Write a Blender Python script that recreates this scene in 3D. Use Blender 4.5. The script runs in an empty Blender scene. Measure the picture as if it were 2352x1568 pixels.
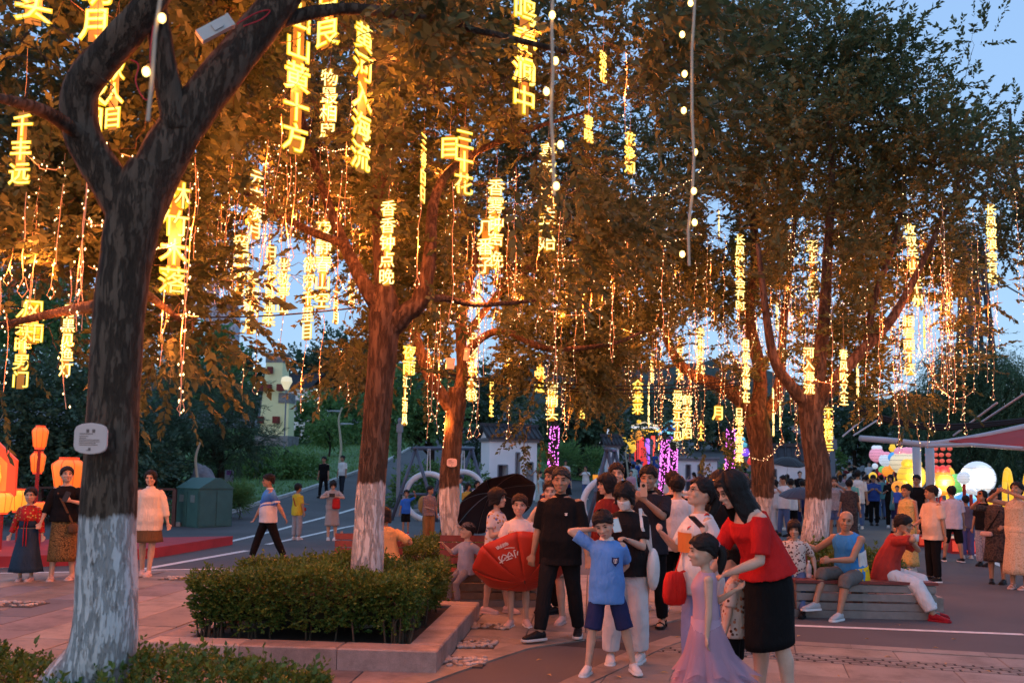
import bpy, math, random
import numpy as np
from mathutils import Vector, Matrix, Euler
R = math.radians
random.seed(7); RNG = np.random.default_rng(7)
SC = bpy.context.scene
COL = SC.collection
# ------------------------------------------------------------------ camera
FPX, CX, CY, CAMH = 2091.0, 1176.0, 902.0, 1.7       # photo measured at 2352 x 1568
TILT, ROLL = R(5.0), R(0.9)
_f = Vector((0, math.cos(TILT), math.sin(TILT))); _u0 = Vector((0, -math.sin(TILT), math.cos(TILT))); _r0 = Vector((1, 0, 0))
_r = _r0*math.cos(ROLL) + _u0*math.sin(ROLL); _u = _u0*math.cos(ROLL) - _r0*math.sin(ROLL)
camd = bpy.data.cameras.new('camera'); cam = bpy.data.objects.new('camera', camd); COL.objects.link(cam)
camd.sensor_width = 36; camd.lens = 36*FPX/2352; camd.shift_y = (CY-784)/2352; camd.clip_start = .05; camd.clip_end = 3000
camd.dof.use_dof = True; camd.dof.focus_distance = 10.5; camd.dof.aperture_fstop = 2.8
cam.matrix_world = Matrix(((_r.x, _u.x, -_f.x, 0), (_r.y, _u.y, -_f.y, 0), (_r.z, _u.z, -_f.z, CAMH), (0, 0, 0, 1)))
SC.camera = cam
# ------------------------------------------------------------------ sky and sun (dusk)
SUN_EL, SUN_ROT = R(4.0), R(200)
world = bpy.data.worlds.new('World'); SC.world = world; world.use_nodes = True
wn = world.node_tree.nodes; wl = world.node_tree.links
bg = wn['Background']
sky = wn.new('ShaderNodeTexSky'); sky.sky_type = 'NISHITA'; sky.sun_disc = False
sky.sun_elevation = SUN_EL; sky.sun_rotation = SUN_ROT; sky.air_density = 1.0; sky.dust_density = .6; sky.ozone_density = 2.0
# thin high dusk overcast evens the dome out: most of the light is a uniform blue, the rest the clear sky behind it
even = wn.new('ShaderNodeMix'); even.data_type = 'RGBA'; even.inputs[0].default_value = .82; even.inputs[7].default_value = (.68, 1.10, 1.84, 1)
wl.new(sky.outputs[0], even.inputs[6]); wl.new(even.outputs[2], bg.inputs[0]); bg.inputs[1].default_value = .13
sund = bpy.data.lights.new('sun', 'SUN'); sund.energy = .03; sund.angle = R(40); sund.color = (.9, .93, 1)
sun = bpy.data.objects.new('sun', sund); COL.objects.link(sun)
sun.rotation_euler = (Vector((math.sin(SUN_ROT)*math.cos(SUN_EL), math.cos(SUN_ROT)*math.cos(SUN_EL), math.sin(SUN_EL+.2)))).to_track_quat('Z', 'Y').to_euler()
SC.view_settings.view_transform = 'Standard'; SC.view_settings.look = 'None'; SC.view_settings.exposure = 2.0; SC.view_settings.gamma = 1
SC.render.engine = 'CYCLES'
cy = SC.cycles; cy.use_denoising = True; cy.max_bounces = 5; cy.diffuse_bounces = 2; cy.glossy_bounces = 2; cy.transmission_bounces = 3
cy.transparent_max_bounces = 8; cy.sample_clamp_indirect = 4; cy.use_light_tree = True; cy.caustics_reflective = False; cy.caustics_refractive = False
# ------------------------------------------------------------------ photo <-> world
CAMP = Vector((0, 0, CAMH))
def ray(x, y): return _f + _r*((x-CX)/FPX) + _u*((CY-y)/FPX)
def at(x, y, Y):
    d = ray(x, y); return CAMP + d*(Y/d.y)
def gnd(x, y, z=0.0):
    d = ray(x, y); return CAMP + d*((z-CAMH)/d.z)
def ppm(Y): return FPX/Y
# ------------------------------------------------------------------ objects
def put(o, parent=None):
    COL.objects.link(o)
    if parent is not None: o.parent = parent
    return o
def tag(o, label=None, cat=None, group=None, kind=None):
    if label: o['label'] = label
    if cat: o['category'] = cat
    if group: o['group'] = group
    if kind: o['kind'] = kind
    return o
def empty(name, loc=(0, 0, 0), rz=0.0, label=None, cat=None, group=None, parent=None):
    o = bpy.data.objects.new(name, None); o.location = loc; o.rotation_euler = (0, 0, rz); o.empty_display_size = .1
    put(o, parent); return tag(o, label, cat, group)
def copy_tree(o, parent=None):
    c = o.copy(); COL.objects.link(c)
    if parent is not None: c.parent = parent
    for ch in list(o.children): copy_tree(ch, c)
    return c
class MB:
    "collects faces, then becomes one mesh object"
    def __init__(s): s.v = []; s.f = []; s.n = 0
    def add(s, V, F):
        V = np.asarray(V, dtype=np.float64).reshape(-1, 3); s.v.append(V); k = s.n
        s.f += [tuple(i+k for i in f) for f in F]; s.n += len(V); return s
    def box(s, c, d, rz=0.0, taper=1.0, rx=0.0):
        x, y, z = d[0]/2, d[1]/2, d[2]/2
        V = np.array([(-x, -y, -z), (x, -y, -z), (x, y, -z), (-x, y, -z), (-x*taper, -y*taper, z), (x*taper, -y*taper, z), (x*taper, y*taper, z), (-x*taper, y*taper, z)])
        if rx: V = V @ np.array(Matrix.Rotation(rx, 3, 'X')).T
        if rz: V = V @ np.array(Matrix.Rotation(rz, 3, 'Z')).T
        return s.add(V+np.array(c), [(0, 3, 2, 1), (4, 5, 6, 7), (0, 1, 5, 4), (1, 2, 6, 5), (2, 3, 7, 6), (3, 0, 4, 7)])
    def obox(s, c, ax, ay, az):
        "box with half axes given as vectors"
        c, ax, ay, az = (np.array(q, float) for q in (c, ax, ay, az))
        V = [c+i*ax+j*ay+k*az for k in (-1, 1) for i, j in ((-1, -1), (1, -1), (1, 1), (-1, 1))]
        return s.add(V, [(0, 3, 2, 1), (4, 5, 6, 7), (0, 1, 5, 4), (1, 2, 6, 5), (2, 3, 7, 6), (3, 0, 4, 7)])
    def bar(s, a, b, w, h=None, up=(0, 0, 1)):
        a, b = Vector(a), Vector(b); d = (b-a); L = d.length; d.normalize(); h = w if h is None else h
        up = Vector(up)
        if abs(d.dot(up)) > .98: up = Vector((1, 0, 0))
        sd = d.cross(up).normalized(); u2 = sd.cross(d)
        return s.obox((a+b)/2, d*L/2, sd*w/2, u2*h/2)
    def loft(s, rings, cap=True, closed=False):
        m = len(rings[0]); V = np.concatenate([np.asarray(r, float) for r in rings]); n = len(rings); F = []
        for i in range(n-1+(1 if closed else 0)):
            a, b = i*m, ((i+1) % n)*m
            for j in range(m):
                k = (j+1) % m; F.append((a+j, a+k, b+k, b+j))
        if cap and not closed: F.append(tuple(range(m-1, -1, -1))); F.append(tuple(range((n-1)*m, n*m)))
        return s.add(V, F)
    def tube(s, pts, rad, seg=8, cap=True, closed=False):
        pts = [Vector(p) for p in pts]; n = len(pts)
        rad = rad if hasattr(rad, '__len__') else [rad]*n
        rings = []; prev = None
        for i, p in enumerate(pts):
            if closed: t = pts[(i+1) % n]-pts[i-1]
            else: t = pts[min(i+1, n-1)]-pts[max(i-1, 0)]
            t.normalize()
            if prev is None:
                ref = Vector((0, 0, 1)) if abs(t.z) < .9 else Vector((1, 0, 0)); sd = t.cross(ref).normalized()
            else:
                sd = prev-t*prev.dot(t); sd.normalize()
            prev = sd; u = sd.cross(t)
            rr = rad[i] if hasattr(rad[i], '__len__') else (rad[i], rad[i])
            rings.append([p+sd*(math.cos(2*math.pi*k/seg)*rr[0])+u*(math.sin(2*math.pi*k/seg)*rr[1]) for k in range(seg)])
        return s.loft(rings, cap, closed)
    def lathe(s, prof, c=(0, 0, 0), seg=16, cap=True, sx=1, sy=1):
        rings = [[(c[0]+r*math.cos(2*math.pi*k/seg)*sx, c[1]+r*math.sin(2*math.pi*k/seg)*sy, c[2]+z) for k in range(seg)] for r, z in prof]
        return s.loft(rings, cap)
    def ell(s, c, r, seg=12, rg=8, M=None):
        V = []; 
        for i in range(1, rg):
            a = math.pi*i/rg
            V += [(r[0]*math.sin(a)*math.cos(2*math.pi*k/seg), r[1]*math.sin(a)*math.sin(2*math.pi*k/seg), -r[2]*math.cos(a)) for k in range(seg)]
        V += [(0, 0, -r[2]), (0, 0, r[2])]; F = []
        for i in range(rg-2):
            for k in range(seg): F.append((i*seg+k, i*seg+(k+1) % seg, (i+1)*seg+(k+1) % seg, (i+1)*seg+k))
        b, t = len(V)-2, len(V)-1
        for k in range(seg): F.append((b, (k+1) % seg, k)); F.append((t, (rg-2)*seg+k, (rg-2)*seg+(k+1) % seg))
        V = np.array(V)
        if M is not None: V = V @ np.array(M).T
        return s.add(V+np.array(c), F)
    def mesh(s, name, smooth=False):
        me = bpy.data.meshes.new(name); V = np.concatenate(s.v) if s.v else np.zeros((0, 3))
        me.from_pydata(V.tolist(), [], s.f)
        if smooth: me.polygons.foreach_set('use_smooth', [True]*len(me.polygons))
        me.update(); return me
    def build(s, name, mat, parent=None, smooth=False, loc=None, rz=None):
        me = s.mesh(name, smooth)
        if mat is not None: me.materials.append(mat)
        o = bpy.data.objects.new(name, me); put(o, parent)
        if loc is not None: o.location = loc
        if rz is not None: o.rotation_euler = (0, 0, rz)
        return o
def obj(name, me, parent=None, loc=None):
    o = bpy.data.objects.new(name, me); put(o, parent)
    if loc is not None: o.location = loc
    return o
def fastmesh(name, V, F, mat=None, smooth=False):
    "numpy arrays: V (n,3), F (m,k) with constant k"
    V = np.ascontiguousarray(V, dtype=np.float32); F = np.ascontiguousarray(F, dtype=np.int32)
    me = bpy.data.meshes.new(name); me.vertices.add(len(V)); me.vertices.foreach_set('co', V.ravel())
    k = F.shape[1]; me.loops.add(F.size); me.loops.foreach_set('vertex_index', F.ravel())
    me.polygons.add(len(F)); me.polygons.foreach_set('loop_start', np.arange(0, F.size, k, dtype=np.int32))
    try: me.polygons.foreach_set('loop_total', np.full(len(F), k, dtype=np.int32))
    except Exception: pass
    if smooth: me.polygons.foreach_set('use_smooth', np.ones(len(F), dtype=bool))
    if mat is not None: me.materials.append(mat)
    me.update(calc_edges=True); me.validate(); return me
# ------------------------------------------------------------------ materials
MATS = {}
def new_mat(name):
    m = bpy.data.materials.new(name); m.use_nodes = True
    return m, m.node_tree.nodes, m.node_tree.links, m.node_tree.nodes['Principled BSDF']
def tc(nd, lk, scale, obj_space=True):
    t = nd.new('ShaderNodeTexCoord'); mp = nd.new('ShaderNodeMapping')
    mp.inputs['Scale'].default_value = scale if hasattr(scale, '__len__') else (scale,)*3
    lk.new(t.outputs['Object'], mp.inputs['Vector']); return mp.outputs['Vector']
def ramp(nd, lk, fac, stops, interp='LINEAR'):
    r = nd.new('ShaderNodeValToRGB'); e = r.color_ramp.elements; r.color_ramp.interpolation = interp
    while len(e) > 1: e.remove(e[-1])
    e[0].position = stops[0][0]; e[0].color = (*stops[0][1], 1)
    for p, c in stops[1:]:
        q = e.new(p); q.color = (*c, 1)
    lk.new(fac, r.inputs[0]); return r.outputs[0]
def noise(nd, lk, vec, scale=5, detail=4, rough=.55, out='Fac'):
    n = nd.new('ShaderNodeTexNoise'); n.inputs['Scale'].default_value = scale; n.inputs['Detail'].default_value = detail; n.inputs['Roughness'].default_value = rough
    if vec is not None: lk.new(vec, n.inputs['Vector'])
    return n.outputs[out]
def bump(nd, lk, bs, h, strength=.3, dist=.01):
    b = nd.new('ShaderNodeBump'); b.inputs['Strength'].default_value = strength; b.inputs['Distance'].default_value = dist
    lk.new(h, b.inputs['Height']); lk.new(b.outputs[0], bs.inputs['Normal'])
def mul(c, k): return tuple(min(1, x*k) for x in c)
def M(name, col, rough=.75, var=.18, vs=6.0, bs=0.0, bscale=40.0, metal=0.0, spec=.35, bdist=.004, det=4):
    if name in MATS: return MATS[name]
    m, nd, lk, b = new_mat(name); b.inputs['Roughness'].default_value = rough; b.inputs['Metallic'].default_value = metal
    b.inputs['Specular IOR Level'].default_value = spec
    if var:
        v = tc(nd, lk, vs); lk.new(ramp(nd, lk, noise(nd, lk, v, 1.0, det, .62), [(.28, mul(col, 1-var)), (.72, mul(col, 1+var))]), b.inputs['Base Color'])
    else: b.inputs['Base Color'].default_value = (*col, 1)
    if bs:
        v = tc(nd, lk, bscale); bump(nd, lk, b, noise(nd, lk, v, 1.0, 5, .6), bs, bdist)
    MATS[name] = m; return m
def EM(name, col, strength, base=None, sample=False, trans=0.0):
    if name in MATS: return MATS[name]
    m, nd, lk, b = new_mat(name); b.inputs['Base Color'].default_value = (*(base or col), 1); b.inputs['Emission Color'].default_value = (*col, 1)
    b.inputs['Emission Strength'].default_value = strength; b.inputs['Roughness'].default_value = .5
    if trans: b.inputs['Alpha'].default_value = 1-trans
    if not sample: m.cycles.emission_sampling = 'NONE'
    MATS[name] = m; return m
def point(parent, loc, energy, col=(1, .5, .13), r=.03):
    l = bpy.data.lights.new('glow', 'POINT'); l.energy = energy; l.color = col; l.shadow_soft_size = r
    o = bpy.data.objects.new('glow', l); o.location = loc; put(o, parent); return o
# ------------------------------------------------------------------ terrain
def sstep(t): t = np.clip(t, 0, 1); return t*t*(3-2*t)
def hz(X, Y):
    X = np.asarray(X, float); Y = np.asarray(Y, float)
    s = np.maximum(0, Y-28); a = np.where(s < 45, .0016*s*s, 3.24+(s-45)*.09)
    t = np.maximum(0, Y-22); b = np.where(t < 20, .0022*t*t, .88+(t-20)*.083)
    w = sstep((-3-X)/5); z = a*(1-w)+b*w
    return np.minimum(z, 13)
def H0(X, Y): return float(hz(X, Y))
def tgnd(x, y):
    d = ray(x, y); lo, hi = 1.0, 1.0
    for i in range(900):
        hi = 2+i*.35; p = CAMP+d*(hi/d.y)
        if p.z < H0(p.x, p.y): break
        lo = hi
    for _ in range(25):
        m = (lo+hi)/2; p = CAMP+d*(m/d.y)
        if p.z < H0(p.x, p.y): hi = m
        else: lo = m
    return CAMP+d*(hi/d.y)
def asphalt_mat(name, col):
    m, nd, lk, b = new_mat(name); v = tc(nd, lk, 1)
    big = noise(nd, lk, v, .35, 5, .6); fine = noise(nd, lk, v, 160, 3, .7)
    mx = nd.new('ShaderNodeMix'); mx.data_type = 'RGBA'; mx.blend_type = 'OVERLAY'; mx.inputs[0].default_value = .55
    lk.new(ramp(nd, lk, big, [(.3, mul(col, .78)), (.7, mul(col, 1.2))]), mx.inputs[6]); lk.new(ramp(nd, lk, fine, [(.35, (.25,)*3), (.65, (.75,)*3)]), mx.inputs[7])
    lk.new(mx.outputs[2], b.inputs['Base Color']); b.inputs['Roughness'].default_value = .8; b.inputs['Specular IOR Level'].default_value = .25
    bump(nd, lk, b, fine, .5, .004); return m
A_MAT = asphalt_mat('asphalt', (.088, .088, .092))
xs = np.unique(np.concatenate([np.linspace(-220, -40, 25), np.linspace(-40, 40, 81), np.linspace(40, 220, 25)]))
ys = np.unique(np.concatenate([np.linspace(-15, 24, 14), np.linspace(24, 110, 87), np.linspace(110, 420, 40)]))
GX, GY = np.meshgrid(xs, ys); nx, ny = len(xs), len(ys)
V = np.stack([GX, GY, hz(GX, GY)], -1).reshape(-1, 3)
I = np.arange(nx*ny).reshape(ny, nx)
F = np.stack([I[:-1, :-1], I[:-1, 1:], I[1:, 1:], I[1:, :-1]], -1).reshape(-1, 4)
tag(obj('ground', fastmesh('ground', V, F, A_MAT, True)), kind='structure')
# ------------------------------------------------------------------ paving
GA = R(-5.0); EU = Vector((math.sin(-GA), math.cos(GA), 0)); EV = Vector((math.cos(GA), -math.sin(-GA), 0))
def stone_mat(name, c1, c2, rough=.6, sc=1.0):
    m, nd, lk, b = new_mat(name); v = tc(nd, lk, sc)
    oi = nd.new('ShaderNodeObjectInfo'); va = nd.new('ShaderNodeVectorMath'); va.operation = 'ADD'
    cmb = nd.new('ShaderNodeCombineXYZ'); mm = nd.new('ShaderNodeMath'); mm.operation = 'MULTIPLY'; mm.inputs[1].default_value = 37
    lk.new(oi.outputs['Random'], mm.inputs[0]); lk.new(mm.outputs[0], cmb.inputs[0]); lk.new(v, va.inputs[0]); lk.new(cmb.outputs[0], va.inputs[1])
    base = ramp(nd, lk, noise(nd, lk, va.outputs[0], 1.3, 5, .65), [(.25, c1), (.75, c2)])
    sp = ramp(nd, lk, noise(nd, lk, va.outputs[0], 210, 2, .5), [(.42, (.42,)*3), (.6, (.62,)*3)])
    mx = nd.new('ShaderNodeMix'); mx.data_type = 'RGBA'; mx.blend_type = 'OVERLAY'; mx.inputs[0].default_value = .6
    lk.new(base, mx.inputs[6]); lk.new(sp, mx.inputs[7])
    hv = nd.new('ShaderNodeHueSaturation'); mr = nd.new('ShaderNodeMapRange'); mr.inputs[3].default_value = .76; mr.inputs[4].default_value = 1.18
    lk.new(oi.outputs['Random'], mr.inputs[0]); lk.new(mr.outputs[0], hv.inputs['Value']); lk.new(mx.outputs[2], hv.inputs['Color'])
    gp = nd.new('ShaderNodeNewGeometry'); st = nd.new('ShaderNodeMix'); st.data_type = 'RGBA'; st.blend_type = 'MULTIPLY'; st.inputs[0].default_value = 1; lk.new(hv.outputs[0], st.inputs[6]); lk.new(ramp(nd, lk, noise(nd, lk, gp.outputs['Position'], 1.9, 6, .72), [(.34, (.58,)*3), (.52, (1,)*3), (.7, (1.08,)*3)]), st.inputs[7]); lk.new(st.outputs[2], b.inputs['Base Color']); b.inputs['Roughness'].default_value = rough; b.inputs['Specular IOR Level'].default_value = .3
    bump(nd, lk, b, noise(nd, lk, va.outputs[0], 60, 4, .6), .25, .004); return m
BEIGE = stone_mat('beige granite', (.20, .178, .15), (.275, .245, .21)); PURP = stone_mat('mauve granite', (.125, .125, .135), (.175, .172, .185))
DARKG = stone_mat('dark granite', (.19, .165, .16), (.26, .225, .215)); PINK = stone_mat('pink granite', (.19, .17, .15), (.255, .23, .205))
PEB = stone_mat('pebble stone', (.26, .24, .22), (.5, .46, .42), .5, 6.0)
U_EDGE = [(-2.6, 4.2), (-1.4, 6.0), (-.52, 7.73), (.17, 8.98), (.87, 9.57), (2.13, 11.05), (2.9, 12.4), (3.2, 15.2)]
L_EDGE = [(-.9, 4.2), (-.3, 6.0), (.43, 7.59), (.65, 7.96), (1.25, 9.11), (1.75, 9.85), (2.15, 9.85), (2.87, 9.62), (5.03, 9.05), (9.5, 7.9)]
ZONE_A = [(-12, 4.2)]+U_EDGE+[(-1.0, 15.9), (-4.75, 15.5), (-7.9, 14.4), (-12, 13.2)]
ZONE_C = L_EDGE+[(9.5, 3.0), (-.9, 3.0)]
def clip(poly, rect):
    out = list(poly)
    for i in range(len(rect)):
        a, b = rect[i], rect[(i+1) % len(rect)]; inp = out; out = []
        ins = lambda p: (b[0]-a[0])*(p[1]-a[1])-(b[1]-a[1])*(p[0]-a[0]) >= -1e-9
        for k in range(len(inp)):
            p, q = inp[k-1], inp[k]
            if ins(q) != ins(p):
                d = (b[0]-a[0])*(q[1]-p[1])-(b[1]-a[1])*(q[0]-p[0]); t = ((b[0]-a[0])*(a[1]-p[1])-(b[1]-a[1])*(a[0]-p[0]))/d
                out.append((p[0]+(q[0]-p[0])*t, p[1]+(q[1]-p[1])*t))
            if ins(q): out.append(q)
    r = []
    for p in out:
        if not r or (abs(p[0]-r[-1][0])+abs(p[1]-r[-1][1])) > .004: r.append(p)
    return r
def area(p): return abs(sum(p[i-1][0]*p[i][1]-p[i][0]*p[i-1][1] for i in range(len(p))))/2
PLANTERS = {}      # name -> (near-right corner, width, depth)
def in_planter(c):
    for nr, w, d in PLANTERS.values():
        q = Vector((c[0]-nr[0], c[1]-nr[1], 0)); u, v = q.dot(EU), -q.dot(EV)
        if .12 < u < d-.12 and .12 < v < w-.12: return True
    return False
SLABM = {}
def slab(parent, rect, zone, mat, name='paving_slab', th=.05):
    p = clip(zone, rect)
    if len(p) < 3 or area(p) < .004: return
    c = (sum(q[0] for q in p)/len(p), sum(q[1] for q in p)/len(p)); z = .008+random.uniform(-.0025, .0025)
    if in_planter(c): return
    full = abs(area(p)-area(rect)) < 1e-4
    if full:
        key = (round(math.dist(rect[0], rect[1]), 3), round(math.dist(rect[1], rect[2]), 3), round(math.atan2(rect[1][1]-rect[0][1], rect[1][0]-rect[0][0]), 3), mat.name)
        if key in SLABM: obj(name, SLABM[key], parent, (c[0], c[1], z)); return
    if sum(p[i-1][0]*p[i][1]-p[i][0]*p[i-1][1] for i in range(len(p))) < 0: p = p[::-1]
    n = len(p); P = [(q[0]-c[0], q[1]-c[1]) for q in p]
    ins = .006
    b = MB(); Vv = [(x, y, -th) for x, y in P]+[(x, y, -ins) for x, y in P]+[(x*(1-ins/max(.05, math.hypot(x, y))), y*(1-ins/max(.05, math.hypot(x, y))), 0) for x, y in P]
    Fc = [tuple(range(2*n, 3*n))]+[(k*n+i, k*n+(i+1) % n, (k+1)*n+(i+1) % n, (k+1)*n+i) for k in (0, 1) for i in range(n)]
    b.add(Vv, Fc); o = b.build(name, mat, parent, loc=(c[0], c[1], z))
    if full: SLABM[key] = o.data
def rect_at(o, eu, ev, u, v, lu, lv, gap=.006):
    a = o+eu*(u+gap)+ev*(v+gap); b = o+eu*(u+gap)+ev*(v+lv-gap); c = o+eu*(u+lu-gap)+ev*(v+lv-gap); d = o+eu*(u+lu-gap)+ev*(v+gap)
    return [(q.x, q.y) for q in (a, b, c, d)]
PLANTERS['two'] = (Vector((-.60, 7.84, 0)), 2.58, 3.0)
PLANTERS['one'] = (Vector((-1.16, 3.6, 0)), 2.75, 2.3)
PLANTERS['three'] = (Vector((.42, 12.35, 0)), 2.2, 2.5)
PLANTERS['right'] = (Vector((5.6, 11.9, 0)), 2.3, 2.4)
pav = tag(empty('plaza_paving'), kind='structure')
O0 = Vector((-.60, 7.84, 0))
random.seed(3)
seq = [BEIGE, PURP, BEIGE, PURP, PURP, BEIGE, DARKG]
for i in range(-24, 8):
    stripe = seq[(i*3+100) % 7]; lv = .62
    off = random.uniform(0, 1.3)
    for j in range(-5, 8):
        u0 = j*1.32+off; v0 = i*lv
        # band right beside the planters and the asphalt is plain beige, as in the photograph
        c = O0+EU*(u0+.66)+EV*(v0+.31)
        m = stripe
        if c.x > -.7 and c.y > 8: m = BEIGE
        if c.x > -.6 and c.y > 10.2: m = PINK if (i+j) % 3 else BEIGE
        if c.y > 13.4 and c.x < -2: m = BEIGE
        slab(pav, rect_at(O0, EU, EV, u0, v0, 1.32, lv, .0075), ZONE_A, m)
# curved granite edging along the asphalt path
def edging(parent, pts, w, mat, side, step=.62):
    L = [Vector((p[0], p[1], 0)) for p in pts]; cum = [0]
    for a, b in zip(L, L[1:]): cum.append(cum[-1]+(b-a).length)
    def P(s):
        for k in range(len(L)-1):
            if s <= cum[k+1] or k == len(L)-2:
                t = (s-cum[k])/(cum[k+1]-cum[k]); d = (L[k+1]-L[k]).normalized(); return L[k]+(L[k+1]-L[k])*t, Vector((-d.y, d.x, 0))
    s = 0
    while s < cum[-1]-.1:
        e = min(s+step, cum[-1]); (a, na), (b_, nb) = P(s+.003), P(e-.003)
        q = [a, b_, b_+nb*w*side, a+na*w*side]; q = [(p.x, p.y) for p in q]
        c = (sum(p[0] for p in q)/4, sum(p[1] for p in q)/4)
        b = MB(); b.add([(p[0]-c[0], p[1]-c[1], -.05) for p in q]+[(p[0]-c[0], p[1]-c[1], 0) for p in q], [(4, 5, 6, 7), (0, 1, 5, 4), (1, 2, 6, 5), (2, 3, 7, 6), (3, 0, 4, 7)])
        b.build('edging_stone', mat, parent, loc=(c[0], c[1], .0145)); s = e
edging(pav, U_EDGE, .24, BEIGE, 1); edging(pav, L_EDGE, .22, PINK, -1)
# lower right: pink granite with a band of small pavers in wide dark joints
EB = Vector((.965, -.262, 0)); EP = Vector((.262, .965, 0)); O1 = Vector((2.73, 8.79, 0))
BAND0, BANDW = -.17, .36
pav2 = tag(empty('walkway_paving'), kind='structure')
for r, (p0, w) in enumerate([(.19, .62), (-.17-.62, .62), (-.17-1.24, .62), (-.17-1.86, .62), (-.17-2.48, .62)]):
    for k in range(-5, 8):
        slab(pav2, [(q.x, q.y) for q in (O1+EB*(k*.93+r*.4+.003)+EP*(p0+.003), O1+EB*((k+1)*.93+r*.4-.003)+EP*(p0+.003), O1+EB*((k+1)*.93+r*.4-.003)+EP*(p0+w-.003), O1+EB*(k*.93+r*.4+.003)+EP*(p0+w-.003))], ZONE_C, PINK if (k+r) % 3 else BEIGE)
JB = M('joint bed', (.035, .03, .03), .9, .2, 8)
b = MB(); c_ = O1+EB*2.3+EP*(BAND0+.18); b.obox((c_.x, c_.y, -.0225), EB*4.6, EP*.185, (0, 0, .025)); b.build('joint_bed', JB, pav2)
for k in range(-14, 44):
    for r in range(4):
        a, b2 = k*.155-r*.05, .09
        slab(pav2, [(q.x, q.y) for q in (O1+EB*(a+.014)+EP*(BAND0+r*b2+.017), O1+EB*(a+.146)+EP*(BAND0+r*b2+.017), O1+EB*(a+.146)+EP*(BAND0+(r+1)*b2-.017), O1+EB*(a+.009)+EP*(BAND0+(r+1)*b2-.017))], ZONE_C, PINK if (k*7+r*3) % 5 else BEIGE, 'paver')
# painted lines
PAINT = M('road paint', (.62, .62, .60), .7, .22, 9)
def stripe(a, b, w=.12, name='road_marking', z=.005):
    a, b = Vector((a[0], a[1], 0)), Vector((b[0], b[1], 0)); d = (b-a).normalized(); n = Vector((-d.y, d.x, 0))*w/2
    q = []
    for t in np.linspace(0, 1, 9):
        p = a+(b-a)*t
        for s in (-1, 1):
            r = p+n*s; q.append((r.x, r.y, H0(r.x, r.y)+z))
    m = MB(); m.add(q, [(2*i, 2*i+1, 2*i+3, 2*i+2) for i in range(8)]); return tag(m.build(name, PAINT), kind='structure')
def pstripe(x1, y1, x2, y2, w=.13):
    a, b = tgnd(x1, y1), tgnd(x2, y2); stripe((a.x, a.y), (b.x, b.y), w)
for l in [(1640, 1429, 2352, 1457, .12), (327, 1307, 568, 1264, .17), (330, 1309, 530, 1306, .13), (515, 1246, 700, 1199, .16), (700, 1199, 840, 1160, .16), (613, 1250, 790, 1211, .15), (790, 1211, 900, 1190, .15), (0, 1316, 170, 1313, .13), (0, 1304, 40, 1301, .12)]: pstripe(*l)
cl = [(2030, 1150), (2060, 1178), (2110, 1210), (2190, 1250), (2290, 1295), (2352, 1318)]
for (x1, y1), (x2, y2) in zip(cl, cl[1:]): pstripe(x1, y1, x2, y2, .16)
# pebble insets let into the paving
def pebbles(cx, cy, w, d, n):
    e = tag(empty('pebble_inset', (cx, cy, 0), -GA*0), None); e['kind'] = 'structure'
    b = MB(); b.box((0, 0, .006), (w, d, .016), -R(5)); b.build('mortar_bed', M('dark mortar', (.06, .055, .05), .9, .2, 8), e)
    random.seed(int(cx*100+cy*10))
    for _ in range(n):
        x, y = random.uniform(-w/2, w/2), random.uniform(-d/2, d/2); r = random.uniform(.022, .034)
        o = obj('pebble', PEBM, e, (x, y, .019)); o.scale = (r*random.uniform(.9, 1.6), r, r*.6); o.rotation_euler = (0, 0, random.uniform(0, 3))
b = MB(); b.ell((0, 0, 0), (1, 1, 1), 7, 5); PEBM = b.mesh('pebble', True); PEBM.materials.append(PEB)
for (x, y, w, d) in [(1060, 1521, .42, .42), (1090, 1481, .42, .4), (1128, 1440, .42, .36), (30, 1389, .7, .4), (430, 1330, .75, .4)]:
    p = gnd(x, y); pebbles(p.x, p.y, w, d, 42)
# manhole-like drain next to the planters is part of the paving; fallen leaves and twigs on the ground
LEAFLIT = M('fallen leaf', (.42, .27, .10), .7, .3, 30)
for k in range(26):
    x, y = random.uniform(1000, 2330), random.uniform(1430, 1560); p = gnd(x, y)
    b = MB(); L = random.uniform(.025, .045); b.add([(-L, 0, .004), (0, -L*.4, .012), (L, 0, .006), (0, L*.4, .014)], [(0, 1, 2, 3)])
    o = b.build('fallen_leaf', LEAFLIT, loc=(p.x, p.y, .014), rz=random.uniform(0, 6)); tag(o, 'small dry leaf lying on the pavement', 'leaf', 'dry leaves scattered on the pavement')
# ------------------------------------------------------------------ lawns
def leaf_mat(name, c1, c2, trans=.35, rough=.55, sc=1.2):
    m, nd, lk, b = new_mat(name); v = tc(nd, lk, sc); g = nd.new('ShaderNodeNewGeometry')
    n = noise(nd, lk, v, 1.0, 4, .6); ad = nd.new('ShaderNodeMath'); ad.operation = 'MULTIPLY_ADD'; ad.inputs[1].default_value = .45; ad.inputs[2].default_value = -.2
    lk.new(g.outputs['Random Per Island'], ad.inputs[0]); a2 = nd.new('ShaderNodeMath'); lk.new(n, a2.inputs[0]); lk.new(ad.outputs[0], a2.inputs[1])
    c = ramp(nd, lk, a2.outputs[0], [(.25, c1), (.75, c2)]); lk.new(c, b.inputs['Base Color']); b.inputs['Roughness'].default_value = rough; b.inputs['Specular IOR Level'].default_value = .3
    t = nd.new('ShaderNodeBsdfTranslucent'); lk.new(c, t.inputs['Color']); mx = nd.new('ShaderNodeMixShader'); mx.inputs[0].default_value = trans
    out = nd['Material Output']; lk.new(b.outputs[0], mx.inputs[1]); lk.new(t.outputs[0], mx.inputs[2]); lk.new(mx.outputs[0], out.inputs[0]); MATS[name] = m; return m
GRASS = M('grass ground', (.085, .17, .06), .9, .45, 1.6, .6, 30)
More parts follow.
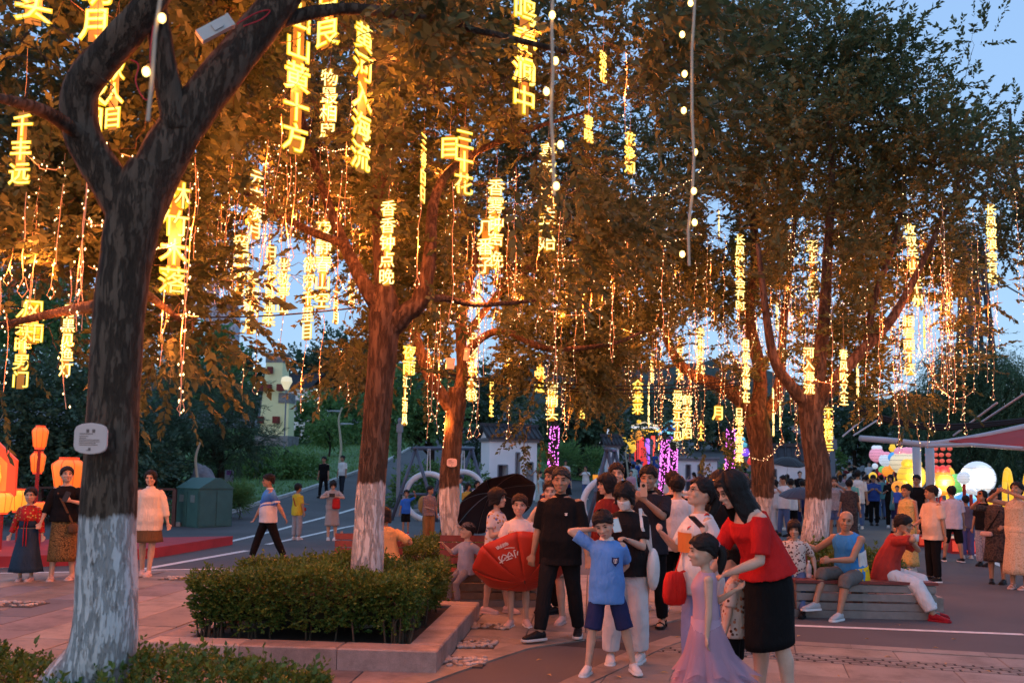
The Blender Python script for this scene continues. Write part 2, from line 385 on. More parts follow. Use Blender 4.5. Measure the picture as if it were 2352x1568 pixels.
GRASSB = leaf_mat('grass blade', (.07, .15, .035), (.14, .27, .08), .3)
def inpoly(x, y, P):
    r = False
    for i in range(len(P)):
        (x1, y1), (x2, y2) = P[i-1], P[i]
        if (y1 > y) != (y2 > y) and x < (x2-x1)*(y-y1)/(y2-y1)+x1: r = not r
    return r
def lawn(px, nblade, hgt=.12, w=.02):
    P = [tgnd(x, y) for x, y in px]; Q = [(p.x, p.y) for p in P]
    import bmesh
    bm = bmesh.new(); vs = [bm.verts.new((x, y, 0)) for x, y in Q]; bm.faces.new(vs); bmesh.ops.triangulate(bm, faces=bm.faces[:])
    bmesh.ops.subdivide_edges(bm, edges=bm.edges[:], cuts=5, use_grid_fill=True); bmesh.ops.triangulate(bm, faces=bm.faces[:])
    for v in bm.verts: v.co.z = H0(v.co.x, v.co.y)+.05
    me = bpy.data.meshes.new('lawn'); bm.normal_update()
    for f in bm.faces:
        if f.normal.z < 0: f.normal_flip()
    bm.to_mesh(me); bm.free(); me.materials.append(GRASS); tag(obj('lawn', me), kind='structure')
    if nblade:
        xs_, ys_ = [q[0] for q in Q], [q[1] for q in Q]; pts = []
        while len(pts) < nblade:
            x, y = random.uniform(min(xs_), max(xs_)), random.uniform(min(ys_), max(ys_))
            if inpoly(x, y, Q): pts.append((x, y))
        P = np.array(pts); z = hz(P[:, 0], P[:, 1])+.04; a = RNG.uniform(0, 6.28, nblade); h = RNG.uniform(.5, 1.4, nblade)*hgt; ww = w*RNG.uniform(.7, 1.5, nblade)
        B = np.stack([P[:, 0], P[:, 1], z], -1); d = np.stack([np.cos(a)*ww, np.sin(a)*ww, 0*a], -1); t = np.stack([RNG.normal(0, .4, nblade)*hgt, RNG.normal(0, .4, nblade)*hgt, h], -1)
        V = np.stack([B-d, B+d, B+t], 1).reshape(-1, 3); F = np.arange(3*nblade).reshape(-1, 3)
        tag(obj('grass', fastmesh('grass', V, F, GRASSB)), 'short green grass growing on the lawn slope beside the path' if px[0][0] < 900 else 'grass growing on the bank behind the swings', 'grass', kind='stuff')
LAWN_L = [(413, 1206), (600, 1155), (760, 1105), (885, 1060), (1001, 995), (985, 978), (800, 985), (500, 985), (250, 990), (150, 1080), (200, 1190)]
lawn(LAWN_L, 26000, .16, .03)
lawn([(1225, 1096), (1330, 1104), (1402, 1112), (1410, 1040), (1408, 1000), (1230, 985)], 9000, .2, .04)
CURB = M('pale kerb', (.42, .42, .40), .8, .2, 4)
def kerb(pts, w=.18, h=.13, name='kerb'):
    P = [tgnd(x, y) for x, y in pts]; e = tag(empty(name), kind='structure')
    for a, b in zip(P, P[1:]):
        n = max(1, int((b-a).length/1.2))
        for k in range(n):
            p, q = a+(b-a)*(k/n), a+(b-a)*((k+1)/n); p.z, q.z = H0(p.x, p.y)+h/2-.02, H0(q.x, q.y)+h/2-.02; d = (q-p).normalized()*.006
            m = MB(); m.bar(p+d, q-d, w, h); m.build('kerbstone', CURB, e)
kerb([(405, 1208), (600, 1156), (760, 1106), (885, 1061), (1001, 996)]); kerb([(905, 1178), (1000, 1172), (1105, 1166)]); kerb([(1052, 1052), (1088, 1034)])
# steps and raised terrace at the far end
STEP = M('terrace stone', (.36, .36, .36), .75, .15, 2)
def far_step(x1, x2, y, h, d, name='step'):
    a, b = tgnd(x1, y), tgnd(x2, y); z = H0((a.x+b.x)/2, (a.y+b.y)/2); m = MB(); m.box(((a.x+b.x)/2, (a.y+b.y)/2+d/2, z+h/2-.15), (abs(b.x-a.x), d, h+.3)); return tag(m.build(name, STEP), kind='structure')
far_step(1380, 1745, 1098, .15, .5); far_step(1405, 1600, 1092, .3, .5)
# where the verse signs hang (photo column, top, bottom, words, depth, turn, style, place)
LAMPC = (1, .20, .033)
TT, ST, SL, OR, BN = 'by the thick forked trunk', 'in the crown of the straight tree', 'over the slim tree', 'above the orange lit trunk', 'over the bench tree'
SIGNS = [(80, -110, 62, '人头', 5.8, 35, 'y', TT), (222, -70, 100, '明月', 6.2, -10, 'y', TT), (212, 160, 312, '夜月', 6.0, 45, 'y', TT+' left limb'), (262, 128, 302, '秋人目', 6.6, -15, 'y', TT+' in its fork'), (48, 255, 430, '千丰远', 6.4, 0, 'y', TT+' outermost bough'),
          (683, -10, 362, '山山黄十方', 7.0, 36, 'y', ST+' above'), (752, -40, 116, '月良', 6.8, -30, 'y', ST+' high up'), (755, 152, 328, '物最相思', 11, 0, 'w', ST), (832, 40, 402, '黄河入海流', 7.2, 58, 'y', ST+' turned edgewise'), (1205, -20, 274, '鸣春涧中', 7.0, 42, 'y', SL+' high up'),
          (1258, 320, 582, '喜欢只是开始', None, 0, 'w', SL), (1138, 405, 620, '香雾钟声晚', None, 8, 'w', SL), (1115, 500, 632, '几番子', None, -10, 'w', SL), (890, 455, 658, '香香钟点晚', 8.75, 0, 'w', ST+' before its fork'), (972, 300, 470, '三春白日', 10, 68, 'y', ST+' edgewise'),
          (1033, 310, 366, '目', 9.5, 0, 'y', SL), (1066, 290, 452, '三十花', 9.5, 40, 'y', SL), (588, 385, 552, '云中淡月', 12, 66, 'w', ST+' edgewise'), (553, 535, 702, '留却千亿', 13, 0, 'w', ST), (577, 620, 768, '头望明月', 13.6, 6, 'w', ST+' low down'),
          (620, 560, 752, '日落尤其温柔', 15, 0, 'w', ST+' far left'), (651, 590, 722, '坐敬亭山', 15.5, -8, 'w', ST), (742, 500, 712, '夜静春山空', 12, 10, 'w', ST), (708, 585, 782, '欲穷千里目', 12.6, -25, 'w', ST), (402, 410, 680, '林竹木落', 7.4, 26, 'y', TT+' right side'),
          (155, 695, 866, '月黑见渔灯', 9.5, 10, 'w', TT+' left side'), (52, 690, 892, '人来昨男门', None, -6, 'y', TT+' left side'), (76, 685, 790, '风知', 11, 30, 'y', TT), (808, 640, 705, '水月', 15, 70, 'w', ST), (772, 655, 745, '一片月', 15, 60, 'w', ST), (1083, 760, 922, '日高主人翁', 15.5, 30, 'w', SL),
          (1171, 785, 888, '繁花似锦', 19, 20, 'w', SL), (1129, 868, 958, '白云生', 19, 72, 'y', SL), (930, 862, 976, '江上清风', 17, 68, 'w', ST+' beyond'), (1100, 640, 740, '见南山', 17, 70, 'w', SL), (1268, 875, 966, '柳梢头', 18, 0, 'w', SL), (1240, 810, 902, '千帆过', 19, 40, 'y', SL), (1338, 895, 962, '山月', 20, 74, 'y', SL),
          (1490, 875, 982, '今夕何年', 19, 64, 'w', OR), (1465, 870, 952, '众来采', 18, 0, 'y', OR), (1556, 895, 1012, '烟波江不见', 18.5, -6, 'w', OR), (1578, 905, 1008, '鹤去洛阳', 19, 8, 'w', OR), (1610, 965, 1012, '人上人', 20, 0, 'y', OR), (1608, 750, 876, '春来发几枝', 19, 0, 'w', OR), (1562, 770, 874, '今日会别友', 20, 0, 'w', OR),
          (1700, 535, 716, '长风破浪会有时', 17, 0, 'w', OR), (1713, 775, 926, '但使龙城在', 16.5, 35, 'w', OR), (1698, 935, 1062, '日落尤其温柔', 16, 0, 'w', OR), (1866, 548, 692, '更上一层楼', 16, 0, 'w', BN), (1858, 795, 906, '河入海流', 12.9, 0, 'w', BN), (1938, 800, 932, '春风吹又生', 13, 12, 'w', BN), (1970, 820, 912, '不知细叶', 14, 64, 'w', BN),
          (2099, 510, 706, '收取关山五十州', 14, -12, 'w', BN, -5), (2278, 465, 656, '长风破浪会有时', 14.5, -8, 'w', BN+' outer bough'), (2088, 722, 862, '相看两不厌', 15, -8, 'w', BN), (2123, 725, 802, '花月夜', 15.5, 60, 'y', BN), (1903, 935, 1036, '不破楼兰', 15.5, 10, 'y', BN), (1776, 890, 1002, '海上明月', 17, 70, 'w', BN), (1792, 878, 982, '共此时光', 17.5, 66, 'w', BN),
          (1651, 480, 545, '天涯共', 20, 70, 'w', OR), (1352, 262, 330, '春晓', 9.5, 55, 'y', SL), (1447, 300, 402, '花落知', 11, 40, 'y', SL), (1385, 115, 192, '落花', 9, 50, 'y', SL), (1785, 690, 760, '云山', 17, 50, 'w', OR), (940, 790, 862, '夜雨', 13, 35, 'y', ST), (1498, 800, 880, '一江春', 17, 60, 'w', OR), (1650, 930, 965, '月', 19, 20, 'y', OR)]
PINYIN = dict(zip('一三上不两中丰主云五亭人亿今众会似但何使光入兰共关其几别十千南却厌去又友发取只叶吹喜在坐城声夕夜天头始子尤层山州帆年开思收敬方日时明春昨是晓晚更最月有望木来林枝柔柳梢楼欢欲此水江河波洛流浪海涧涯淡清渔温灯点烟片物生男留番白目相看知破秋穷空竹繁细翁良花落见过远采里钟锦长门阳雨雾静风香高鸣鹤黄黑龙', 'yi san shang bu liang zhong feng zhu yun wu ting ren yi jin zhong hui si dan he shi guang ru lan gong guan qi ji bie shi qian nan que yan qu you you fa qu zhi ye chui xi zai zuo cheng sheng xi ye tian tou shi zi you ceng shan zhou fan nian kai si shou jing fang ri shi ming chun zuo shi xiao wan geng zui yue you wang mu lai lin zhi rou liu shao lou huan yu ci shui jiang he bo luo liu lang hai jian ya dan qing yu wen deng dian yan pian wu sheng nan liu fan bai mu xiang kan zhi po qiu qiong kong zhu fan xi weng liang hua luo jian guo yuan cai li zhong jin chang men yang yu wu jing feng xiang gao ming he huang hei long'.split()))
def sign_depth(y0, y1, n, Y): return Y if Y is not None else min(24, max(5.5, FPX*.26/((y1-y0)/n)))
CLEAR = []          # open pockets in the crowns in which the signs hang, open towards the plaza
for q in SIGNS:
    Y_ = sign_depth(q[1], q[2], len(q[3]), q[4]); c_ = at(q[0], (q[1]+q[2])/2, Y_); hh_ = (q[2]-q[1])*.5*Y_/FPX; CLEAR.append((c_, hh_, abs(q[5]) > 45))
def keep_clear(P, rng, p_keep=.03):
    ok = np.ones(len(P), bool); cam_ = np.array([0, 0, CAMH])
    for c_, hh_, edge_ in CLEAR:
        c_ = np.array(list(c_)); d = (cam_-c_); L = np.linalg.norm(d); d /= L; L = min(L, 4.6); r = P-c_; t = r @ d; q = r-t[:, None]*d
        w = .40 if not edge_ else .28
        m = (t > -.25) & (t < L) & (np.abs(q[:, 2]) < hh_+.24) & (np.hypot(q[:, 0], q[:, 1]) < w)
        ok &= ~(m & (rng.random(len(P)) > p_keep))
    return ok
# ------------------------------------------------------------------ bark, leaves
def bark_mat(name, zw=None, col=(.115, .078, .054), sc=1.0):
    m, nd, lk, b = new_mat(name); v = tc(nd, lk, (9*sc, 9*sc, 2.2*sc)); v1 = tc(nd, lk, 1.0)
    wv = nd.new('ShaderNodeVectorMath'); wv.operation = 'MULTIPLY_ADD'; wv.inputs[1].default_value = (.5, .5, .5)
    lk.new(noise(nd, lk, v, 2.0, 4, .6, 'Color'), wv.inputs[0]); lk.new(v, wv.inputs[2])
    crack = ramp(nd, lk, noise(nd, lk, tc(nd, lk, (22*sc, 22*sc, 4*sc)), 1.0, 6, .72), [(.40, (0,)*3), (.52, (1,)*3)])
    bc = ramp(nd, lk, noise(nd, lk, v, 1.2, 6, .7), [(.25, mul(col, .6)), (.55, col), (.8, mul(col, 1.45))])
    mx = nd.new('ShaderNodeMix'); mx.data_type = 'RGBA'; mx.blend_type = 'MULTIPLY'; mx.inputs[0].default_value = .4; lk.new(bc, mx.inputs[6]); lk.new(crack, mx.inputs[7])
    c = mx.outputs[2]
    if zw is not None:
        sx = nd.new('ShaderNodeSeparateXYZ'); lk.new(v1, sx.inputs[0])
        n1 = nd.new('ShaderNodeMath'); n1.operation = 'MULTIPLY_ADD'; n1.inputs[1].default_value = -.22; lk.new(noise(nd, lk, v, .9, 4, .7), n1.inputs[0]); n1.inputs[2].default_value = zw+.11
        cmp = nd.new('ShaderNodeMath'); cmp.operation = 'SUBTRACT'; lk.new(n1.outputs[0], cmp.inputs[0]); lk.new(sx.outputs['Z'], cmp.inputs[1])
        mr = nd.new('ShaderNodeMapRange'); mr.inputs[1].default_value = -.012; mr.inputs[2].default_value = .02; lk.new(cmp.outputs[0], mr.inputs[0])
        wear = ramp(nd, lk, noise(nd, lk, v, 2.6, 6, .72), [(.30, (.25,)*3), (.42, (1,)*3)])
        w2 = nd.new('ShaderNodeMix'); w2.data_type = 'RGBA'; w2.blend_type = 'MULTIPLY'; w2.inputs[0].default_value = 1; lk.new(wear, w2.inputs[6]); lk.new(ramp(nd, lk, noise(nd, lk, tc(nd, lk, (26*sc, 26*sc, 5*sc)), 1.0, 5, .7), [(.32, (.12,)*3), (.40, (1,)*3)]), w2.inputs[7])
        f = nd.new('ShaderNodeMath'); f.operation = 'MULTIPLY'; lk.new(mr.outputs[0], f.inputs[0]); lk.new(w2.outputs[2], f.inputs[1])
        wc = ramp(nd, lk, noise(nd, lk, v, .5, 3, .6), [(.3, (.50, .49, .475)), (.7, (.68, .67, .65))])
        m2 = nd.new('ShaderNodeMix'); m2.data_type = 'RGBA'; lk.new(f.outputs[0], m2.inputs[0]); lk.new(c, m2.inputs[6]); lk.new(wc, m2.inputs[7]); c = m2.outputs[2]
    lk.new(c, b.inputs['Base Color']); b.inputs['Roughness'].default_value = .88; b.inputs['Specular IOR Level'].default_value = .2
    h = nd.new('ShaderNodeMath'); h.operation = 'MULTIPLY_ADD'; h.inputs[1].default_value = .5; lk.new(noise(nd, lk, v, 3.0, 6, .7), h.inputs[0]); lk.new(crack, h.inputs[2])
    bump(nd, lk, b, h.outputs[0], 1.0, .022); MATS[name] = m; return m
LEAFM = leaf_mat('tree leaf', (.044, .072, .032), (.112, .145, .060), .40)
LEAFT = leaf_mat('light tree leaf', (.04, .085, .02), (.10, .17, .045), .4)
HEDGEM = leaf_mat('hedge leaf', (.045, .095, .016), (.125, .20, .04), .3, .4, 3)
def nrm(a): return a/np.maximum(1e-9, np.linalg.norm(a, axis=-1, keepdims=True))
def sprays(P, D, nleaf=18, L=.075, W=.019, twig=.42, flat=.55, rng=RNG):
    "twigs with alternate leaves: every leaf a folded four-cornered blade"
    n = len(P); P = np.asarray(P); D = nrm(np.asarray(D)); up = np.array([0, 0, 1.0])+rng.normal(0, .35, (n, 3))
    S = nrm(np.cross(D, up)); N = nrm(np.cross(S, D))
    t = (np.arange(nleaf)+.6)/nleaf; side = np.where(np.arange(nleaf) % 2 == 0, 1.0, -1.0)
    tw = twig*rng.uniform(.7, 1.35, (n, 1))
    base = P[:, None]+D[:, None]*(t*tw)[..., None]-up[:, None]*0+np.array([0, 0, -1.0])*((t*t)[None, :, None]*.10*tw[..., None])
    ang = rng.normal(.85, .25, (n, nleaf))*(1-.55*t**3)
    ld = D[:, None]*np.cos(ang)[..., None]+S[:, None]*(np.sin(ang)*side)[..., None]+rng.normal(0, .22, (n, nleaf, 3))+np.array([0, 0, -.16])
    ld = nrm(ld); ln = nrm(N[:, None]*flat+rng.normal(0, .5, (n, nleaf, 3))); ls = nrm(np.cross(ld, ln)); ln = np.cross(ls, ld)
    l = (L*rng.uniform(.65, 1.3, (n, nleaf)))[..., None]; w = l*(W/L)
    v0 = base; v1 = base+ld*l*.42+ls*w+ln*l*.07; v2 = base+ld*l-ln*l*.06; v3 = base+ld*l*.42-ls*w+ln*l*.07
    V = np.stack([v0, v1, v2, v3], 2).reshape(-1, 3)
    return V
def quads(V): return np.arange(len(V)).reshape(-1, 4)
def catmull(pts, rad, k=6):
    P = [Vector(p) for p in pts]; o = []; r = []
    for i in range(len(P)-1):
        p0, p1, p2, p3 = P[max(0, i-1)], P[i], P[i+1], P[min(len(P)-1, i+2)]
        for j in range(k):
            t = j/k; o.append(.5*((2*p1)+(p2-p0)*t+(2*p0-5*p1+4*p2-p3)*t*t+(3*p1-p0-3*p2+p3)*t**3)); r.append(rad[i]+(rad[i+1]-rad[i])*t)
    o.append(P[-1]); r.append(rad[-1]); return o, r
def limb(b, pts, rad, seg=14, k=6, rough=.05, rng=random):
    p, r = catmull(pts, rad, k); n0 = b.n; b.tube(p, r, seg)
    V = b.v[-1]; ph = [rng.uniform(0, 6) for _ in range(6)]
    ang = np.tile(np.arange(seg)/seg*2*np.pi, len(p)); rr = np.repeat(np.array(r), seg); h = np.repeat(np.arange(len(p))*.55, seg)
    d = 1+rough*(np.sin(2*ang+ph[0]+.3*h)+.7*np.sin(3*ang+ph[1]+h*.7)+.6*np.sin(5*ang+ph[2]-h)+.5*np.sin(h*2.1+ph[3]))
    C = np.repeat(np.array([list(q) for q in p]), seg, 0); b.v[-1] = C+(V-C)*d[:, None]
    return p
def tree(name, label, trunk, limbs, blobs, zw=1.3, seed=1, cat='tree', group=None, leaf=None, L=.092, W=.024, nleaf=18, barkc=(.115, .078, .054), per=9, mat=None, droop=0.0, twig=.42, sig=.31, trunk_seg=26):
    random.seed(seed); rng = np.random.default_rng(seed)
    base = Vector(trunk[0][0]); e = empty(name, base, 0, label, cat, group); b = MB()
    nodes = [Vector(p) for p, r in trunk[len(trunk)//2:]]
    limb(b, [p for p, r in trunk], [r for p, r in trunk], trunk_seg, 10, .022)
    for lm in limbs:
        nodes += limb(b, [p for p, r in lm], [r for p, r in lm], 12, 7, .04)[3:]
    NP = np.array([list(p) for p in nodes]); SP, SD = [], []
    ends = []
    for (c, rad, n) in blobs:
        c = np.array(list(c)); m = max(1, n//per)
        for _ in range(m):
            q = rng.normal(0, 1, 3); q /= np.linalg.norm(q); ends.append(c+q*np.array(rad)*rng.uniform(.15, 1.0)**.45)
    ends.sort(key=lambda E: np.min(np.linalg.norm(NP-E, axis=1))); NR = np.full(len(NP), .05)
    for E in ends:      # every branch grows from the nearest wood already there
        i = np.argmin(np.linalg.norm(NP-E, axis=1)+np.maximum(0, NP[:, 2]-E[2])*.5); A = NP[i]
        d = np.linalg.norm(E-A); mid = (A+E)/2+rng.normal(0, .10*min(1, d), 3)+np.array([0, 0, .08*d]); r0 = min(.030, NR[i]*.75, .004+.010*d)
        m1, m2 = A*.6+mid*.4+rng.normal(0, .02, 3), mid*.5+E*.5+rng.normal(0, .04, 3)
        b.tube([A, m1, mid, m2, E], [r0, r0*.85, r0*.7, r0*.5, .0035], 5, False)
        NP = np.concatenate([NP, [mid, m2, E]]); NR = np.concatenate([NR, [r0*.8, r0*.6, max(.006, r0*.4)]])
        k = max(1, int(per*rng.uniform(.6, 1.4))); o = rng.normal(0, sig, (k, 3))*np.array([1, 1, .7]); SP.append(E+o*.75)
        out = nrm((E-A)[None]+rng.normal(0, .35, (k, 3))*max(d, .4)+o*.8); out[:, 2] += rng.normal(.0, .3, k)-droop; SD.append(out)
    SP, SD = np.concatenate(SP), np.concatenate(SD); ok = keep_clear(SP+nrm(SD)*twig*.4, rng); SP, SD = SP[ok], SD[ok]
    V = sprays(SP, SD, nleaf, L, W, twig, rng=rng)-np.array(list(base))
    me = b.mesh('trunk', True); me.transform(Matrix.Translation(-base)); me.materials.append(mat or bark_mat('bark '+name+str(seed), None if zw is None else zw, barkc))
    obj('trunk', me, e); obj('crown', fastmesh('crown', V, quads(V), leaf or LEAFM), e)
    D_ = nrm(SD); S_ = nrm(np.cross(D_, rng.normal(0, 1, D_.shape)))*.003; T0, T1 = SP-np.array(list(base)), SP+D_*twig*.95-np.array([0, 0, .09*twig])-np.array(list(base)); TV = np.stack([T0-S_, T0+S_, T1+S_*.3, T1-S_*.3], 1).reshape(-1, 3)
    obj('twigs', fastmesh('twigs', TV, quads(TV), me.materials[0]), e)['kind'] = 'stuff'
    return e
def bl(x, y, Y, r, n): return (at(x, y, Y), r, int(n*1.75))
def tp(x, y, Y, r): return (at(x, y, Y), r)
# tree in the nearest planter, forked into two thick limbs
b1 = Vector((-2.50, 5.25, 0))
tree('hackberry_tree', 'thick forked hackberry tree with whitewashed foot and a pale name plate', [(b1, .235), (b1+Vector((.02, 0, .35)), .205), tp(236, 1480, 5.2, 0.1747), tp(248, 1200, 5.2, 0.1529), tp(262, 900, 5.2, 0.1428), tp(285, 620, 5.2, 0.1411), tp(318, 470, 5.2, 0.1554), tp(350, 385, 5.2, 0.1344)],
     [[tp(300, 500, 5.2, 0.1260), tp(240, 400, 5.15, 0.1134), tp(190, 310, 5.1, 0.1008), tp(185, 210, 5.05, 0.0966), tp(260, 110, 5.0, 0.0924), tp(350, 0, 4.95, 0.0840), tp(430, -140, 5, 0.0672), tp(480, -420, 5.2, 0.0336)],
      [tp(320, 470, 5.2, 0.1428), tp(390, 340, 5.25, 0.1386), tp(460, 230, 5.3, 0.1302), tp(560, 110, 5.4, 0.1176), tp(650, -10, 5.5, 0.1050), tp(760, -180, 5.7, 0.0840), tp(900, -420, 6, 0.0420)],
      [tp(405, 300, 5.2, 0.0840), tp(385, 190, 5.15, 0.0714), tp(365, 60, 5.1, 0.0630), tp(350, -90, 5.1, 0.0504), tp(330, -300, 5.2, 0.0252)],
      [tp(200, 320, 5.1, 0.0504), tp(110, 260, 4.8, 0.0378), tp(20, 230, 4.4, 0.0252), tp(-60, 220, 4.1, 0.0168)],
      [tp(600, 60, 5.45, 0.0504), tp(800, 20, 5.8, 0.0378), tp(1050, 60, 6.1, 0.0252), tp(1300, 120, 6.4, 0.0151)],
      [tp(230, 700, 5.6, 0.0420), tp(120, 720, 6.6, 0.0336), tp(0, 745, 7.4, 0.0252), tp(-80, 740, 8, 0.0168)],
      [tp(300, 650, 5.4, 0.0378), tp(370, 700, 6.2, 0.0252), tp(420, 740, 6.9, 0.0151)]],
     [bl(120, 190, 4.1, (.42, .4, .34), 44), bl(30, 90, 4.3, (.3, .3, .3), 16), bl(60, 560, 7.5, (1.0, 1, .6), 190), bl(80, 800, 7.6, (.75, .8, .3), 90), bl(375, 775, 6.9, (.24, .5, .30), 40), bl(440, 640, 8.2, (.6, .8, .5), 110),
      bl(620, 180, 7.4, (1.7, 1.3, 1.0), 420), bl(300, -60, 6.6, (2, 1.6, .8), 320), bl(700, -120, 6.4, (1.5, 1.4, .6), 200), bl(40, 330, 8, (1.0, 1.0, .8), 240), bl(1010, 110, 6.2, (.9, .8, .5), 190), bl(1130, 250, 6.4, (.5, .5, .3), 60), bl(1370, 210, 6.8, (.8, .7, .38), 130), bl(1480, 40, 6.4, (.5, .6, .3), 60), bl(230, 640, 8.6, (.8, .8, .6), 130), bl(120, 430, 11.5, (1.6, .8, 1.3), 300), bl(330, 330, 11.0, (1.2, .8, 1.4), 260), bl(60, 700, 11.0, (1.0, .8, .5), 110), bl(150, 120, 10.5, (1.8, .8, .9), 220)],
     1.42, 11, group=None)
b2 = Vector((-1.46, 9.35, .15))
tree('hackberry_tree', 'straight hackberry tree rising out of the square boxwood planter', [(b2, .20), (b2+Vector((.01, 0, .3)), .175), tp(848, 1200, 9.35, .150), tp(862, 1000, 9.35, .145), tp(880, 800, 9.35, .15), tp(883, 725, 9.35, .165), tp(880, 660, 9.35, .12)],
     [[tp(880, 720, 9.35, .10), tp(835, 650, 9.3, .078), tp(790, 560, 9.5, .06), tp(740, 430, 9.8, .045), tp(690, 250, 10, .03), tp(660, 60, 10, .015)],
      [tp(885, 720, 9.35, .12), tp(880, 600, 9.5, .10), tp(872, 480, 9.7, .085), tp(880, 300, 9.9, .06), tp(930, 80, 10, .03)],
      [tp(890, 760, 9.35, .13), tp(930, 720, 9.3, .105), tp(965, 690, 9.3, .10), tp(985, 600, 9.3, .07), tp(1000, 450, 9.6, .052), tp(1060, 370, 10.0, .04), tp(1210, 300, 10.2, .028), tp(1340, 260, 10.2, .016)],
      [tp(965, 690, 9.3, .05), tp(1020, 685, 9.6, .04), tp(1100, 700, 10, .03), tp(1230, 690, 10.5, .018)],
      [tp(790, 560, 9.1, .05), tp(690, 520, 9.4, .04), tp(560, 440, 9.8, .025), tp(480, 380, 10, .015)]],
     [bl(590, 470, 10.0, (1.5, 1.4, .9), 420), bl(880, 330, 9.8, (1.9, 1.5, 1.2), 700), bl(1190, 480, 9.8, (1.3, 1.4, .9), 420), bl(800, 770, 10.6, (.4, .6, .35), 90), bl(700, 590, 11.0, (.9, 1, .45), 180), bl(1350, 420, 10.4, (.9, .9, .7), 240), bl(1080, 620, 10.8, (1, 1, .5), 230), bl(470, 560, 10.5, (.7, .9, .6), 160), bl(700, 100, 10.5, (1.6, 1.4, .8), 300), bl(1150, 120, 10.0, (1.6, 1.4, .8), 330), bl(600, 360, 13.6, (2.0, .9, 1.3), 430), bl(860, 420, 13.6, (1.8, .9, 1.5), 430), bl(700, 130, 13.5, (2.2, .9, 1.0), 330), bl(480, 560, 13.8, (.8, .8, .6), 110), bl(820, 660, 14, (.7, .7, .5), 90)],
     1.42, 12)
b3 = Vector((-.80, 13.6, .15))
tree('hackberry_tree', 'slim hackberry tree with a small name tag behind the seated boy', [(b3, .18), (b3+Vector((0, 0, .3)), .165), tp(1032, 1150, 13.6, .150), tp(1040, 1000, 13.6, .14), tp(1048, 930, 13.6, .15), tp(1050, 890, 13.6, .12)],
     [[tp(1045, 950, 13.6, .12), tp(1010, 900, 13.5, .10), tp(980, 850, 13.4, .085), tp(950, 760, 13.3, .065), tp(900, 640, 13.2, .04), tp(860, 520, 13, .02)],
      [tp(1050, 930, 13.6, .11), tp(1062, 850, 13.8, .09), tp(1060, 740, 14, .075), tp(1090, 600, 14.3, .05), tp(1130, 450, 14.5, .025)],
      [tp(1060, 860, 13.8, .07), tp(1080, 800, 13.7, .065), tp(1150, 760, 13.6, .055), tp(1260, 800, 13.4, .045), tp(1400, 790, 13.5, .03), tp(1480, 760, 13.6, .018)],
      [tp(1062, 780, 14, .06), tp(1180, 640, 14.3, .05), tp(1320, 560, 14.6, .035), tp(1440, 470, 15, .02)]],
     [bl(1050, 790, 14.6, (1.1, 1.2, .5), 300), bl(860, 850, 15, (.5, .7, .45), 90), bl(1250, 830, 14.2, (1.3, 1.2, .50), 400), bl(1300, 640, 15, (1.8, 1.5, 1.1), 640), bl(1000, 560, 15.6, (1.8, 1.5, 1.1), 420), bl(1200, 985, 14.4, (.18, .3, .2), 12), bl(1440, 800, 15.4, (1.2, 1.2, .8), 400), bl(1280, 890, 15, (.8, .8, .22), 90), bl(1400, 480, 15.8, (1.4, 1.3, 1.1), 330), bl(1120, 480, 16.5, (1.8, .8, 1.5), 330), bl(1240, 300, 16.5, (2.0, .9, 1.2), 300)],
     1.32, 13)
b4 = Vector((4.62, 17.2, 0))
tree('hackberry_tree', 'hackberry tree with orange lit trunk behind the woman in red', [(b4, .23), (b4+Vector((0, 0, .4)), .215), tp(1752, 1120, 17.2, .205), tp(1748, 1030, 17.2, .215), tp(1738, 960, 17.2, .23), tp(1728, 920, 17.2, .18)],
     [[tp(1735, 960, 17.2, .16), tp(1690, 910, 17.1, .13), tp(1640, 880, 17.0, .12), tp(1590, 860, 16.9, .105), tp(1540, 800, 16.8, .08), tp(1500, 650, 16.7, .055), tp(1480, 450, 16.8, .03)],
      [tp(1740, 950, 17.2, .16), tp(1745, 850, 17.5, .13), tp(1720, 720, 17.8, .11), tp(1735, 560, 18, .085), tp(1700, 350, 18.2, .05), tp(1680, 100, 18.4, .02)],
      [tp(1760, 960, 17.2, .12), tp(1790, 880, 17.4, .10), tp(1800, 740, 17.8, .08), tp(1820, 560, 18.1, .05), tp(1840, 380, 18.3, .03)]],
     [bl(1540, 640, 17.6, (2.0, 1.6, 1.5), 760), bl(1500, 855, 18, (1.4, 1.2, .40), 240), bl(1680, 280, 18.4, (2.3, 1.8, 2.0), 900), bl(1640, 870, 17.2, (1.1, 1.0, .4), 170), bl(1625, 1010, 16.6, (.42, .4, .22), 36), bl(1730, 600, 18.4, (1.5, 1.4, 1.3), 420), bl(1700, -20, 18.5, (2.0, 1.6, 1.2), 420)],
     1.3, 14)
b5 = Vector((4.42, 13.5, .1))
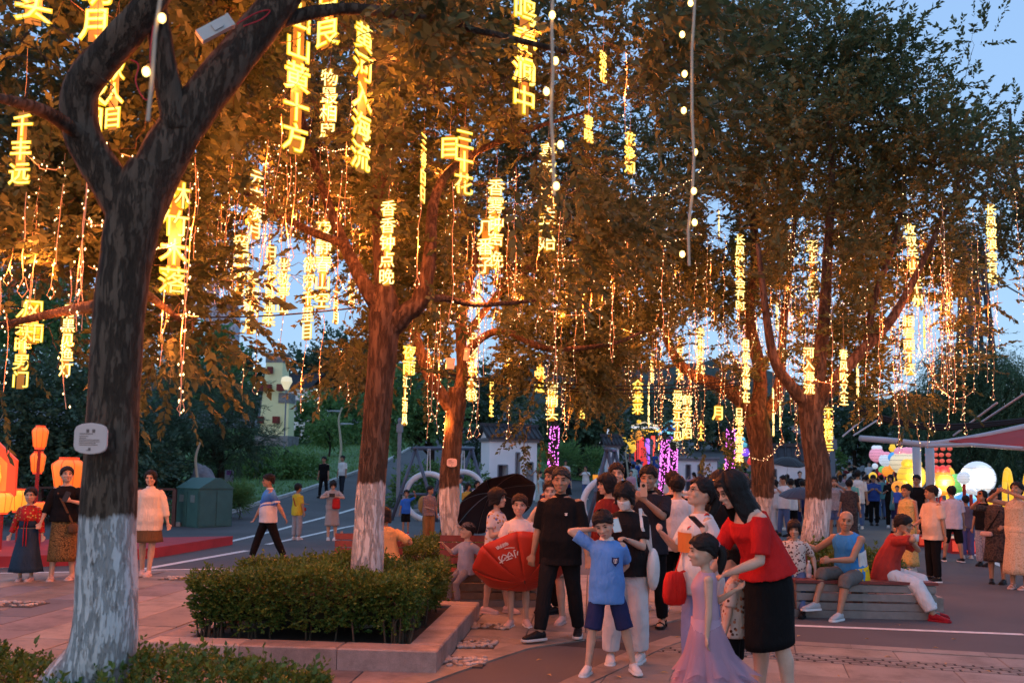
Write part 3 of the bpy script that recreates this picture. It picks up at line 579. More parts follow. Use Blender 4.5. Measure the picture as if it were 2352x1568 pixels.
tree('hackberry_tree', 'dark knobbly hackberry tree behind the bench with the seated couple', [(b5, .21), (b5+Vector((0, 0, .3)), .195), tp(1876, 1190, 13.5, .185), tp(1880, 1090, 13.5, .18), tp(1866, 1000, 13.5, .165), tp(1862, 935, 13.5, .18), tp(1866, 890, 13.5, .13)],
     [[tp(1862, 940, 13.5, .12), tp(1820, 890, 13.4, .09), tp(1780, 830, 13.3, .075), tp(1760, 720, 13.3, .055), tp(1740, 560, 13.3, .03)],
      [tp(1866, 930, 13.5, .14), tp(1880, 840, 13.6, .115), tp(1892, 740, 13.8, .10), tp(1900, 600, 14.0, .08), tp(1910, 420, 14.2, .05), tp(1900, 200, 14.4, .025)],
      [tp(1875, 930, 13.5, .12), tp(1920, 870, 13.4, .095), tp(1985, 800, 13.4, .085), tp(2050, 730, 13.4, .07), tp(2110, 620, 13.5, .05), tp(2180, 470, 13.7, .03), tp(2240, 330, 13.9, .015)],
      [tp(1990, 790, 13.4, .06), tp(2010, 680, 13.6, .05), tp(2060, 540, 13.8, .035), tp(2080, 400, 14, .02)]],
     [bl(1950, 640, 14.0, (1.7, 1.4, 1.1), 700), bl(1900, 360, 14.6, (2.1, 1.6, 1.4), 760), bl(2140, 470, 14.0, (1.2, 1.2, 1.0), 330), bl(2240, 360, 14.6, (.6, .8, .7), 80), bl(1990, 870, 14.6, (1.2, 1.0, .4), 210), bl(1830, 120, 15.2, (1.7, 1.4, 1.1), 400), bl(1990, 190, 15.0, (.9, 1.1, .9), 190), bl(2120, 790, 15.0, (.6, .7, .35), 90), bl(2180, 640, 14.5, (.7, .8, .5), 130), bl(1800, 700, 13.8, (.9, .9, .7), 200), bl(2235, 130, 15.2, (.22, .4, .8), 18)],
     1.28, 15, droop=-.25)
b6 = Vector((10.6, 17.5, 0))
tree('hackberry_tree', 'leafy tree reaching in beside the lattice mast', [(b6, .22), (b6+Vector((0, 0, 1.5)), .2), (b6+Vector((0, 0, 3.2)), .17)],
     [[(b6+Vector((0, 0, 3)), .12), tp(2380, 600, 17.4, .08), tp(2330, 400, 17.2, .05), tp(2320, 250, 17.2, .02)], [(b6+Vector((0, 0, 3)), .12), tp(2480, 600, 17.6, .08), tp(2460, 300, 17.6, .03)]],
     [bl(2335, 480, 17.3, (.6, .9, .8), 110), bl(2450, 420, 17.6, (.9, 1.0, 1.2), 110), bl(2310, 570, 17, (.45, .6, .35), 60), bl(2300, 330, 17.3, (.3, .6, .9), 36)], 1.3, 16, droop=-.2)
# pale name plates on two trunks
PLATE = M('plate pink', (.62, .50, .46), .5, .06, 8); INK = M('plate ink', (.16, .11, .10), .6, 0)
def name_plate(cx, cy, Y, w, h, label, text):
    p = at(cx, cy, Y); e = empty('tree_plate', p, R(4), label, 'sign'); b = MB()
    pr = []; 
    for k in range(48):
        a = 2*math.pi*k/48; x, z = math.cos(a), math.sin(a); m = max(abs(x), abs(z)); x, z = x/m, z/m
        r = 1.0+.10*math.exp(-(x/.45)**2)*(abs(z) > .95)-.16*max(0, (abs(x)+abs(z)-1.6)/.4)
        pr.append((x*w/2*(1-.12*max(0, (abs(x)+abs(z)-1.55)/.45)), z*h/2*r))
    b.loft([[(x, .006, z) for x, z in pr], [(x, -.006, z) for x, z in pr], [(x*.96, -.009, z*.96) for x, z in pr]]); b.build('board', PLATE, e)
    for k, (zz, ww, hh) in enumerate(text):
        b = MB()
        if hh > .015*h*8:
            for s in (-1, 1): 
                for q in range(3): b.box((s*w*.09+(q-1)*w*.03, -.0105, zz*h), (w*.012, .002, hh)); b.box((s*w*.09, -.0106, zz*h+(q-1)*hh*.35), (w*.085, .002, hh*.13))
        else: b.box((-w*.33+ww*w/2, -.0105, zz*h), (ww*w, .002, hh))
        b.build('lettering', INK, e)
    b = MB(); b.box((-.01*w, -.0105, -.36*h), (w*.07, .002, w*.07)); b.box((-.04*w, -.0106, -.41*h), (w*.12, .002, w*.02)); b.build('emblem', INK, e)
    return e
TXT = [(.27, .3, .019), (.17, .4, .004), (.08, .26, .003), (.02, .2, .003), (-.04, .6, .003), (-.10, .62, .003), (-.16, .5, .003), (-.22, .56, .003)]
name_plate(209, 1007, 4.965, .175, .155, 'scalloped pink name plate fixed to the thick forked trunk', TXT)
name_plate(1038, 1062, 13.44, .15, .115, 'small peach name plate on the slim tree trunk', [(.25, .3, .012), (.05, .5, .006), (-.12, .5, .006)])
# ------------------------------------------------------------------ planters and clipped hedges
KERB = stone_mat('planter granite', (.30, .245, .22), (.40, .33, .29), .65); SOIL = M('soil', (.055, .038, .026), .95, .4, 20, .8, 30)
STEMM = M('hedge stem', (.07, .05, .032), .9, .3, 20)
def planter(key, label, kh=.19, kw=.30, tree_at=None):
    nr, w, d = PLANTERS[key]; e = empty('planter', nr, 0, label, 'planter'); A = -EV
    def stone(u0, u1, v0, v1):
        b = MB(); c = EU*((u0+u1)/2)+A*((v0+v1)/2); hx, hy = (u1-u0)/2-.003, (v1-v0)/2-.003
        V = []
        for z, s in ((-.06, 0), (kh-.012, 0), (kh, .012)):
            for a_, b_ in ((-1, -1), (1, -1), (1, 1), (-1, 1)): q = c+EU*(a_*(hx-s))+A*(b_*(hy-s)); V.append((q.x, q.y, z))
        b.add(V, [(8, 9, 10, 11)]+[(k*4+i, k*4+(i+1) % 4, k*4+4+(i+1) % 4, k*4+4+i) for k in (0, 1) for i in range(4)]); b.build('kerbstone', KERB, e)
    n = max(2, round(w/.85))
    for k in range(n): stone(0, kw, k*w/n, (k+1)*w/n); stone(d-kw, d, k*w/n, (k+1)*w/n)
    m = max(2, round((d-2*kw)/.85))
    for k in range(m):
        u0, u1 = kw+k*(d-2*kw)/m, kw+(k+1)*(d-2*kw)/m; stone(u0, u1, 0, kw); stone(u0, u1, w-kw, w)
    b = MB(); c = EU*(d/2)+A*(w/2); b.obox((c.x, c.y, kh-.12), EU*(d/2-kw+.02), A*(w/2-kw+.02), (0, 0, .08)); b.build('soil', SOIL, e)
def hedge(key, label, u0, u1, v0, v1, z0, z1, n, seed, Lf=.034, shoots=0):
    nr, w, d = PLANTERS[key]; rng = np.random.default_rng(seed); random.seed(seed); A = -EV
    e = empty('boxwood_hedge', nr, 0, label, 'hedge'); eu, ea = np.array(list(EU)), np.array(list(A))
    def surf(m):
        u, v, z = rng.uniform(u0, u1, m), rng.uniform(v0, v1, m), rng.uniform(0, 1, m)**.8
        k = rng.choice(5, m, p=[.44, .17, .13, .13, .13])
        dp = np.abs(rng.normal(0, .05, m))
        u = np.where(k == 1, u0+dp, np.where(k == 2, u1-dp, u)); v = np.where(k == 3, v0+dp, np.where(k == 4, v1-dp, v))
        zz = np.where(k == 0, 1.0, z); H = z1-z0
        bulge = .05*np.sin(u*5.1+seed)+.05*np.sin(v*4.3+1.7*seed)+.03*np.sin(u*11+v*9)
        Z = z0+zz*(H+bulge)-np.where(k == 0, dp, 0)
        under = (1-zz)**2*.10; u = u+np.where(k == 1, under-bulge*.7, np.where(k == 2, -under, 0)); v = v+np.where(k == 3, under-bulge*.7, np.where(k == 4, bulge*.7-under, 0))
        P = u[:, None]*eu+v[:, None]*ea; P[:, 2] = Z
        nn = np.zeros((m, 3)); nn[k == 0] = (0, 0, 1); nn[k == 1] = -eu; nn[k == 2] = eu; nn[k == 3] = -ea; nn[k == 4] = ea
        return P, nn+np.array([0, 0, .55])+rng.normal(0, .45, (m, 3))
    P, D = surf(n); V = sprays(P, D, 7, Lf, Lf*.3, .085, .3, rng=rng)
    if shoots:
        P2, D2 = surf(shoots); D2 = D2*.3+np.array([0, 0, 1.0]); V = np.concatenate([V, sprays(P2, D2, 9, Lf*1.2, Lf*.36, .16, .3, rng=rng)])
    obj('foliage', fastmesh('foliage', V, quads(V), HEDGEM), e)
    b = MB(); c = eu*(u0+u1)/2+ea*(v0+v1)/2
    b.obox((c[0], c[1], (z0+z1)/2-.02), EU*((u1-u0)/2-.13), A*((v1-v0)/2-.13), (0, 0, (z1-z0)/2-.10)); b.build('shade_core', M('hedge inner shade', (.018, .022, .008), .95, .5, 14), e)  # solid dark core, coloured for the shade among the inner twigs
    b = MB()
    for _ in range(int(26*(u1-u0)*(v1-v0)**.5)):
        u, v = random.uniform(u0+.08, u1-.08), random.choice([v0+random.uniform(.06, .2), v1-random.uniform(.06, .2), random.uniform(v0, v1)])
        if random.random() < .5: u = u0+random.uniform(.05, .2)
        p = Vector(eu*u+ea*v); b.tube([(p.x, p.y, z0-.26), (p.x+random.gauss(0, .03), p.y+random.gauss(0, .03), z0+.12), (p.x+random.gauss(0, .07), p.y+random.gauss(0, .07), z0+.3)], [.012, .009, .005], 5)
    b.build('stems', STEMM, e)['kind'] = 'stuff'
planter('two', 'square granite kerb planter round the straight tree'); planter('one', 'granite kerb planter round the thick forked tree'); planter('three', 'granite kerb planter behind the red bench'); planter('right', 'planter in the middle of the slatted benches')
hedge('two', 'clipped boxwood hedge filling the square planter under the straight tree', .33, 2.68, .31, 2.32, .24, .68, 8200, 5, shoots=120)
hedge('one', 'loose boxwood hedge round the foot of the thick forked tree', .25, 2.12, .1, 2.65, .22, .50, 5600, 6, .034, 140)
hedge('three', 'low boxwood hedge behind the red bench', .2, 2.3, .2, 2.0, .24, .60, 2600, 8, .04, 60)
hedge('right', 'leafy shrub inside the bench ring behind the seated man', .3, 2.1, .35, 1.9, .15, .62, 1500, 9, .05, 120)
# ------------------------------------------------------------------ glowing verse signs hanging in the trees
EXPO = SC.view_settings.exposure; K = 2.0**(-EXPO)
CORE_W = EM('neon tube warm white', (1, .76, .30), 2.7*K, (.05, .045, .03)); EDGE_W = EM('acrylic edge glow amber', (1, .58, .035), 1.1*K, (.03, .02, .005))
CORE_Y = EM('neon tube yellow', (1, .80, .17), 2.3*K, (.05, .04, .01)); EDGE_Y = EM('acrylic edge glow yellow', (1, .60, .008), 1.15*K, (.03, .02, .004))
STRIP = EM('acrylic strip', (1, .40, .02), .34*K, (.04, .025, .008))
CORDM = M('thin lamp cord', (.30, .22, .14), .6, .1)
GLY = {}
def glyph(ch, off, ext, mat):
    k = (ch, off, mat.name)
    if k not in GLY:
        cu = bpy.data.curves.new('character', 'FONT'); cu.body = ch; cu.size = 1; cu.extrude = ext; cu.offset = off; cu.resolution_u = 2; cu.align_x = 'CENTER'
        o = bpy.data.objects.new('character', cu); me = bpy.data.meshes.new_from_object(o); bpy.data.objects.remove(o); bpy.data.curves.remove(cu)
        me.transform(Matrix.Translation((0, -.38, 0))); me.transform(Matrix.Rotation(R(90), 4, 'X')); me.name = 'character'; me.materials.clear(); me.materials.append(mat); GLY[k] = me
    return GLY[k]
def sign(x, y0, y1, text, Y=None, yaw=0.0, style='w', where='', lean=0.0, pw=1.0, cord=.5):
    n = len(text); pitch = (y1-y0)/n
    Y = sign_depth(y0, y1, n, Y)
    p = at(x, (y0+y1)/2, Y); wp = pitch*Y/FPX; yaw = yaw+random.uniform(-14, 14)
    e = empty('neon_verse_sign', p, R(yaw), None, 'neon sign', 'glowing verse signs hung in the trees'); e.rotation_euler = (0, R(lean), R(yaw))
    lab = {'w': 'warm white neon sign', 'y': 'deep yellow neon sign'}[style]
    e['label'] = f'{lab} reading {text} ({"".join(PINYIN[q] for q in text)}), {where}'
    core, edge = (CORE_W, EDGE_W) if style == 'w' else (CORE_Y, EDGE_Y); s = wp*.98
    for i, ch in enumerate(text):
        if ch == ' ': continue
        o = obj('character', glyph(ch, -.004, .035, core), e, (0, 0, (n/2-.5-i)*wp)); o.scale = (s, s, s)
        q = obj('outline', glyph(ch, .034, .012, edge), o, (0, 0, 0))
    b = MB(); w = s*.42; h = n*wp*1.02; b.box((0, .012*s, 0), (w, .010*s, h)); b.build('backing_strip', STRIP, e)
    b = MB(); b.tube([(0, 0, h/2), (.01, 0, h/2+cord*.5), (0, 0, h/2+cord)], .003, 4); b.build('cord', CORDM, e)
    point(e, (0, -.16, 0), (62 if where[0] not in 'oa' or 'slim' in where else 23)*pw*K*(wp/.26)*(n/4.0), LAMPC, .05)
    return e
random.seed(21)
for a in SIGNS: sign(*a)
# ------------------------------------------------------------------ strings of fairy lights
BULB = EM('fairy bulb', (1, .70, .30), 4.6*K, (1, .9, .7)); BULBY = EM('amber fairy bulb', (1, .62, .16), 7*K, (1, .8, .4)); BULBP = EM('pink fairy bulb', (1, .16, .85), 3.2*K, (1, .5, .9))
WIRE = M('clear lamp wire', (.50, .36, .24), .45, .1, 20, spec=.5)
_oct = np.array([(1, 0, 0), (0, 1, 0), (-1, 0, 0), (0, -1, 0), (0, 0, 1.5), (0, 0, -1.5)], float); _of = np.array([(0, 1, 4), (1, 2, 4), (2, 3, 4), (3, 0, 4), (1, 0, 5), (2, 1, 5), (3, 2, 5), (0, 3, 5)])
def octs(C, r):
    C = np.asarray(C); r = np.broadcast_to(np.asarray(r, float), (len(C),)); V = (C[:, None]+_oct[None]*r[:, None, None]).reshape(-1, 3); F = (np.arange(len(C))[:, None, None]*6+_of[None]).reshape(-1, 3); return V, F
def light_string(P, label, group, br=.0066, wr=.0032, space=.10, mat=None, name='fairy_light_string'):
    P = [Vector(p) for p in P]; base = P[0]; e = empty(name, base, 0, label, 'string lights', group)
    b = MB(); b.tube([p-base for p in P], wr, 4 if wr < .005 else 8, False); w = b.build('wire', WIRE, e)
    C = []; acc = random.uniform(0, space); k = 0
    for a, c in zip(P, P[1:]):
        L = (c-a).length
        while acc < L:
            d = (c-a).normalized(); q = Vector((random.gauss(0, 1), random.gauss(0, 1), random.gauss(0, .3))); q = (q-d*q.dot(d)).normalized(); C.append(a+(c-a)*(acc/L)+q*random.uniform(.012, .03)*(br/.0066)-base); acc += space*random.uniform(.75, 1.3)
        acc -= L
    if C:
        global NSTR
        NSTR += 1
        if NSTR % 2 == 0 and space < .11 and abs(P[0].z-P[-1].z) > .3: point(e, C[len(C)//2]+Vector((0, -.05, 0)), (22 if 'bench' not in label and 'orange' not in label else 11)*K, LAMPC, .04)
        if br > .011: fat_bulbs(C, br, e, mat or BULB); return e
        V, F = octs([list(c) for c in C], br*np.random.default_rng(len(C)).uniform(.75, 1.2, len(C))); o = obj('bulbs', fastmesh('bulbs', V, F, mat or BULB, True), e); o['kind'] = 'stuff'
    return e
NSTR = 0
def fat_bulbs(C, r, e, mat):
    for c in C: b = MB(); b.ell(c, (r, r, r*1.3), 10, 8); b.build('bulb', mat, e, True)
def hang(x, y0, y1, Y, label, group, loop=False, wob=1.0, **kw):
    a, c = at(x, y0, Y), at(x, y1, Y); c = Vector((a.x, a.y, c.z)); L = a.z-c.z; n = max(4, int(L/.16)); P = []; ox = oy = 0
    for i in range(n+1):
        ox = ox*.8+random.gauss(0, .011)*wob; oy = oy*.8+random.gauss(0, .011)*wob; P.append((a.x+ox+wob*.012*math.sin(i*1.3), a.y+oy, a.z-L*i/n))
    if loop:
        q = Vector(P[-1]); r = random.uniform(.035, .07)
        P += [(q.x-r*.7, q.y, q.z-r*1.6), (q.x, q.y, q.z-r*2.5), (q.x+r*.7, q.y, q.z-r*1.5), (q.x+r*.2, q.y, q.z+r*.2)]
    return light_string(P, label, group, **kw)
def swag(x1, y1, Y1, x2, y2, Y2, sag, label, group, **kw):
    a, b = at(x1, y1, Y1), at(x2, y2, Y2); P = []
    for i in range(15):
        t = i/14; p = a.lerp(b, t); p.z -= sag*4*t*(1-t); P.append(p+Vector((random.gauss(0, .008), random.gauss(0, .008), random.gauss(0, .008))))
    return light_string(P, label, group, **kw)
random.seed(33)
G1 = ('strand of warm fairy lights hanging from the thick forked tree', 'fairy lights of the forked tree'); G2 = ('strand of warm fairy lights hanging from the straight planter tree', 'fairy lights of the straight tree')
G3 = ('strand of warm fairy lights hanging from the slim tree', 'fairy lights of the slim tree'); G4 = ('strand of warm fairy lights hanging over the crowd from the orange lit tree', 'fairy lights of the orange lit tree'); G5 = ('strand of warm fairy lights hanging from the bench tree', 'fairy lights of the bench tree')
# three very near strands with fat bulbs
for (x, y0, y1, Y, lab) in [(377, -120, 285, 2.7, 'thick clear cable with four large bulbs in front of the forked trunk'), (1272, -120, 450, 3.3, 'thick clear cable with fat amber bulbs over the slim tree'), (1588, -120, 612, 3.9, 'long thick cable with paired amber bulbs against the dark crown')]:
    hang(x, y0, y1, Y, lab, None, False, .55, br=.0112, wr=.006, space=.17, mat=BULBY)
for (x, y0, y1, Y) in [(62, 440, 640, 6.5), (100, 330, 720, 7.2), (78, 470, 700, 7), (150, 420, 610, 6.8), (195, 420, 690, 5.9), (200, 400, 760, 6.1), (165, 620, 940, 6.4), (150, 350, 470, 7.5), (2, 640, 950, 6.4), (20, 720, 900, 6.8), (378, 640, 780, 6.9), (390, 700, 840, 7), (425, 560, 955, 6.3), (436, 420, 920, 6.6), (445, 360, 690, 7.4), (455, 380, 600, 7.8), (130, 500, 660, 7.4), (240, 330, 460, 6.4), (34, 480, 620, 7.6), (186, 560, 760, 6.3)]: hang(x, y0, y1, Y, *G1, loop=random.random() < .2)
def rnd(n, x0, x1, ya, yb, yc, yd, Ya, Yb, G, lp=.3):
    for k in range(n):
        x = x0+(x1-x0)*(k+random.random())/n; y0 = random.uniform(ya, yb); y1 = max(y0+70, random.uniform(yc, yd)); hang(x, y0, y1, random.uniform(Ya, Yb), *G, loop=random.random() < lp)
        if random.random() < .35: hang(x+random.uniform(-9, 9), y0+random.uniform(0, 60), y1-random.uniform(10, 90), random.uniform(Ya, Yb), *G)
for (x, y0, y1, Y) in [(617, 120, 640, 9), (600, 640, 880, 10.5), (655, 100, 470, 8.4), (652, 700, 820, 11), (703, 780, 950, 11.5), (742, 720, 945, 12), (680, 340, 570, 8.6), (806, 800, 905, 13), (780, 800, 900, 12), (556, 820, 905, 12), (662, 360, 700, 8.7), (548, 380, 560, 10), (522, 520, 690, 11)]: hang(x, y0, y1, Y, *G2, loop=random.random() < .4)
rnd(34, 480, 930, 180, 480, 480, 760, 9, 13.5, G2, .1)
for (x, y0, y1, Y) in [(985, 800, 1010, 13), (1022, 900, 1030, 13.5), (1040, 420, 760, 9), (1103, 560, 760, 10), (1085, 780, 990, 13.5), (965, 440, 640, 8.8), (1260, 760, 1000, 14), (1300, 850, 990, 14.5), (1312, 800, 985, 14.5), (1440, 120, 330, 9), (1520, 560, 760, 12.5)]: hang(x, y0, y1, Y, *G3, loop=random.random() < .5)
rnd(54, 930, 1440, 330, 700, 560, 1000, 10.5, 16.5, G3, .3)
rnd(50, 1430, 1800, 380, 850, 700, 1050, 14.5, 20, G4, .35)
rnd(52, 1790, 2200, 380, 760, 700, 1040, 12.5, 17, G5, .4)
for (x, y0, y1, Y) in [(2155, 540, 870, 14), (2168, 560, 970, 13.6), (2182, 520, 900, 14), (2205, 640, 950, 14.5), (2230, 470, 905, 14.5), (2243, 540, 860, 14), (2262, 560, 880, 14.2), (2276, 600, 905, 14.6), (2288, 640, 800, 14.4), (2346, 560, 850, 14), (2135, 740, 975, 14.8), (2062, 860, 1025, 15), (2200, 430, 640, 15), (2330, 420, 700, 15), (2215, 690, 900, 14.6)]: hang(x, y0, y1, Y, *G5, loop=random.random() < .6)
for _ in range(6):
    x, y = random.uniform(560, 900), random.uniform(250, 640); swag(x, y, random.uniform(9, 12), x+random.uniform(80, 230), y+random.uniform(-80, 120), random.uniform(9, 12), random.uniform(.05, .3), *G2)
for _ in range(8):
    x, y = random.uniform(930, 1420), random.uniform(420, 880); swag(x, y, random.uniform(11, 15), x+random.uniform(90, 260), y+random.uniform(-120, 120), random.uniform(11, 15), random.uniform(.1, .45), *G3)
for _ in range(7):
    x, y = random.uniform(1450, 1760), random.uniform(620, 960); swag(x, y, random.uniform(15, 19), x+random.uniform(50, 150), y+random.uniform(-100, 90), random.uniform(15, 19), random.uniform(.15, .7), *G4)
for _ in range(6):
    x, y = random.uniform(1780, 2150), random.uniform(520, 940); swag(x, y, random.uniform(12.5, 16), x+random.uniform(50, 170), y+random.uniform(-100, 110), random.uniform(12.5, 16), random.uniform(.15, .5), *G5)
for _ in range(8):
    x, y = random.uniform(-20, 380), random.uniform(330, 720); swag(x, y, random.uniform(6, 8), x+random.uniform(60, 150), y+random.uniform(-60, 90), random.uniform(6, 8), random.uniform(.03, .15), *G1)
# ------------------------------------------------------------------ overhead cables and supply boxes
BLACK = M('black rubber', (.012, .012, .014), .5, 0)
def cable(pts, r, label):
    P, rr = catmull([at(*p) for p in pts], [r]*len(pts), 8); b = MB(); b.tube(P, rr, 6); tag(b.build('cable', BLACK), label, 'cable')
cable([(-60, 699, 12), (209, 719, 12), (342, 728, 12), (600, 726, 12), (830, 706, 12)], .011, 'thin black cable strung behind the forked trunk')
cable([(930, 835, 14), (1089, 866, 14), (1330, 884, 14), (1561, 884, 14.5), (1700, 872, 15)], .010, 'uppermost thin black cable strung over the crowd')
cable([(930, 848, 14.1), (1089, 876, 14.1), (1330, 893, 14.1), (1561, 893, 14.6), (1700, 880, 15)], .010, 'middle thin black cable strung over the crowd')
cable([(930, 838, 14.2), (1089, 869, 14.2), (1330, 900, 14.2), (1561, 901, 14.7), (1700, 884, 15)], .010, 'lowest thin black cable strung over the crowd')
for k, dz in enumerate((0, 5, 9)): cable([(1960, 925+dz, 21), (2025, 955+dz, 21), (2133, 974+dz*1.2, 21), (2240, 972+dz, 21), (2420, 955+dz*.6, 21)], .035, ('upper', 'middle', 'lower')[k]+' strand of the heavy black cable bundle above the canopy')
BOXM = M('supply box plastic', (.55, .52, .48), .5, .08); REDW = M('red wire', (.45, .02, .02), .5, 0)
def supply(x, y, Y, d, rz, rx, label):
    p = at(x, y, Y); e = empty('power_supply_box', p, R(rz), label, 'electrical box'); e.rotation_euler = (0, R(rx), R(rz)); b = MB(); b.box((0, 0, 0), d); b.box((0, -d[1]/2-.006, d[2]*.1), (d[0]*.55, .012, d[2]*.3)); b.build('housing', BOXM, e)
    b = MB(); b.box((0, 0, d[2]/2+.008), (d[0]*1.08, d[1]*1.08, .016)); b.build('lid', BOXM, e); return e
supply(492, 68, 5.05, (.07, .05, .20), 20, 52, 'silver supply box strapped on the limb of the forked tree')
supply(1034, 836, 13.3, (.12, .08, .14), 10, 4, 'white box mounted in the fork of the slim tree'); supply(1072, 815, 13.5, (.07, .06, .17), -15, 8, 'narrow white box mounted on the slim tree limb')
for k, pts in enumerate([[(352, 60, 4.9), (345, 130, 4.85), (352, 200, 4.8), (335, 230, 4.8), (312, 190, 4.85), (318, 150, 4.9), (300, 138, 4.9)], [(545, 55, 5.2), (590, 30, 5.3), (620, 25, 5.35), (600, 45, 5.3), (560, 60, 5.2)]]):
    P, rr = catmull([at(*p) for p in pts], [.0045]*len(pts), 6); b = MB(); b.tube(P, rr, 5); tag(b.build('cable', REDW), ('loose loop of red wire in the fork of the thick tree', 'tangle of red wire on the right limb of the thick tree')[k], 'cable')
# ------------------------------------------------------------------ people
SKIN = {}
def skin_mat(k):
    if k not in SKIN:
        c = [(.46, .27, .18), (.52, .33, .235), (.36, .20, .125), (.56, .37, .28)][k]
        m = M('skin %d' % k, c, .5, .10, 14, .1, 120, 0, .4); m.node_tree.nodes['Principled BSDF'].inputs['Subsurface Weight'].default_value = .08; m.node_tree.nodes['Principled BSDF'].inputs['Subsurface Radius'].default_value = (.02, .008, .004); SKIN[k] = m
    return SKIN[k]
def fabric(name, col, rough=.85, kind=None, c2=None, sc=1.0, c3=None):
    if name in MATS: return MATS[name]
    m, nd, lk, b = new_mat(name); b.inputs['Roughness'].default_value = rough; b.inputs['Specular IOR Level'].default_value = .10
    v = tc(nd, lk, 1.0)
    base = ramp(nd, lk, noise(nd, lk, v, 5, 3), [(.3, mul(col, .88)), (.7, mul(col, 1.1))])
    if kind == 'floral':
        vo = nd.new('ShaderNodeTexVoronoi'); vo.inputs['Scale'].default_value = 17*sc; lk.new(v, vo.inputs['Vector']); hs = nd.new('ShaderNodeSeparateColor'); lk.new(vo.outputs['Color'], hs.inputs[0])
        pc = ramp(nd, lk, hs.outputs[0], [(0, c2), (.34, c2), (.35, c3 or c2), (.66, c3 or c2), (.67, mul(c2, .25)), (1, mul(c2, .25))], 'CONSTANT')
        f = ramp(nd, lk, vo.outputs['Distance'], [(.33, (1,)*3), (.36, (0,)*3)]); mx = nd.new('ShaderNodeMix'); mx.data_type = 'RGBA'; lk.new(f, mx.inputs[0]); lk.new(base, mx.inputs[6]); lk.new(pc, mx.inputs[7]); base = mx.outputs[2]
    elif kind == 'spots':
        vo = nd.new('ShaderNodeTexVoronoi'); vo.feature = 'DISTANCE_TO_EDGE'; vo.inputs['Scale'].default_value = 45*sc; lk.new(v, vo.inputs['Vector']); nn = noise(nd, lk, v, 60*sc, 3); a = nd.new('ShaderNodeMath'); a.operation = 'MULTIPLY'; lk.new(vo.outputs['Distance'], a.inputs[0]); lk.new(nn, a.inputs[1])
        base = ramp(nd, lk, a.outputs[0], [(.035, c2), (.075, col)])
    elif kind == 'blotch':
        base = ramp(nd, lk, noise(nd, lk, v, 16*sc, 3, .6), [(.40, col), (.50, c2), (.60, c3 or col)], 'LINEAR')
    elif kind == 'stripes':
        w = nd.new('ShaderNodeTexWave'); w.bands_direction = 'Z'; w.inputs['Scale'].default_value = 9*sc; lk.new(v, w.inputs['Vector']); base = ramp(nd, lk, w.outputs['Fac'], [(.45, col), (.55, c2)])
    elif kind == 'fade':     # printed sports shirt: colour changes towards the hem
        sx = nd.new('ShaderNodeSeparateXYZ'); lk.new(v, sx.inputs[0]); w = nd.new('ShaderNodeMath'); w.operation = 'MULTIPLY_ADD'; w.inputs[1].default_value = -.28; lk.new(sx.outputs['X'], w.inputs[0]); lk.new(sx.outputs['Z'], w.inputs[2])
        mr = nd.new('ShaderNodeMapRange'); mr.inputs[1].default_value = .92; mr.inputs[2].default_value = 1.42; lk.new(w.outputs[0], mr.inputs[0])
        base = ramp(nd, lk, mr.outputs[0], [(0, c2), (.16, c2), (.17, col), (.22, col), (.23, c2), (.28, c2), (.30, mul(col, .7)), (.62, c3 or col), (1, col)])
    lk.new(base, b.inputs['Base Color'])
    v2 = tc(nd, lk, (1, 1, .38)); nn_ = nd.new('ShaderNodeTexNoise'); nn_.inputs['Scale'].default_value = 13; nn_.inputs['Detail'].default_value = 3; nn_.inputs['Distortion'].default_value = 1.6; lk.new(v2, nn_.inputs['Vector']); bump(nd, lk, b, nn_.outputs['Fac'], .55, .035); MATS[name] = m; return m
def hair_mat(name, col):
    m, nd, lk, b = new_mat(name); v = tc(nd, lk, (150, 150, 22)); n = noise(nd, lk, v, 1.0, 4, .65); lk.new(ramp(nd, lk, n, [(.3, mul(col, .45)), (.7, mul(col, 1.5))]), b.inputs['Base Color']); b.inputs['Roughness'].default_value = .58; b.inputs['Specular IOR Level'].default_value = .22; bump(nd, lk, b, n, .9, .006); MATS[name] = m; return m
HAIR = hair_mat('black hair', (.010, .008, .008)); HAIRB = hair_mat('dark brown hair', (.022, .012, .008)); HAIRG = hair_mat('greying hair', (.026, .024, .023))
EYE = M('eye', (.012, .008, .007), .2, 0, spec=.6); EYEW = M('eye white', (.62, .57, .53), .3, 0); LIP = M('lips', (.33, .11, .09), .45, .1); WHITE = M('white plastic', (.75, .75, .75), .4, .05); DARK = M('black plastic', (.02, .02, .022), .35, .1)
FOLDS = bpy.data.textures.new('folds', 'CLOUDS'); FOLDS.noise_scale = .14; FOLDS.noise_depth = 2
def ik(a, t, l1, l2, pole):
    a, t, pole = Vector(a), Vector(t), Vector(pole); d = t-a; D = min(d.length, (l1+l2)*.999); d.normalize(); t = a+d*D
    x = (l1*l1-l2*l2+D*D)/(2*D); h = math.sqrt(max(0, l1*l1-x*x)); p = pole-d*pole.dot(d)
    p = p.normalized() if p.length > 1e-5 else Vector((0, 1, 0)); return a+d*x+p*h, t
def ring(c, X, Yv, rx, ry, n=16, sq=0.0):
    o = []
    for k in range(n):
        a = 2*math.pi*k/n; cx, sy = math.cos(a), math.sin(a); g = 1+sq*(abs(cx*sy)); o.append(c+X*(cx*rx*g)+Yv*(sy*ry*g))
    return o
HZ = [-1.02, -.92, -.72, -.45, -.12, .22, .52, .78, .93, 1.0]; HW = [.20, .37, .52, .61, .655, .69, .67, .52, .30, .05]; HD = [.18, .40, .60, .74, .83, .88, .85, .66, .38, .06]; HY = [-.44, -.31, -.16, -.06, 0, .03, .06, .08, .09, .09]
def hsec(z): return np.interp(z, HZ, HW), np.interp(z, HZ, HD), np.interp(z, HZ, HY)
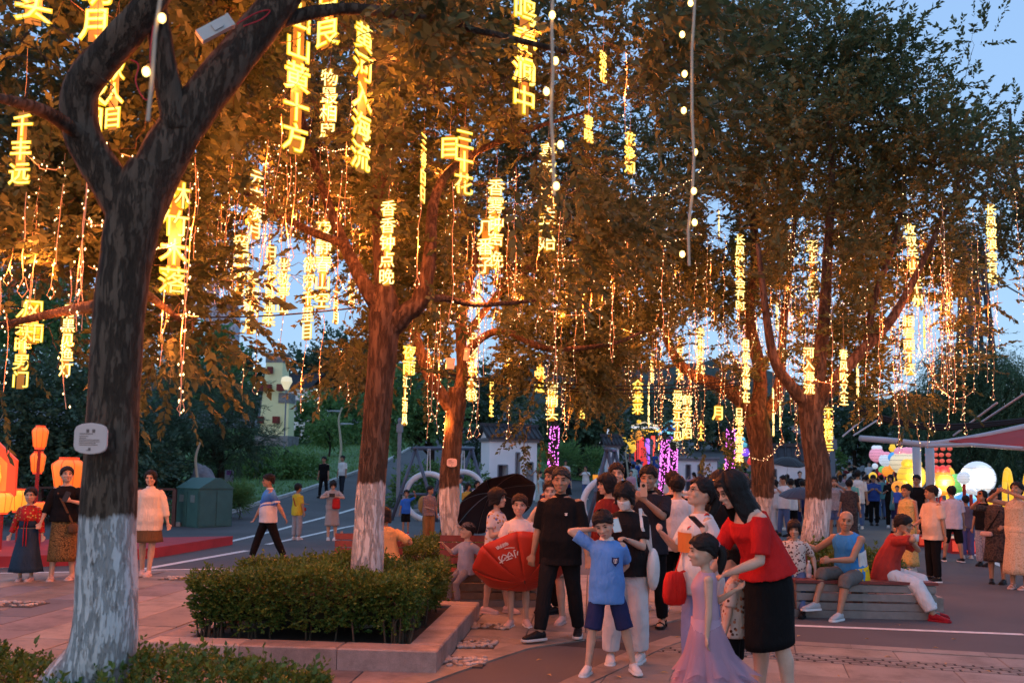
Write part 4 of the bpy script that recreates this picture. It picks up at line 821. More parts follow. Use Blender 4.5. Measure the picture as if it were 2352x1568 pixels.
def remesh(o, vox, fold=0.0, sm=2):
    m = o.modifiers.new('surface', 'REMESH'); m.mode = 'VOXEL'; m.voxel_size = vox; m.use_smooth_shade = True
    if sm: s = o.modifiers.new('soften', 'SMOOTH'); s.factor = .5; s.iterations = sm
    if fold:
        d = o.modifiers.new('folds', 'DISPLACE'); d.texture = FOLDS; d.strength = fold*.95; d.mid_level = .5; d.texture_coords = 'LOCAL'
NPEOPLE = 0
def person(x, y, label, H=1.65, face=0, z=None, Y=None, sex='m', fat=1.0, kid=0.0, skin=1, head=(0, 0, 0), lean=0, roll=0, twist=0, hunch=0, hip=None,
           a=None, b=None, ap=None, bp=None, fa=None, fb=None, foot_yaw=(8, -8), top=None, tl='tee', sleeve=.45, hem=-.10, bot=None, bl_='trousers', blen=.97, shoe=None, shoes='shoe', hair='short', hcol=None, det=2, grip=(.5, .5), collar=None, loose=1.0, world=None, faceparts=True, kneep=None, flare=1.45):
    """x, y: photo position of the feet. a / b: hand targets of the arms on local -X / +X (in units of H/1.7), fa / fb: foot targets.
    local axes: the person looks along -Y. det 2 near, 1 middle, 0 far"""
    global NPEOPLE; NPEOPLE += 1
    p = Vector(world) if world is not None else (at(x, y, Y) if Y else tgnd(x, y))
    if z is not None: p.z = z
    elif Y: p.z = H0(p.x, p.y)
    E = empty('person', p, R(face), label, 'person'); s = H/1.7; k1 = 1+kid*.28; fem = sex == 'f'
    sw = (.172 if fem else .192)*s*(1-.12*kid); leg = .93-.05*kid; hipz = leg*s if hip is None else hip
    Pv = Vector((0, 0, hipz)) if hip is None or not isinstance(hip, (tuple, list)) else Vector(hip)
    d1 = Vector((math.sin(R(roll)), -math.sin(R(lean)), math.cos(R(lean)))).normalized(); d2 = Vector((math.sin(R(roll)), -math.sin(R(lean+hunch)), math.cos(R(lean+hunch)))).normalized()
    SL = .52*s*(1-.02*kid); mid = Pv+d1*SL*.45; nb = mid+d2*SL*.55
    def spine(t):
        t *= SL/.52
        return Pv+d1*t if t < SL*.45 else mid+d2*(t-SL*.45)
    def frame(t):
        w = min(1, max(0, t/.45)); dd = d1.lerp(d2, w).normalized(); tw = R(twist)*w; X = Vector((math.cos(tw), math.sin(tw), 0)); X = (X-dd*X.dot(dd)).normalized(); return X, dd.cross(X)
    vox = (.020, .0135, .0095)[det]
    # ---- torso sections: (t, half width, half depth, forward shift)
    if fem: TS = [(-.17, .085, .085, 0), (-.10, .15, .115, .012), (-.02, .168, .122, .012), (.08, .142*fat, .105*fat, 0), (.18, .120*fat, .092*fat, 0), (.30, .140, .112, -.012), (.37, .148, .118, -.016), (.44, .150, .098, 0), (.49, .115, .07, .01), (.53, .058, .055, .012)]
    else: TS = [(-.17, .085, .085, 0), (-.10, .148, .112, .01), (-.02, .160, .116*fat**.5, .005), (.08, .148*fat, .112*fat, -.008), (.18, .142*fat, .108*fat, -.008), (.30, .160, .116, -.004), (.38, .172, .116, 0), (.44, .172, .10, .004), (.49, .128, .075, .012), (.53, .066, .062, .014)]
    kk = 1-.10*kid
    def tring(t, w, d, f, g=0.0, n=16, mx=1.0):
        X, Yv = frame(t); return ring(spine(t)+Yv*(f*s), X, Yv, (w*mx*kk*s+g), (d*mx*kk*s+g), n, .10)
    B = MB(); B.loft([tring(*q) for q in TS])
    # ---- head
    hy, hp, hr = (R(q) for q in head); X2, Y2 = frame(.5); hs = .117*s*k1*(1.0 if fem else 1.02)
    nd_ = (d2+Vector((0, -.12 if lean < 20 else -.25, .1))).normalized(); hc0 = nb+nd_*(.045*s)
    RM = (Matrix.Rotation(hy+R(twist), 3, 'Z') @ Matrix.Rotation(hp, 3, 'X') @ Matrix.Rotation(hr, 3, 'Y'))
    hc = hc0+RM @ Vector((0, -.012*s, hs*1.02))
    def hp3(v): return hc+RM @ (Vector(v)*hs)
    B.tube([nb-d2*.03*s, nb+nd_*.03*s, hp3((0, .10, -.45))], [(.056*s, .056*s) if not fem else (.048*s, .048*s), .050*s if not fem else .043*s, .052*s if not fem else .045*s], 12)
    B.loft([[hp3((np.interp(z, HZ, HW)*math.cos(q), np.interp(z, HZ, HY)+np.interp(z, HZ, HD)*math.sin(q)*(1.0 if math.sin(q) > 0 else .97), z)) for q in np.linspace(0, 2*math.pi, 20, endpoint=False)] for z in HZ])
    if det:
        B.tube([hp3((0, -.80, .16)), hp3((0, -.90, -.12)), hp3((0, -.98, -.30)), hp3((0, -.84, -.40))], [.07*hs, .085*hs, .13*hs, .09*hs], 8)
        for sg in (-1, 1):
            B.ell(hp3((sg*.70, .06, -.10)), (.085*hs, .15*hs, .25*hs), 8, 6, RM); B.ell(hp3((sg*.14, -.88, -.31)), (.085*hs, .08*hs, .075*hs), 6, 5, RM)
            B.ell(hp3((sg*.36, -.60, -.30)), (.22*hs, .18*hs, .2*hs), 8, 6, RM)
        B.ell(hp3((0, -.80, -.62)), (.24*hs, .12*hs, .10*hs), 8, 6, RM); B.ell(hp3((0, -.70, -.88)), (.22*hs, .15*hs, .13*hs), 8, 6, RM); B.ell(hp3((0, -.76, .27)), (.48*hs, .12*hs, .12*hs), 10, 6, RM)
    # ---- arms
    X, Yv = frame(.44); arms = []
    shc = spine(.445)+Yv*(.006*s)
    for sg, tgt, pole, gr in ((-1, a, ap, grip[0]), (1, b, bp, grip[1])):
        sh = shc+X*(sg*sw*.93*kk*(1.0)); l1, l2 = .285*s*(1-.06*kid), .245*s*(1-.06*kid)
        if tgt is None: tgt = (sg*.255*fat**.4, -.05, .80-.06*kid)
        t = Vector(tgt)*s; pole = Vector(pole) if pole is not None else Vector((sg*.5, .8, -.5))
        el, wr = ik(sh, t, l1, l2, pole); arms.append((sh, el, wr)); q = 1-.12*kid if not fem else .88-.06*kid
        B.ell(sh, (.058*s*q, .055*s*q, .055*s*q), 10, 8); B.tube([sh-(el-sh)*.05, sh.lerp(el, .3), sh.lerp(el, .7), el], [.050*s*q, .050*s*q, .043*s*q, .039*s*q], 10); B.ell(el, (.040*s*q,)*3, 8, 6)
        B.tube([el, el.lerp(wr, .25), el.lerp(wr, .65), wr], [.039*s*q, .043*s*q, .034*s*q, .026*s*q], 10)
        d = (wr-el).normalized(); side = d.cross(Vector((0, -1, 0)) if abs(d.y) < .8 else Vector((0, 0, 1))).normalized(); nn = side.cross(d)   # nn: back of hand
        if nn.dot(Vector((sg, 0, .2))) < 0: nn = -nn
        side = d.cross(nn).normalized(); hsz = s*(1+.05*kid)*(.9 if fem else 1)
        pc = wr+d*.05*hsz; B.loft([ring(wr-d*.005, side, nn, .024*hsz, .018*hsz, 10), ring(wr+d*.03*hsz, side, nn, .034*hsz, .017*hsz, 10), ring(wr+d*.075*hsz, side, nn, .040*hsz, .014*hsz, 10), ring(wr+d*.092*hsz, side, nn, .034*hsz, .011*hsz, 10)])
        if det:
            for f, (o, ln) in enumerate(((-.031, .066), (-.0105, .076), (.0105, .071), (.031, .055))):
                st = wr+d*.083*hsz+side*o*hsz*1.05; c1 = d*math.cos(gr*.9)-nn*math.sin(gr*.9); c2 = d*math.cos(gr*2.1)-nn*math.sin(gr*2.1); sp = side*o*.25
                B.tube([st, st+(c1+sp).normalized()*ln*.5*hsz, st+(c1+sp).normalized()*ln*.5*hsz+c2*ln*.5*hsz], [.0098*hsz, .009*hsz, .0078*hsz], 6)
            tsd = side*(1 if side.dot(Vector((0, -1, .3))) > 0 else -1); st = wr+d*.028*hsz+tsd*.026*hsz
            B.tube([st, st+(d*.6+tsd*.75-nn*.25*gr).normalized()*.036*hsz, st+(d*.6+tsd*.75-nn*.25*gr).normalized()*.036*hsz+(d+tsd*.1-nn*.5*gr).normalized()*.03*hsz], [.0125*hsz, .0105*hsz, .0085*hsz], 6)
        else: B.ell(wr+d*.12*hsz, (.03*hsz,)*3, 8, 6)
    # ---- legs
    legs = []; hw = (.088 if not fem else .092)*s*kk
    X0, Y0 = frame(0)
    for sg, tgt, fy in ((-1, fa, foot_yaw[0]), (1, fb, foot_yaw[1])):
        hj = Pv+X0*(sg*hw)-d1*.02*s; tgt = (sg*.10, 0, 0) if tgt is None else tgt
        ank = Vector(tgt)*s+Vector((0, 0, .075*s)); l1, l2 = .43*s*leg/.93, .405*s*leg/.93
        kn, an = ik(hj, ank, l1, l2, Vector(kneep) if kneep is not None else Vector((sg*.12-math.sin(R(fy))*-.3, -1, .15))); legs.append((hj, kn, an, fy)); q = (1-.14*kid)*(fat**.35)
        B.tube([hj+Vector((0, 0, .02*s)), hj.lerp(kn, .3), hj.lerp(kn, .7), kn], [.088*s*q, .085*s*q, .064*s*q, .054*s*q], 12); B.ell(kn, (.054*s*q,)*3, 8, 6)
        dn = (an-kn).normalized(); bk = Vector((0, 1, 0)); bk = (bk-dn*bk.dot(dn)).normalized()
        B.tube([kn, kn.lerp(an, .28)+bk*.018*s, kn.lerp(an, .6)+bk*.008*s, an], [.052*s*q, .056*s*q, .043*s*q, .035*s*q], 12)
        fz = an.z-.075*s; fr = Matrix.Rotation(R(fy), 3, 'Z'); fo = lambda x_, y_, z_: an*1.0+fr @ Vector((x_*s, y_*s, z_*s-.075*s))
        B.loft([ring(fo(0, .05, .045), fr @ Vector((1, 0, 0)), Vector((0, 0, 1)), .03*s, .04*s, 10), ring(fo(0, -.02, .05), fr @ Vector((1, 0, 0)), Vector((0, 0, 1)), .036*s, .045*s, 10), ring(fo(0, -.09, .035), fr @ Vector((1, 0, 0)), Vector((0, 0, 1)), .042*s, .03*s, 10), ring(fo(0, -.15, .025), fr @ Vector((1, 0, 0)), Vector((0, 0, 1)), .04*s, .02*s, 10), ring(fo(0, -.18, .02), fr @ Vector((1, 0, 0)), Vector((0, 0, 1)), .025*s, .013*s, 10)])
    body = B.build('body', skin_mat(skin), E, True); remesh(body, vox, 0, 2)
    # ---- face
    if det and faceparts:
        for sg in (-1, 1):
            c = MB(); c.ell(hp3((sg*.28, -.815, .02)), (.135*hs, .055*hs, .05*hs), 8, 5, RM); c.build('eye', EYE, E, True)
            c = MB(); c.tube([hp3((sg*.12, -.895, .17)), hp3((sg*.28, -.865, .225)), hp3((sg*.43, -.74, .17))], [.022*hs, .028*hs, .016*hs], 5); c.build('eyebrow', HAIR, E, True)
        c = MB(); c.ell(hp3((0, -.895, -.60)), (.20*hs, .06*hs, .05*hs), 8, 5, RM); c.build('mouth', LIP, E, True)
    # ---- hair
    hm = hcol or HAIR
    if hair != 'bald':
        long_ = hair in ('long', 'longback'); pony = hair in ('pony', 'bun'); cap = 1.10 if hair != 'buzz' else 1.045
        front = {'short': .50, 'buzz': .52, 'long': .50, 'longback': .6, 'bob': .34, 'pony': .56, 'bun': .56, 'fringe': .30}[hair]; sidez = {'short': .02, 'buzz': .10, 'long': -2.2, 'longback': -.2, 'bob': -.85, 'pony': -.02, 'bun': .0, 'fringe': -.75}[hair]; back = {'short': -.62, 'buzz': -.5, 'long': -2.75, 'longback': -2.7, 'bob': -.95, 'pony': -.55, 'bun': -.5, 'fringe': -.9}[hair]
        nA, nT = 28, 12; Vh = []
        rs = random.Random(int(abs(p.x)*997+abs(p.y)*131))
        for i in range(nA):
            q = 2*math.pi*i/nA; f = (1-math.cos(q))/2     # 0 front, 1 back
            ad = abs((q+math.pi) % (2*math.pi)-math.pi)
            zl = np.interp(ad, [0, .55, .80, 1.25, 1.75, 2.4, 3.15], [front, front-.04, (front+max(sidez, -.2))/2 if not long_ and hair not in ('bob', 'fringe') else sidez*.8 if ad > .7 else front, sidez, sidez, back, back])+rs.uniform(-.12, .10)*(1 if hair != 'buzz' else .5)
            for j in range(nT+1):
                t = j/nT; z = 1.06*cap-.02-(1.06*cap-.02-zl)*(t**.9); ze = max(z/1.08 if z > 0 else z, -.30) if zl < -.4 else max(z/1.08 if z > 0 else z, -.8); w, d, o = hsec(min(.985, ze))
                g = cap+(.05 if hair in ('bob', 'fringe', 'long') else 0)*min(1, t*1.5)+rs.uniform(-.015, .015)*(1 if hair != 'buzz' else 0)
                if z < -.3: g *= 1.0+(.05 if long_ else -.04)*min(1, (-.3-z)); o += .10*min(1.2, -.3-z) if ad > 1.2 else 0
                if t > .97: g *= .97
                Vh.append(hp3((math.sin(q)*w*g, o-math.cos(q)*d*g, min(z, 1.06*cap))))
        m_ = nT+1; Fh = [(i*m_+j, ((i+1) % nA)*m_+j, ((i+1) % nA)*m_+j+1, i*m_+j+1) for i in range(nA) for j in range(nT)]
        c = MB(); c.add([list(q) for q in Vh], Fh)
        if hair == 'pony':
            q0 = hp3((0, .85, .25)); c.tube([q0, hp3((0, 1.25, .15)), hp3((0, 1.32, -.45)), hp3((0, 1.15, -1.1)), hp3((0, 1.05, -1.6))], [.16*hs, .24*hs, .27*hs, .2*hs, .04*hs], 10)
        if hair == 'bun': c.ell(hp3((0, .62, .78)), (.34*hs, .34*hs, .30*hs), 12, 8, RM)
        ho = c.build('hair', hm, E, True)
        if det: so = ho.modifiers.new('body', 'SOLIDIFY'); so.thickness = .012*s; so.offset = -1; su = ho.modifiers.new('round', 'SUBSURF'); su.levels = su.render_levels = 1; dp = ho.modifiers.new('tufts', 'DISPLACE'); dp.texture = TUFT; dp.strength = .022*s; dp.mid_level = .5
    # ---- upper garment
    g0 = .013*s*loose
    if top is not None:
        c = MB(); bx = 1.0
        if tl in ('tee', 'shirt', 'polo', 'tank', 'offshoulder', 'loose'):
            q = [r_ for r_ in TS if r_[0] >= hem]; w0 = np.interp(hem, [r_[0] for r_ in TS], [r_[1] for r_ in TS]); d0 = np.interp(hem, [r_[0] for r_ in TS], [r_[2] for r_ in TS])
            lw = .158*fat**.6 if not fem else .148*fat**.6
            sec = [(hem, max(w0, lw*1.03), max(d0, .118*fat), 0)]+[(t, max(w, lw*1.0) if t < .42 else w, max(d, .1*fat) if t < .42 else d, f) for t, w, d, f in q[1:]]
            if tl == 'offshoulder': sec = [r_ for r_ in sec if r_[0] < .46]+[(.455, .165, .095, .004)]
            else: sec = [r_ for r_ in sec if r_[0] < .52]+[(.515, .082 if not fem else .078, .070, .014)]
            c.loft([tring(*r_, g=((g0*1.4+(.016*s if bl_ not in ('skirt', 'dress', 'pencil') else .030*s if bl_ == 'skirt' else .040*s if bl_ == 'pencil' else 0)) if r_[0] < .09 else g0*(1.6 if r_[0] < .3 else 1.0) if r_[0] < .5 else .004)) for r_ in sec])
            if tl != 'tank':
                for (sh, el, wr) in arms:
                    fq = 1-.12*kid if not fem else .9; L1, L2 = (el-sh).length, (wr-el).length; tot = sleeve*(L1+L2); rr = .056*s*fq*loose**.6
                    pts = [sh-(el-sh)*.08+Vector((0, 0, -.004)), sh.lerp(el, .35 if tot > L1*.35 else tot/L1*.5)]; rad = [.064*s*fq, rr*1.08]
                    if tot <= L1: pts.append(sh.lerp(el, tot/L1)); rad.append(rr*1.04)
                    else: pts += [el, el.lerp(wr, min(1, (tot-L1)/L2))]; rad += [rr*.95, rr*.80]
                    c.tube(pts, rad, 12)
        o = c.build('shirt' if tl != 'tank' else 'tank_top', top, E, True); remesh(o, max(vox, .0125), .022*s if det else .012*s, 2)
        if collar is not None:
            c = MB(); X3, Y3 = frame(.53); cc = spine(.525)+Y3*.012*s; c.loft([ring(cc-d2*.022*s, X3, Y3, .079*s, .074*s, 18), ring(cc+d2*.02*s, X3, Y3, .067*s, .064*s, 18), ring(cc+d2*.022*s, X3, Y3, .061*s, .058*s, 18), ring(cc-d2*.012*s, X3, Y3, .066*s, .062*s, 18)], False); c.build('collar', collar, E, True)
    # ---- lower garment
    if bot is not None and bl_ in ('trousers', 'shorts', 'wide'):
        c = MB(); sec = [r_ for r_ in TS if r_[0] <= .10]; c.loft([tring(*r_, g=.010*s) for r_ in sec])
        for (hj, kn, an, fy) in legs:
            q = (1-.14*kid)*(fat**.35); L1, L2 = (kn-hj).length, (an-kn).length; tot = blen*(L1+L2)
            wd = 1.0 if bl_ == 'trousers' else 1.18 if bl_ == 'shorts' else 1.3
            pts = [hj+Vector((0, 0, .04*s)), hj.lerp(kn, .35)]; rad = [.088*s*q, .093*s*q*wd**.5]
            if tot <= L1*1.02: pts.append(hj.lerp(kn, tot/L1)); rad.append(.088*s*q*wd)
            else:
                pts += [kn]; rad += [.074*s*q*wd]; r2 = (tot-L1)/L2
                if r2 > .4: pts.append(kn.lerp(an, r2*.5)); rad.append(.070*s*q*wd)
                pts.append(kn.lerp(an, r2)); rad.append(.061*s*q*wd)
            c.tube(pts, rad, 14)
        o = c.build({'trousers': 'trousers', 'wide': 'trousers', 'shorts': 'shorts'}[bl_], bot, E, True); remesh(o, max(vox, .0135), .02*s if det else .01*s, 2)
    if bot is not None and bl_ in ('skirt', 'dress', 'pencil'):
        # hangs from the waist (or the chest for a dress) to blen * leg length
        c = MB(); hemz = max(.03*s, Pv.z*(1-blen)); n = 36; rings = []; fl = 1.0 if bl_ == 'pencil' else flare
        tops = [r_ for r_ in TS if (.0 if bl_ == 'dress' else 0) <= r_[0] <= .10][::-1]
        for r_ in tops: rings.append(tring(*r_, g=.016*s if bl_ == 'skirt' else .030*s if bl_ == 'dress' else .024*s, n=n))
        lc = (legs[0][1]+legs[1][1])/2; fc = (legs[0][2]+legs[1][2])/2
        for j in range(1, 9):
            t = j/8; z_ = Pv.z-.03*s-(Pv.z-.03*s-hemz)*t; zk = lc.z; cx = Pv.lerp(lc, min(1, (Pv.z-z_)/max(.05, Pv.z-zk))) if z_ > zk else lc.lerp(fc, (zk-z_)/max(.05, zk-fc.z)); w, d = (.172+.06*t*fl, .128+.07*t*fl) if bl_ != 'pencil' else ((.185-.02*t)*fat**.4, .158+.01*t)
            spread = abs(legs[0][1].x-legs[1][1].x)*.5; rg = []
            for k in range(n):
                q = 2*math.pi*k/n; pl = 1+(.05*t*math.sin(q*7+.6)+.03*t*math.sin(q*13+2)) if bl_ != 'pencil' else 1
                rg.append(Vector((cx.x, cx.y, z_))+X0*(math.cos(q)*max(w*s*kk, spread+.06*s)*pl)+Y0*(math.sin(q)*d*s*kk*pl))
            rings.append(rg)
        c.loft(rings, False); o = c.build('skirt' if bl_ != 'dress' else 'dress_skirt', bot, E, True); so = o.modifiers.new('cloth', 'SOLIDIFY'); so.thickness = .006
    # ---- shoes
    if shoe is not None:
        sm, solem = shoe if isinstance(shoe, tuple) else (shoe, shoe)
        for (hj, kn, an, fy) in legs:
            fr = Matrix.Rotation(R(fy), 3, 'Z'); fo = lambda x_, y_, z_: an+fr @ Vector((x_*s, y_*s, z_*s-.075*s)); XX = fr @ Vector((1, 0, 0)); ZZ = Vector((0, 0, 1)); w = 1-.05*kid
            c = MB()
            if shoes == 'shoe':
                c.loft([ring(fo(0, .068, .045), XX, ZZ, .026*s, .036*s, 12), ring(fo(0, .05, .052), XX, ZZ, .040*s, .048*s, 12), ring(fo(0, 0, .058), XX, ZZ, .043*s, .055*s, 12), ring(fo(0, -.05, .05), XX, ZZ, .044*s, .045*s, 12), ring(fo(0, -.11, .038), XX, ZZ, .050*s, .032*s, 12), ring(fo(0, -.165, .032), XX, ZZ, .046*s, .026*s, 12), ring(fo(0, -.198, .028), XX, ZZ, .026*s, .016*s, 12)])
            elif shoes == 'sandal':
                for y0_, h_ in ((-.03, .075), (-.12, .052)): c.tube([fo(-.048, y0_, .012), fo(-.035, y0_, h_*.8), fo(0, y0_-.01, h_+.012), fo(.035, y0_, h_*.8), fo(.048, y0_, .012)], [(.014*s, .006*s)]*5, 6)
                c.tube([fo(-.036, .0, .05), fo(-.03, .055, .06), fo(.03, .055, .06), fo(.036, .0, .05)], .007*s, 6)
            so = c.build('shoe' if shoes == 'shoe' else 'sandal', sm, E, True)
            if shoes == 'shoe': so.modifiers.new('round', 'SUBSURF').render_levels = 1
            c = MB(); sole = [(-.035, .07), (-.045, .02), (-.042, -.05), (-.052, -.12), (-.045, -.175), (-.02, -.205), (.02, -.205), (.045, -.175), (.052, -.12), (.042, -.05), (.045, .02), (.035, .07)]
            c.loft([[fo(x_*1.02, y_, 0.001) for x_, y_ in sole], [fo(x_*1.06, y_*1.01, .012) for x_, y_ in sole], [fo(x_, y_, .024) for x_, y_ in sole]]); c.build('sole', solem, so)
    E['_'] = 0; del E['_']
    info = dict(E=E, s=s, hp3=hp3, hs=hs, RM=RM, arms=arms, legs=legs, spine=spine, frame=frame, tring=tring, TS=TS, Pv=Pv, d2=d2)
    return info
TUFT = bpy.data.textures.new('tufts', 'CLOUDS'); TUFT.noise_scale = .02; TUFT.noise_depth = 1
def patch(I, name, mat, t0, t1, a0, a1, g, taper=1.0, W=None):
    "cloth panel lying on the torso between two heights and two angles (270 = chest)"
    TSa = np.array(I['TS']); n, m = 6, 9; c = MB(); V = []
    for i in range(n):
        t = t0+(t1-t0)*i/(n-1); w, d, f = (np.interp(t, TSa[:, 0], TSa[:, k]) for k in (1, 2, 3)); w, d = max(w, W or 0), max(d, .1 if W else 0); k_ = taper+(1-taper)*i/(n-1); mid = (a0+a1)/2
        X, Yv = I['frame'](t); o = I['spine'](t)+Yv*(f*I['s'])
        for j in range(m):
            q = R(mid+(a0+(a1-a0)*j/(m-1)-mid)*k_); r_ = 1+.10*abs(math.cos(q)*math.sin(q)); V.append(o+X*(math.cos(q)*(w*I['s']+g)*r_)+Yv*(math.sin(q)*(d*I['s']+g)*r_))
    c.add([list(q) for q in V], [(i*m+j, i*m+j+1, (i+1)*m+j+1, (i+1)*m+j) for i in range(n-1) for j in range(m-1)]); o = c.build(name, mat, I['E'], True); o.modifiers.new('t', 'SOLIDIFY').thickness = .004; return o
# ---- things people wear (parts) and hold (own things)
def glasses(I, mat=None):
    c = MB(); h = I['hp3']; hs = I['hs']
    for sg in (-1, 1):
        c.tube([h((sg*.30+.20*math.cos(q), -.90+.04*abs(math.cos(q)), .0+.16*math.sin(q))) for q in np.linspace(0, 2*math.pi, 12, endpoint=False)], .016*hs, 5, closed=True); c.tube([h((sg*.50, -.86, .03)), h((sg*.70, -.3, .05)), h((sg*.74, .1, .04))], .016*hs, 5)
    c.tube([h((-.1, -.92, .03)), h((.1, -.92, .03))], .014*hs, 5); c.build('glasses', mat or DARK, I['E'], True)
def face_mask(I, mat):
    h = I['hp3']; c = MB(); rows = []
    for z in np.linspace(-.16, -.98, 7):
        w, d, o = hsec(max(-.9, z)); rows.append([h((math.sin(q)*w*1.06, o-math.cos(q)*d*1.10-(.10 if abs(q) < .3 else .03), z)) for q in np.linspace(-1.15, 1.15, 11)])
    Vv = [list(q) for r in rows for q in r]; c.add(Vv, [(i*11+j, i*11+j+1, (i+1)*11+j+1, (i+1)*11+j) for i in range(6) for j in range(10)])
    o = c.build('face_mask', mat, I['E'], True); o.modifiers.new('t', 'SOLIDIFY').thickness = .004
    for sg in (-1, 1):
        c = MB(); c.tube([h((sg*.58, -.42, -.25)), h((sg*.72, .05, -.05)), h((sg*.66, .1, -.3)), h((sg*.56, -.42, -.7))], .012*I['hs'], 5); c.build('ear_loop', mat, I['E'])
def cap_hat(I, mat):
    h = I['hp3']; c = MB(); c.loft([[h((math.sin(q)*w, .04-math.cos(q)*d, z)) for q in np.linspace(0, 2*math.pi, 20, endpoint=False)] for z, w, d in ((.36, .76, .95), (.6, .76, .94), (.88, .62, .78), (1.08, .36, .48), (1.16, .06, .08))])
    c.loft([[h((math.sin(q)*.74, -.88-.6*k*math.cos(q*1.0), .38-.12*k+t_)) for q in np.linspace(-1.2, 1.2, 9)] for k, t_ in ((0, 0), (.5, 0), (1, 0), (1, -.05), (.5, -.05), (0, -.05))], False); c.build('cap', mat, I['E'], True)
def strap_bag(I, mat, bag_at, sz=(.10, .05, .14), shoulder=1, straps=None, name='shoulder_bag'):
    "bag as its own thing, strap over the shoulder"
    s = I['s']; E = I['E']; X, Yv = I['frame'](.46); sh = I['spine'](.50)+X*(shoulder*.10*s)+Vector((0, 0, .018*s)); bp = Vector(bag_at)*s
    c = MB(); c.tube([sh+Vector((0, .02, 0)), I['spine'](.40)+X*(shoulder*.075*s)-Yv*.135*s, I['spine'](.22)+X*(-shoulder*.02*s)-Yv*.145*s, bp+Vector((0, 0, sz[2]*.45))], [(.016*s, .004*s)]*4, 6); c.tube([sh+Vector((0, .02, 0)), I['spine'](.36)+X*(shoulder*.03*s)+Yv*.145*s, I['spine'](.15)-X*(shoulder*.06*s)+Yv*.15*s, bp+Vector((0, .02, sz[2]*.45))], [(.016*s, .004*s)]*4, 6)
    c.build('bag_strap', straps or mat, E); c = MB(); c.loft([[(bp.x+sz[0]*w*math.cos(q)*(1+.25*abs(math.sin(2*q))), bp.y+sz[1]*w*math.sin(q)*(1+.25*abs(math.sin(2*q))), bp.z+sz[2]*z) for q in np.linspace(0, 2*math.pi, 16, endpoint=False)] for z, w in ((-.62, .5), (-.55, .85), (-.3, 1.0), (.2, .92), (.5, .7), (.56, .3))]); o = c.build('bag', mat, E, True); return o
def handphone(I, which, label, mat=None, off=(0, -.02, .04), size=(.074, .009, .155), rot=(0, 0, 0), back=None):
    sh, el, wr = I['arms'][which]; E = I['E']; d = (wr-el).normalized(); c0 = wr+d*.075*I['s']+Vector(off)*I['s']
    Mw = Matrix.Translation(E.location) @ Matrix.Rotation(E.rotation_euler.z, 4, 'Z'); e = bpy.data.objects.new('phone', None); e.empty_display_size = .05; put(e); tag(e, label, 'phone')
    e.matrix_world = Mw @ Matrix.Translation(c0) @ Euler([R(q) for q in rot]).to_matrix().to_4x4()
    w, t, h = size; pr = [(-w/2+.008, -h/2), (w/2-.008, -h/2), (w/2, -h/2+.008), (w/2, h/2-.008), (w/2-.008, h/2), (-w/2+.008, h/2), (-w/2, h/2-.008), (-w/2, -h/2+.008)]
    c = MB(); c.loft([[(x, -t/2, z) for x, z in pr], [(x, t/2, z) for x, z in pr]]); c.build('phone_body', mat or DARK, e)
    c = MB(); c.box((0, t/2+.0008, 0), (w*.92, .0012, h*.93)); c.build('screen', SCREEN, e)
    c = MB(); c.lathe([(.020, 0), (.020, .002), (.017, .003)], (0, 0, 0), 16); o = c.build('camera_ring', back or DARK, e); o.location = (0, -t/2, h*.28); o.rotation_euler = (R(90), 0, 0)
    return e
SCREEN = EM('phone screen', (.5, .6, .8), .5*K, (.05, .05, .06))
def HT(x, yt, yf, x2=None):
    p = tgnd(x if x2 is None else x2, yf); return at(x, yt, p.y).z-p.z
def HY_(x, yt, Y):
    q = at(x, yt, Y); return q.z-H0(q.x, Y)
F = fabric
BLK = F('black cotton', (.008, .008, .009)); BLK2 = F('soft black knit', (.012, .0115, .013)); WHT = F('white cotton', (.66, .65, .64)); CRM = F('cream cotton', (.58, .50, .40)); NAVY = F('navy cloth', (.022, .028, .09)); BLUE = F('sky blue jersey', (.10, .27, .66)); DEN = F('blue denim', (.08, .13, .26)); RED = F('red blouse', (.52, .018, .018)); WTR = F('white trousers', (.60, .60, .62)); GRYT = F('grey cloth', (.22, .22, .23))
BRN = F('brown trousers', (.24, .12, .045)); PEACH = F('peach tee', (.64, .47, .36)); LAV = F('pale lavender tee', (.55, .52, .62)); MUST = F('mustard top', (.42, .27, .05)); SHW = F('white shoe', (.62, .60, .58), .5); SHB = F('black shoe', (.016, .016, .017), .45); SHP = F('pale pink sandal', (.62, .45, .42), .5)
FLOR = F('floral print dress', (.62, .55, .52), .8, 'floral', (.55, .26, .06), 1.15, (.10, .16, .40)); LEO = F('leopard print', (.30, .17, .06), .7, 'spots', (.035, .02, .012)); DFL = F('dark floral print', (.035, .03, .032), .8, 'blotch', (.10, .07, .06), 1.2, (.03, .028, .03)); YEL = F('yellow floral dress', (.52, .37, .11), .8, 'blotch', (.62, .48, .22), 1.4, (.38, .34, .12)); BEI = F('beige floral dress', (.55, .38, .24), .8, 'blotch', (.66, .52, .38), 3, (.45, .30, .18)); STR = F('striped top', (.60, .60, .62), .8, 'stripes', (.03, .03, .05), 1.6)
BFADE = F('blue sports shirt', (.035, .13, .50), .6, 'fade', (.60, .58, .62), 1, (.08, .28, .66)); PAIS = F('patterned blouse', (.16, .10, .10), .8, 'blotch', (.34, .20, .14), 2.2, (.10, .10, .16)); HANF = F('red flowered silk', (.42, .02, .02), .55, 'floral', (.55, .36, .10), 1.6); NAVG = F('dark teal gauze', (.022, .045, .075), .7)
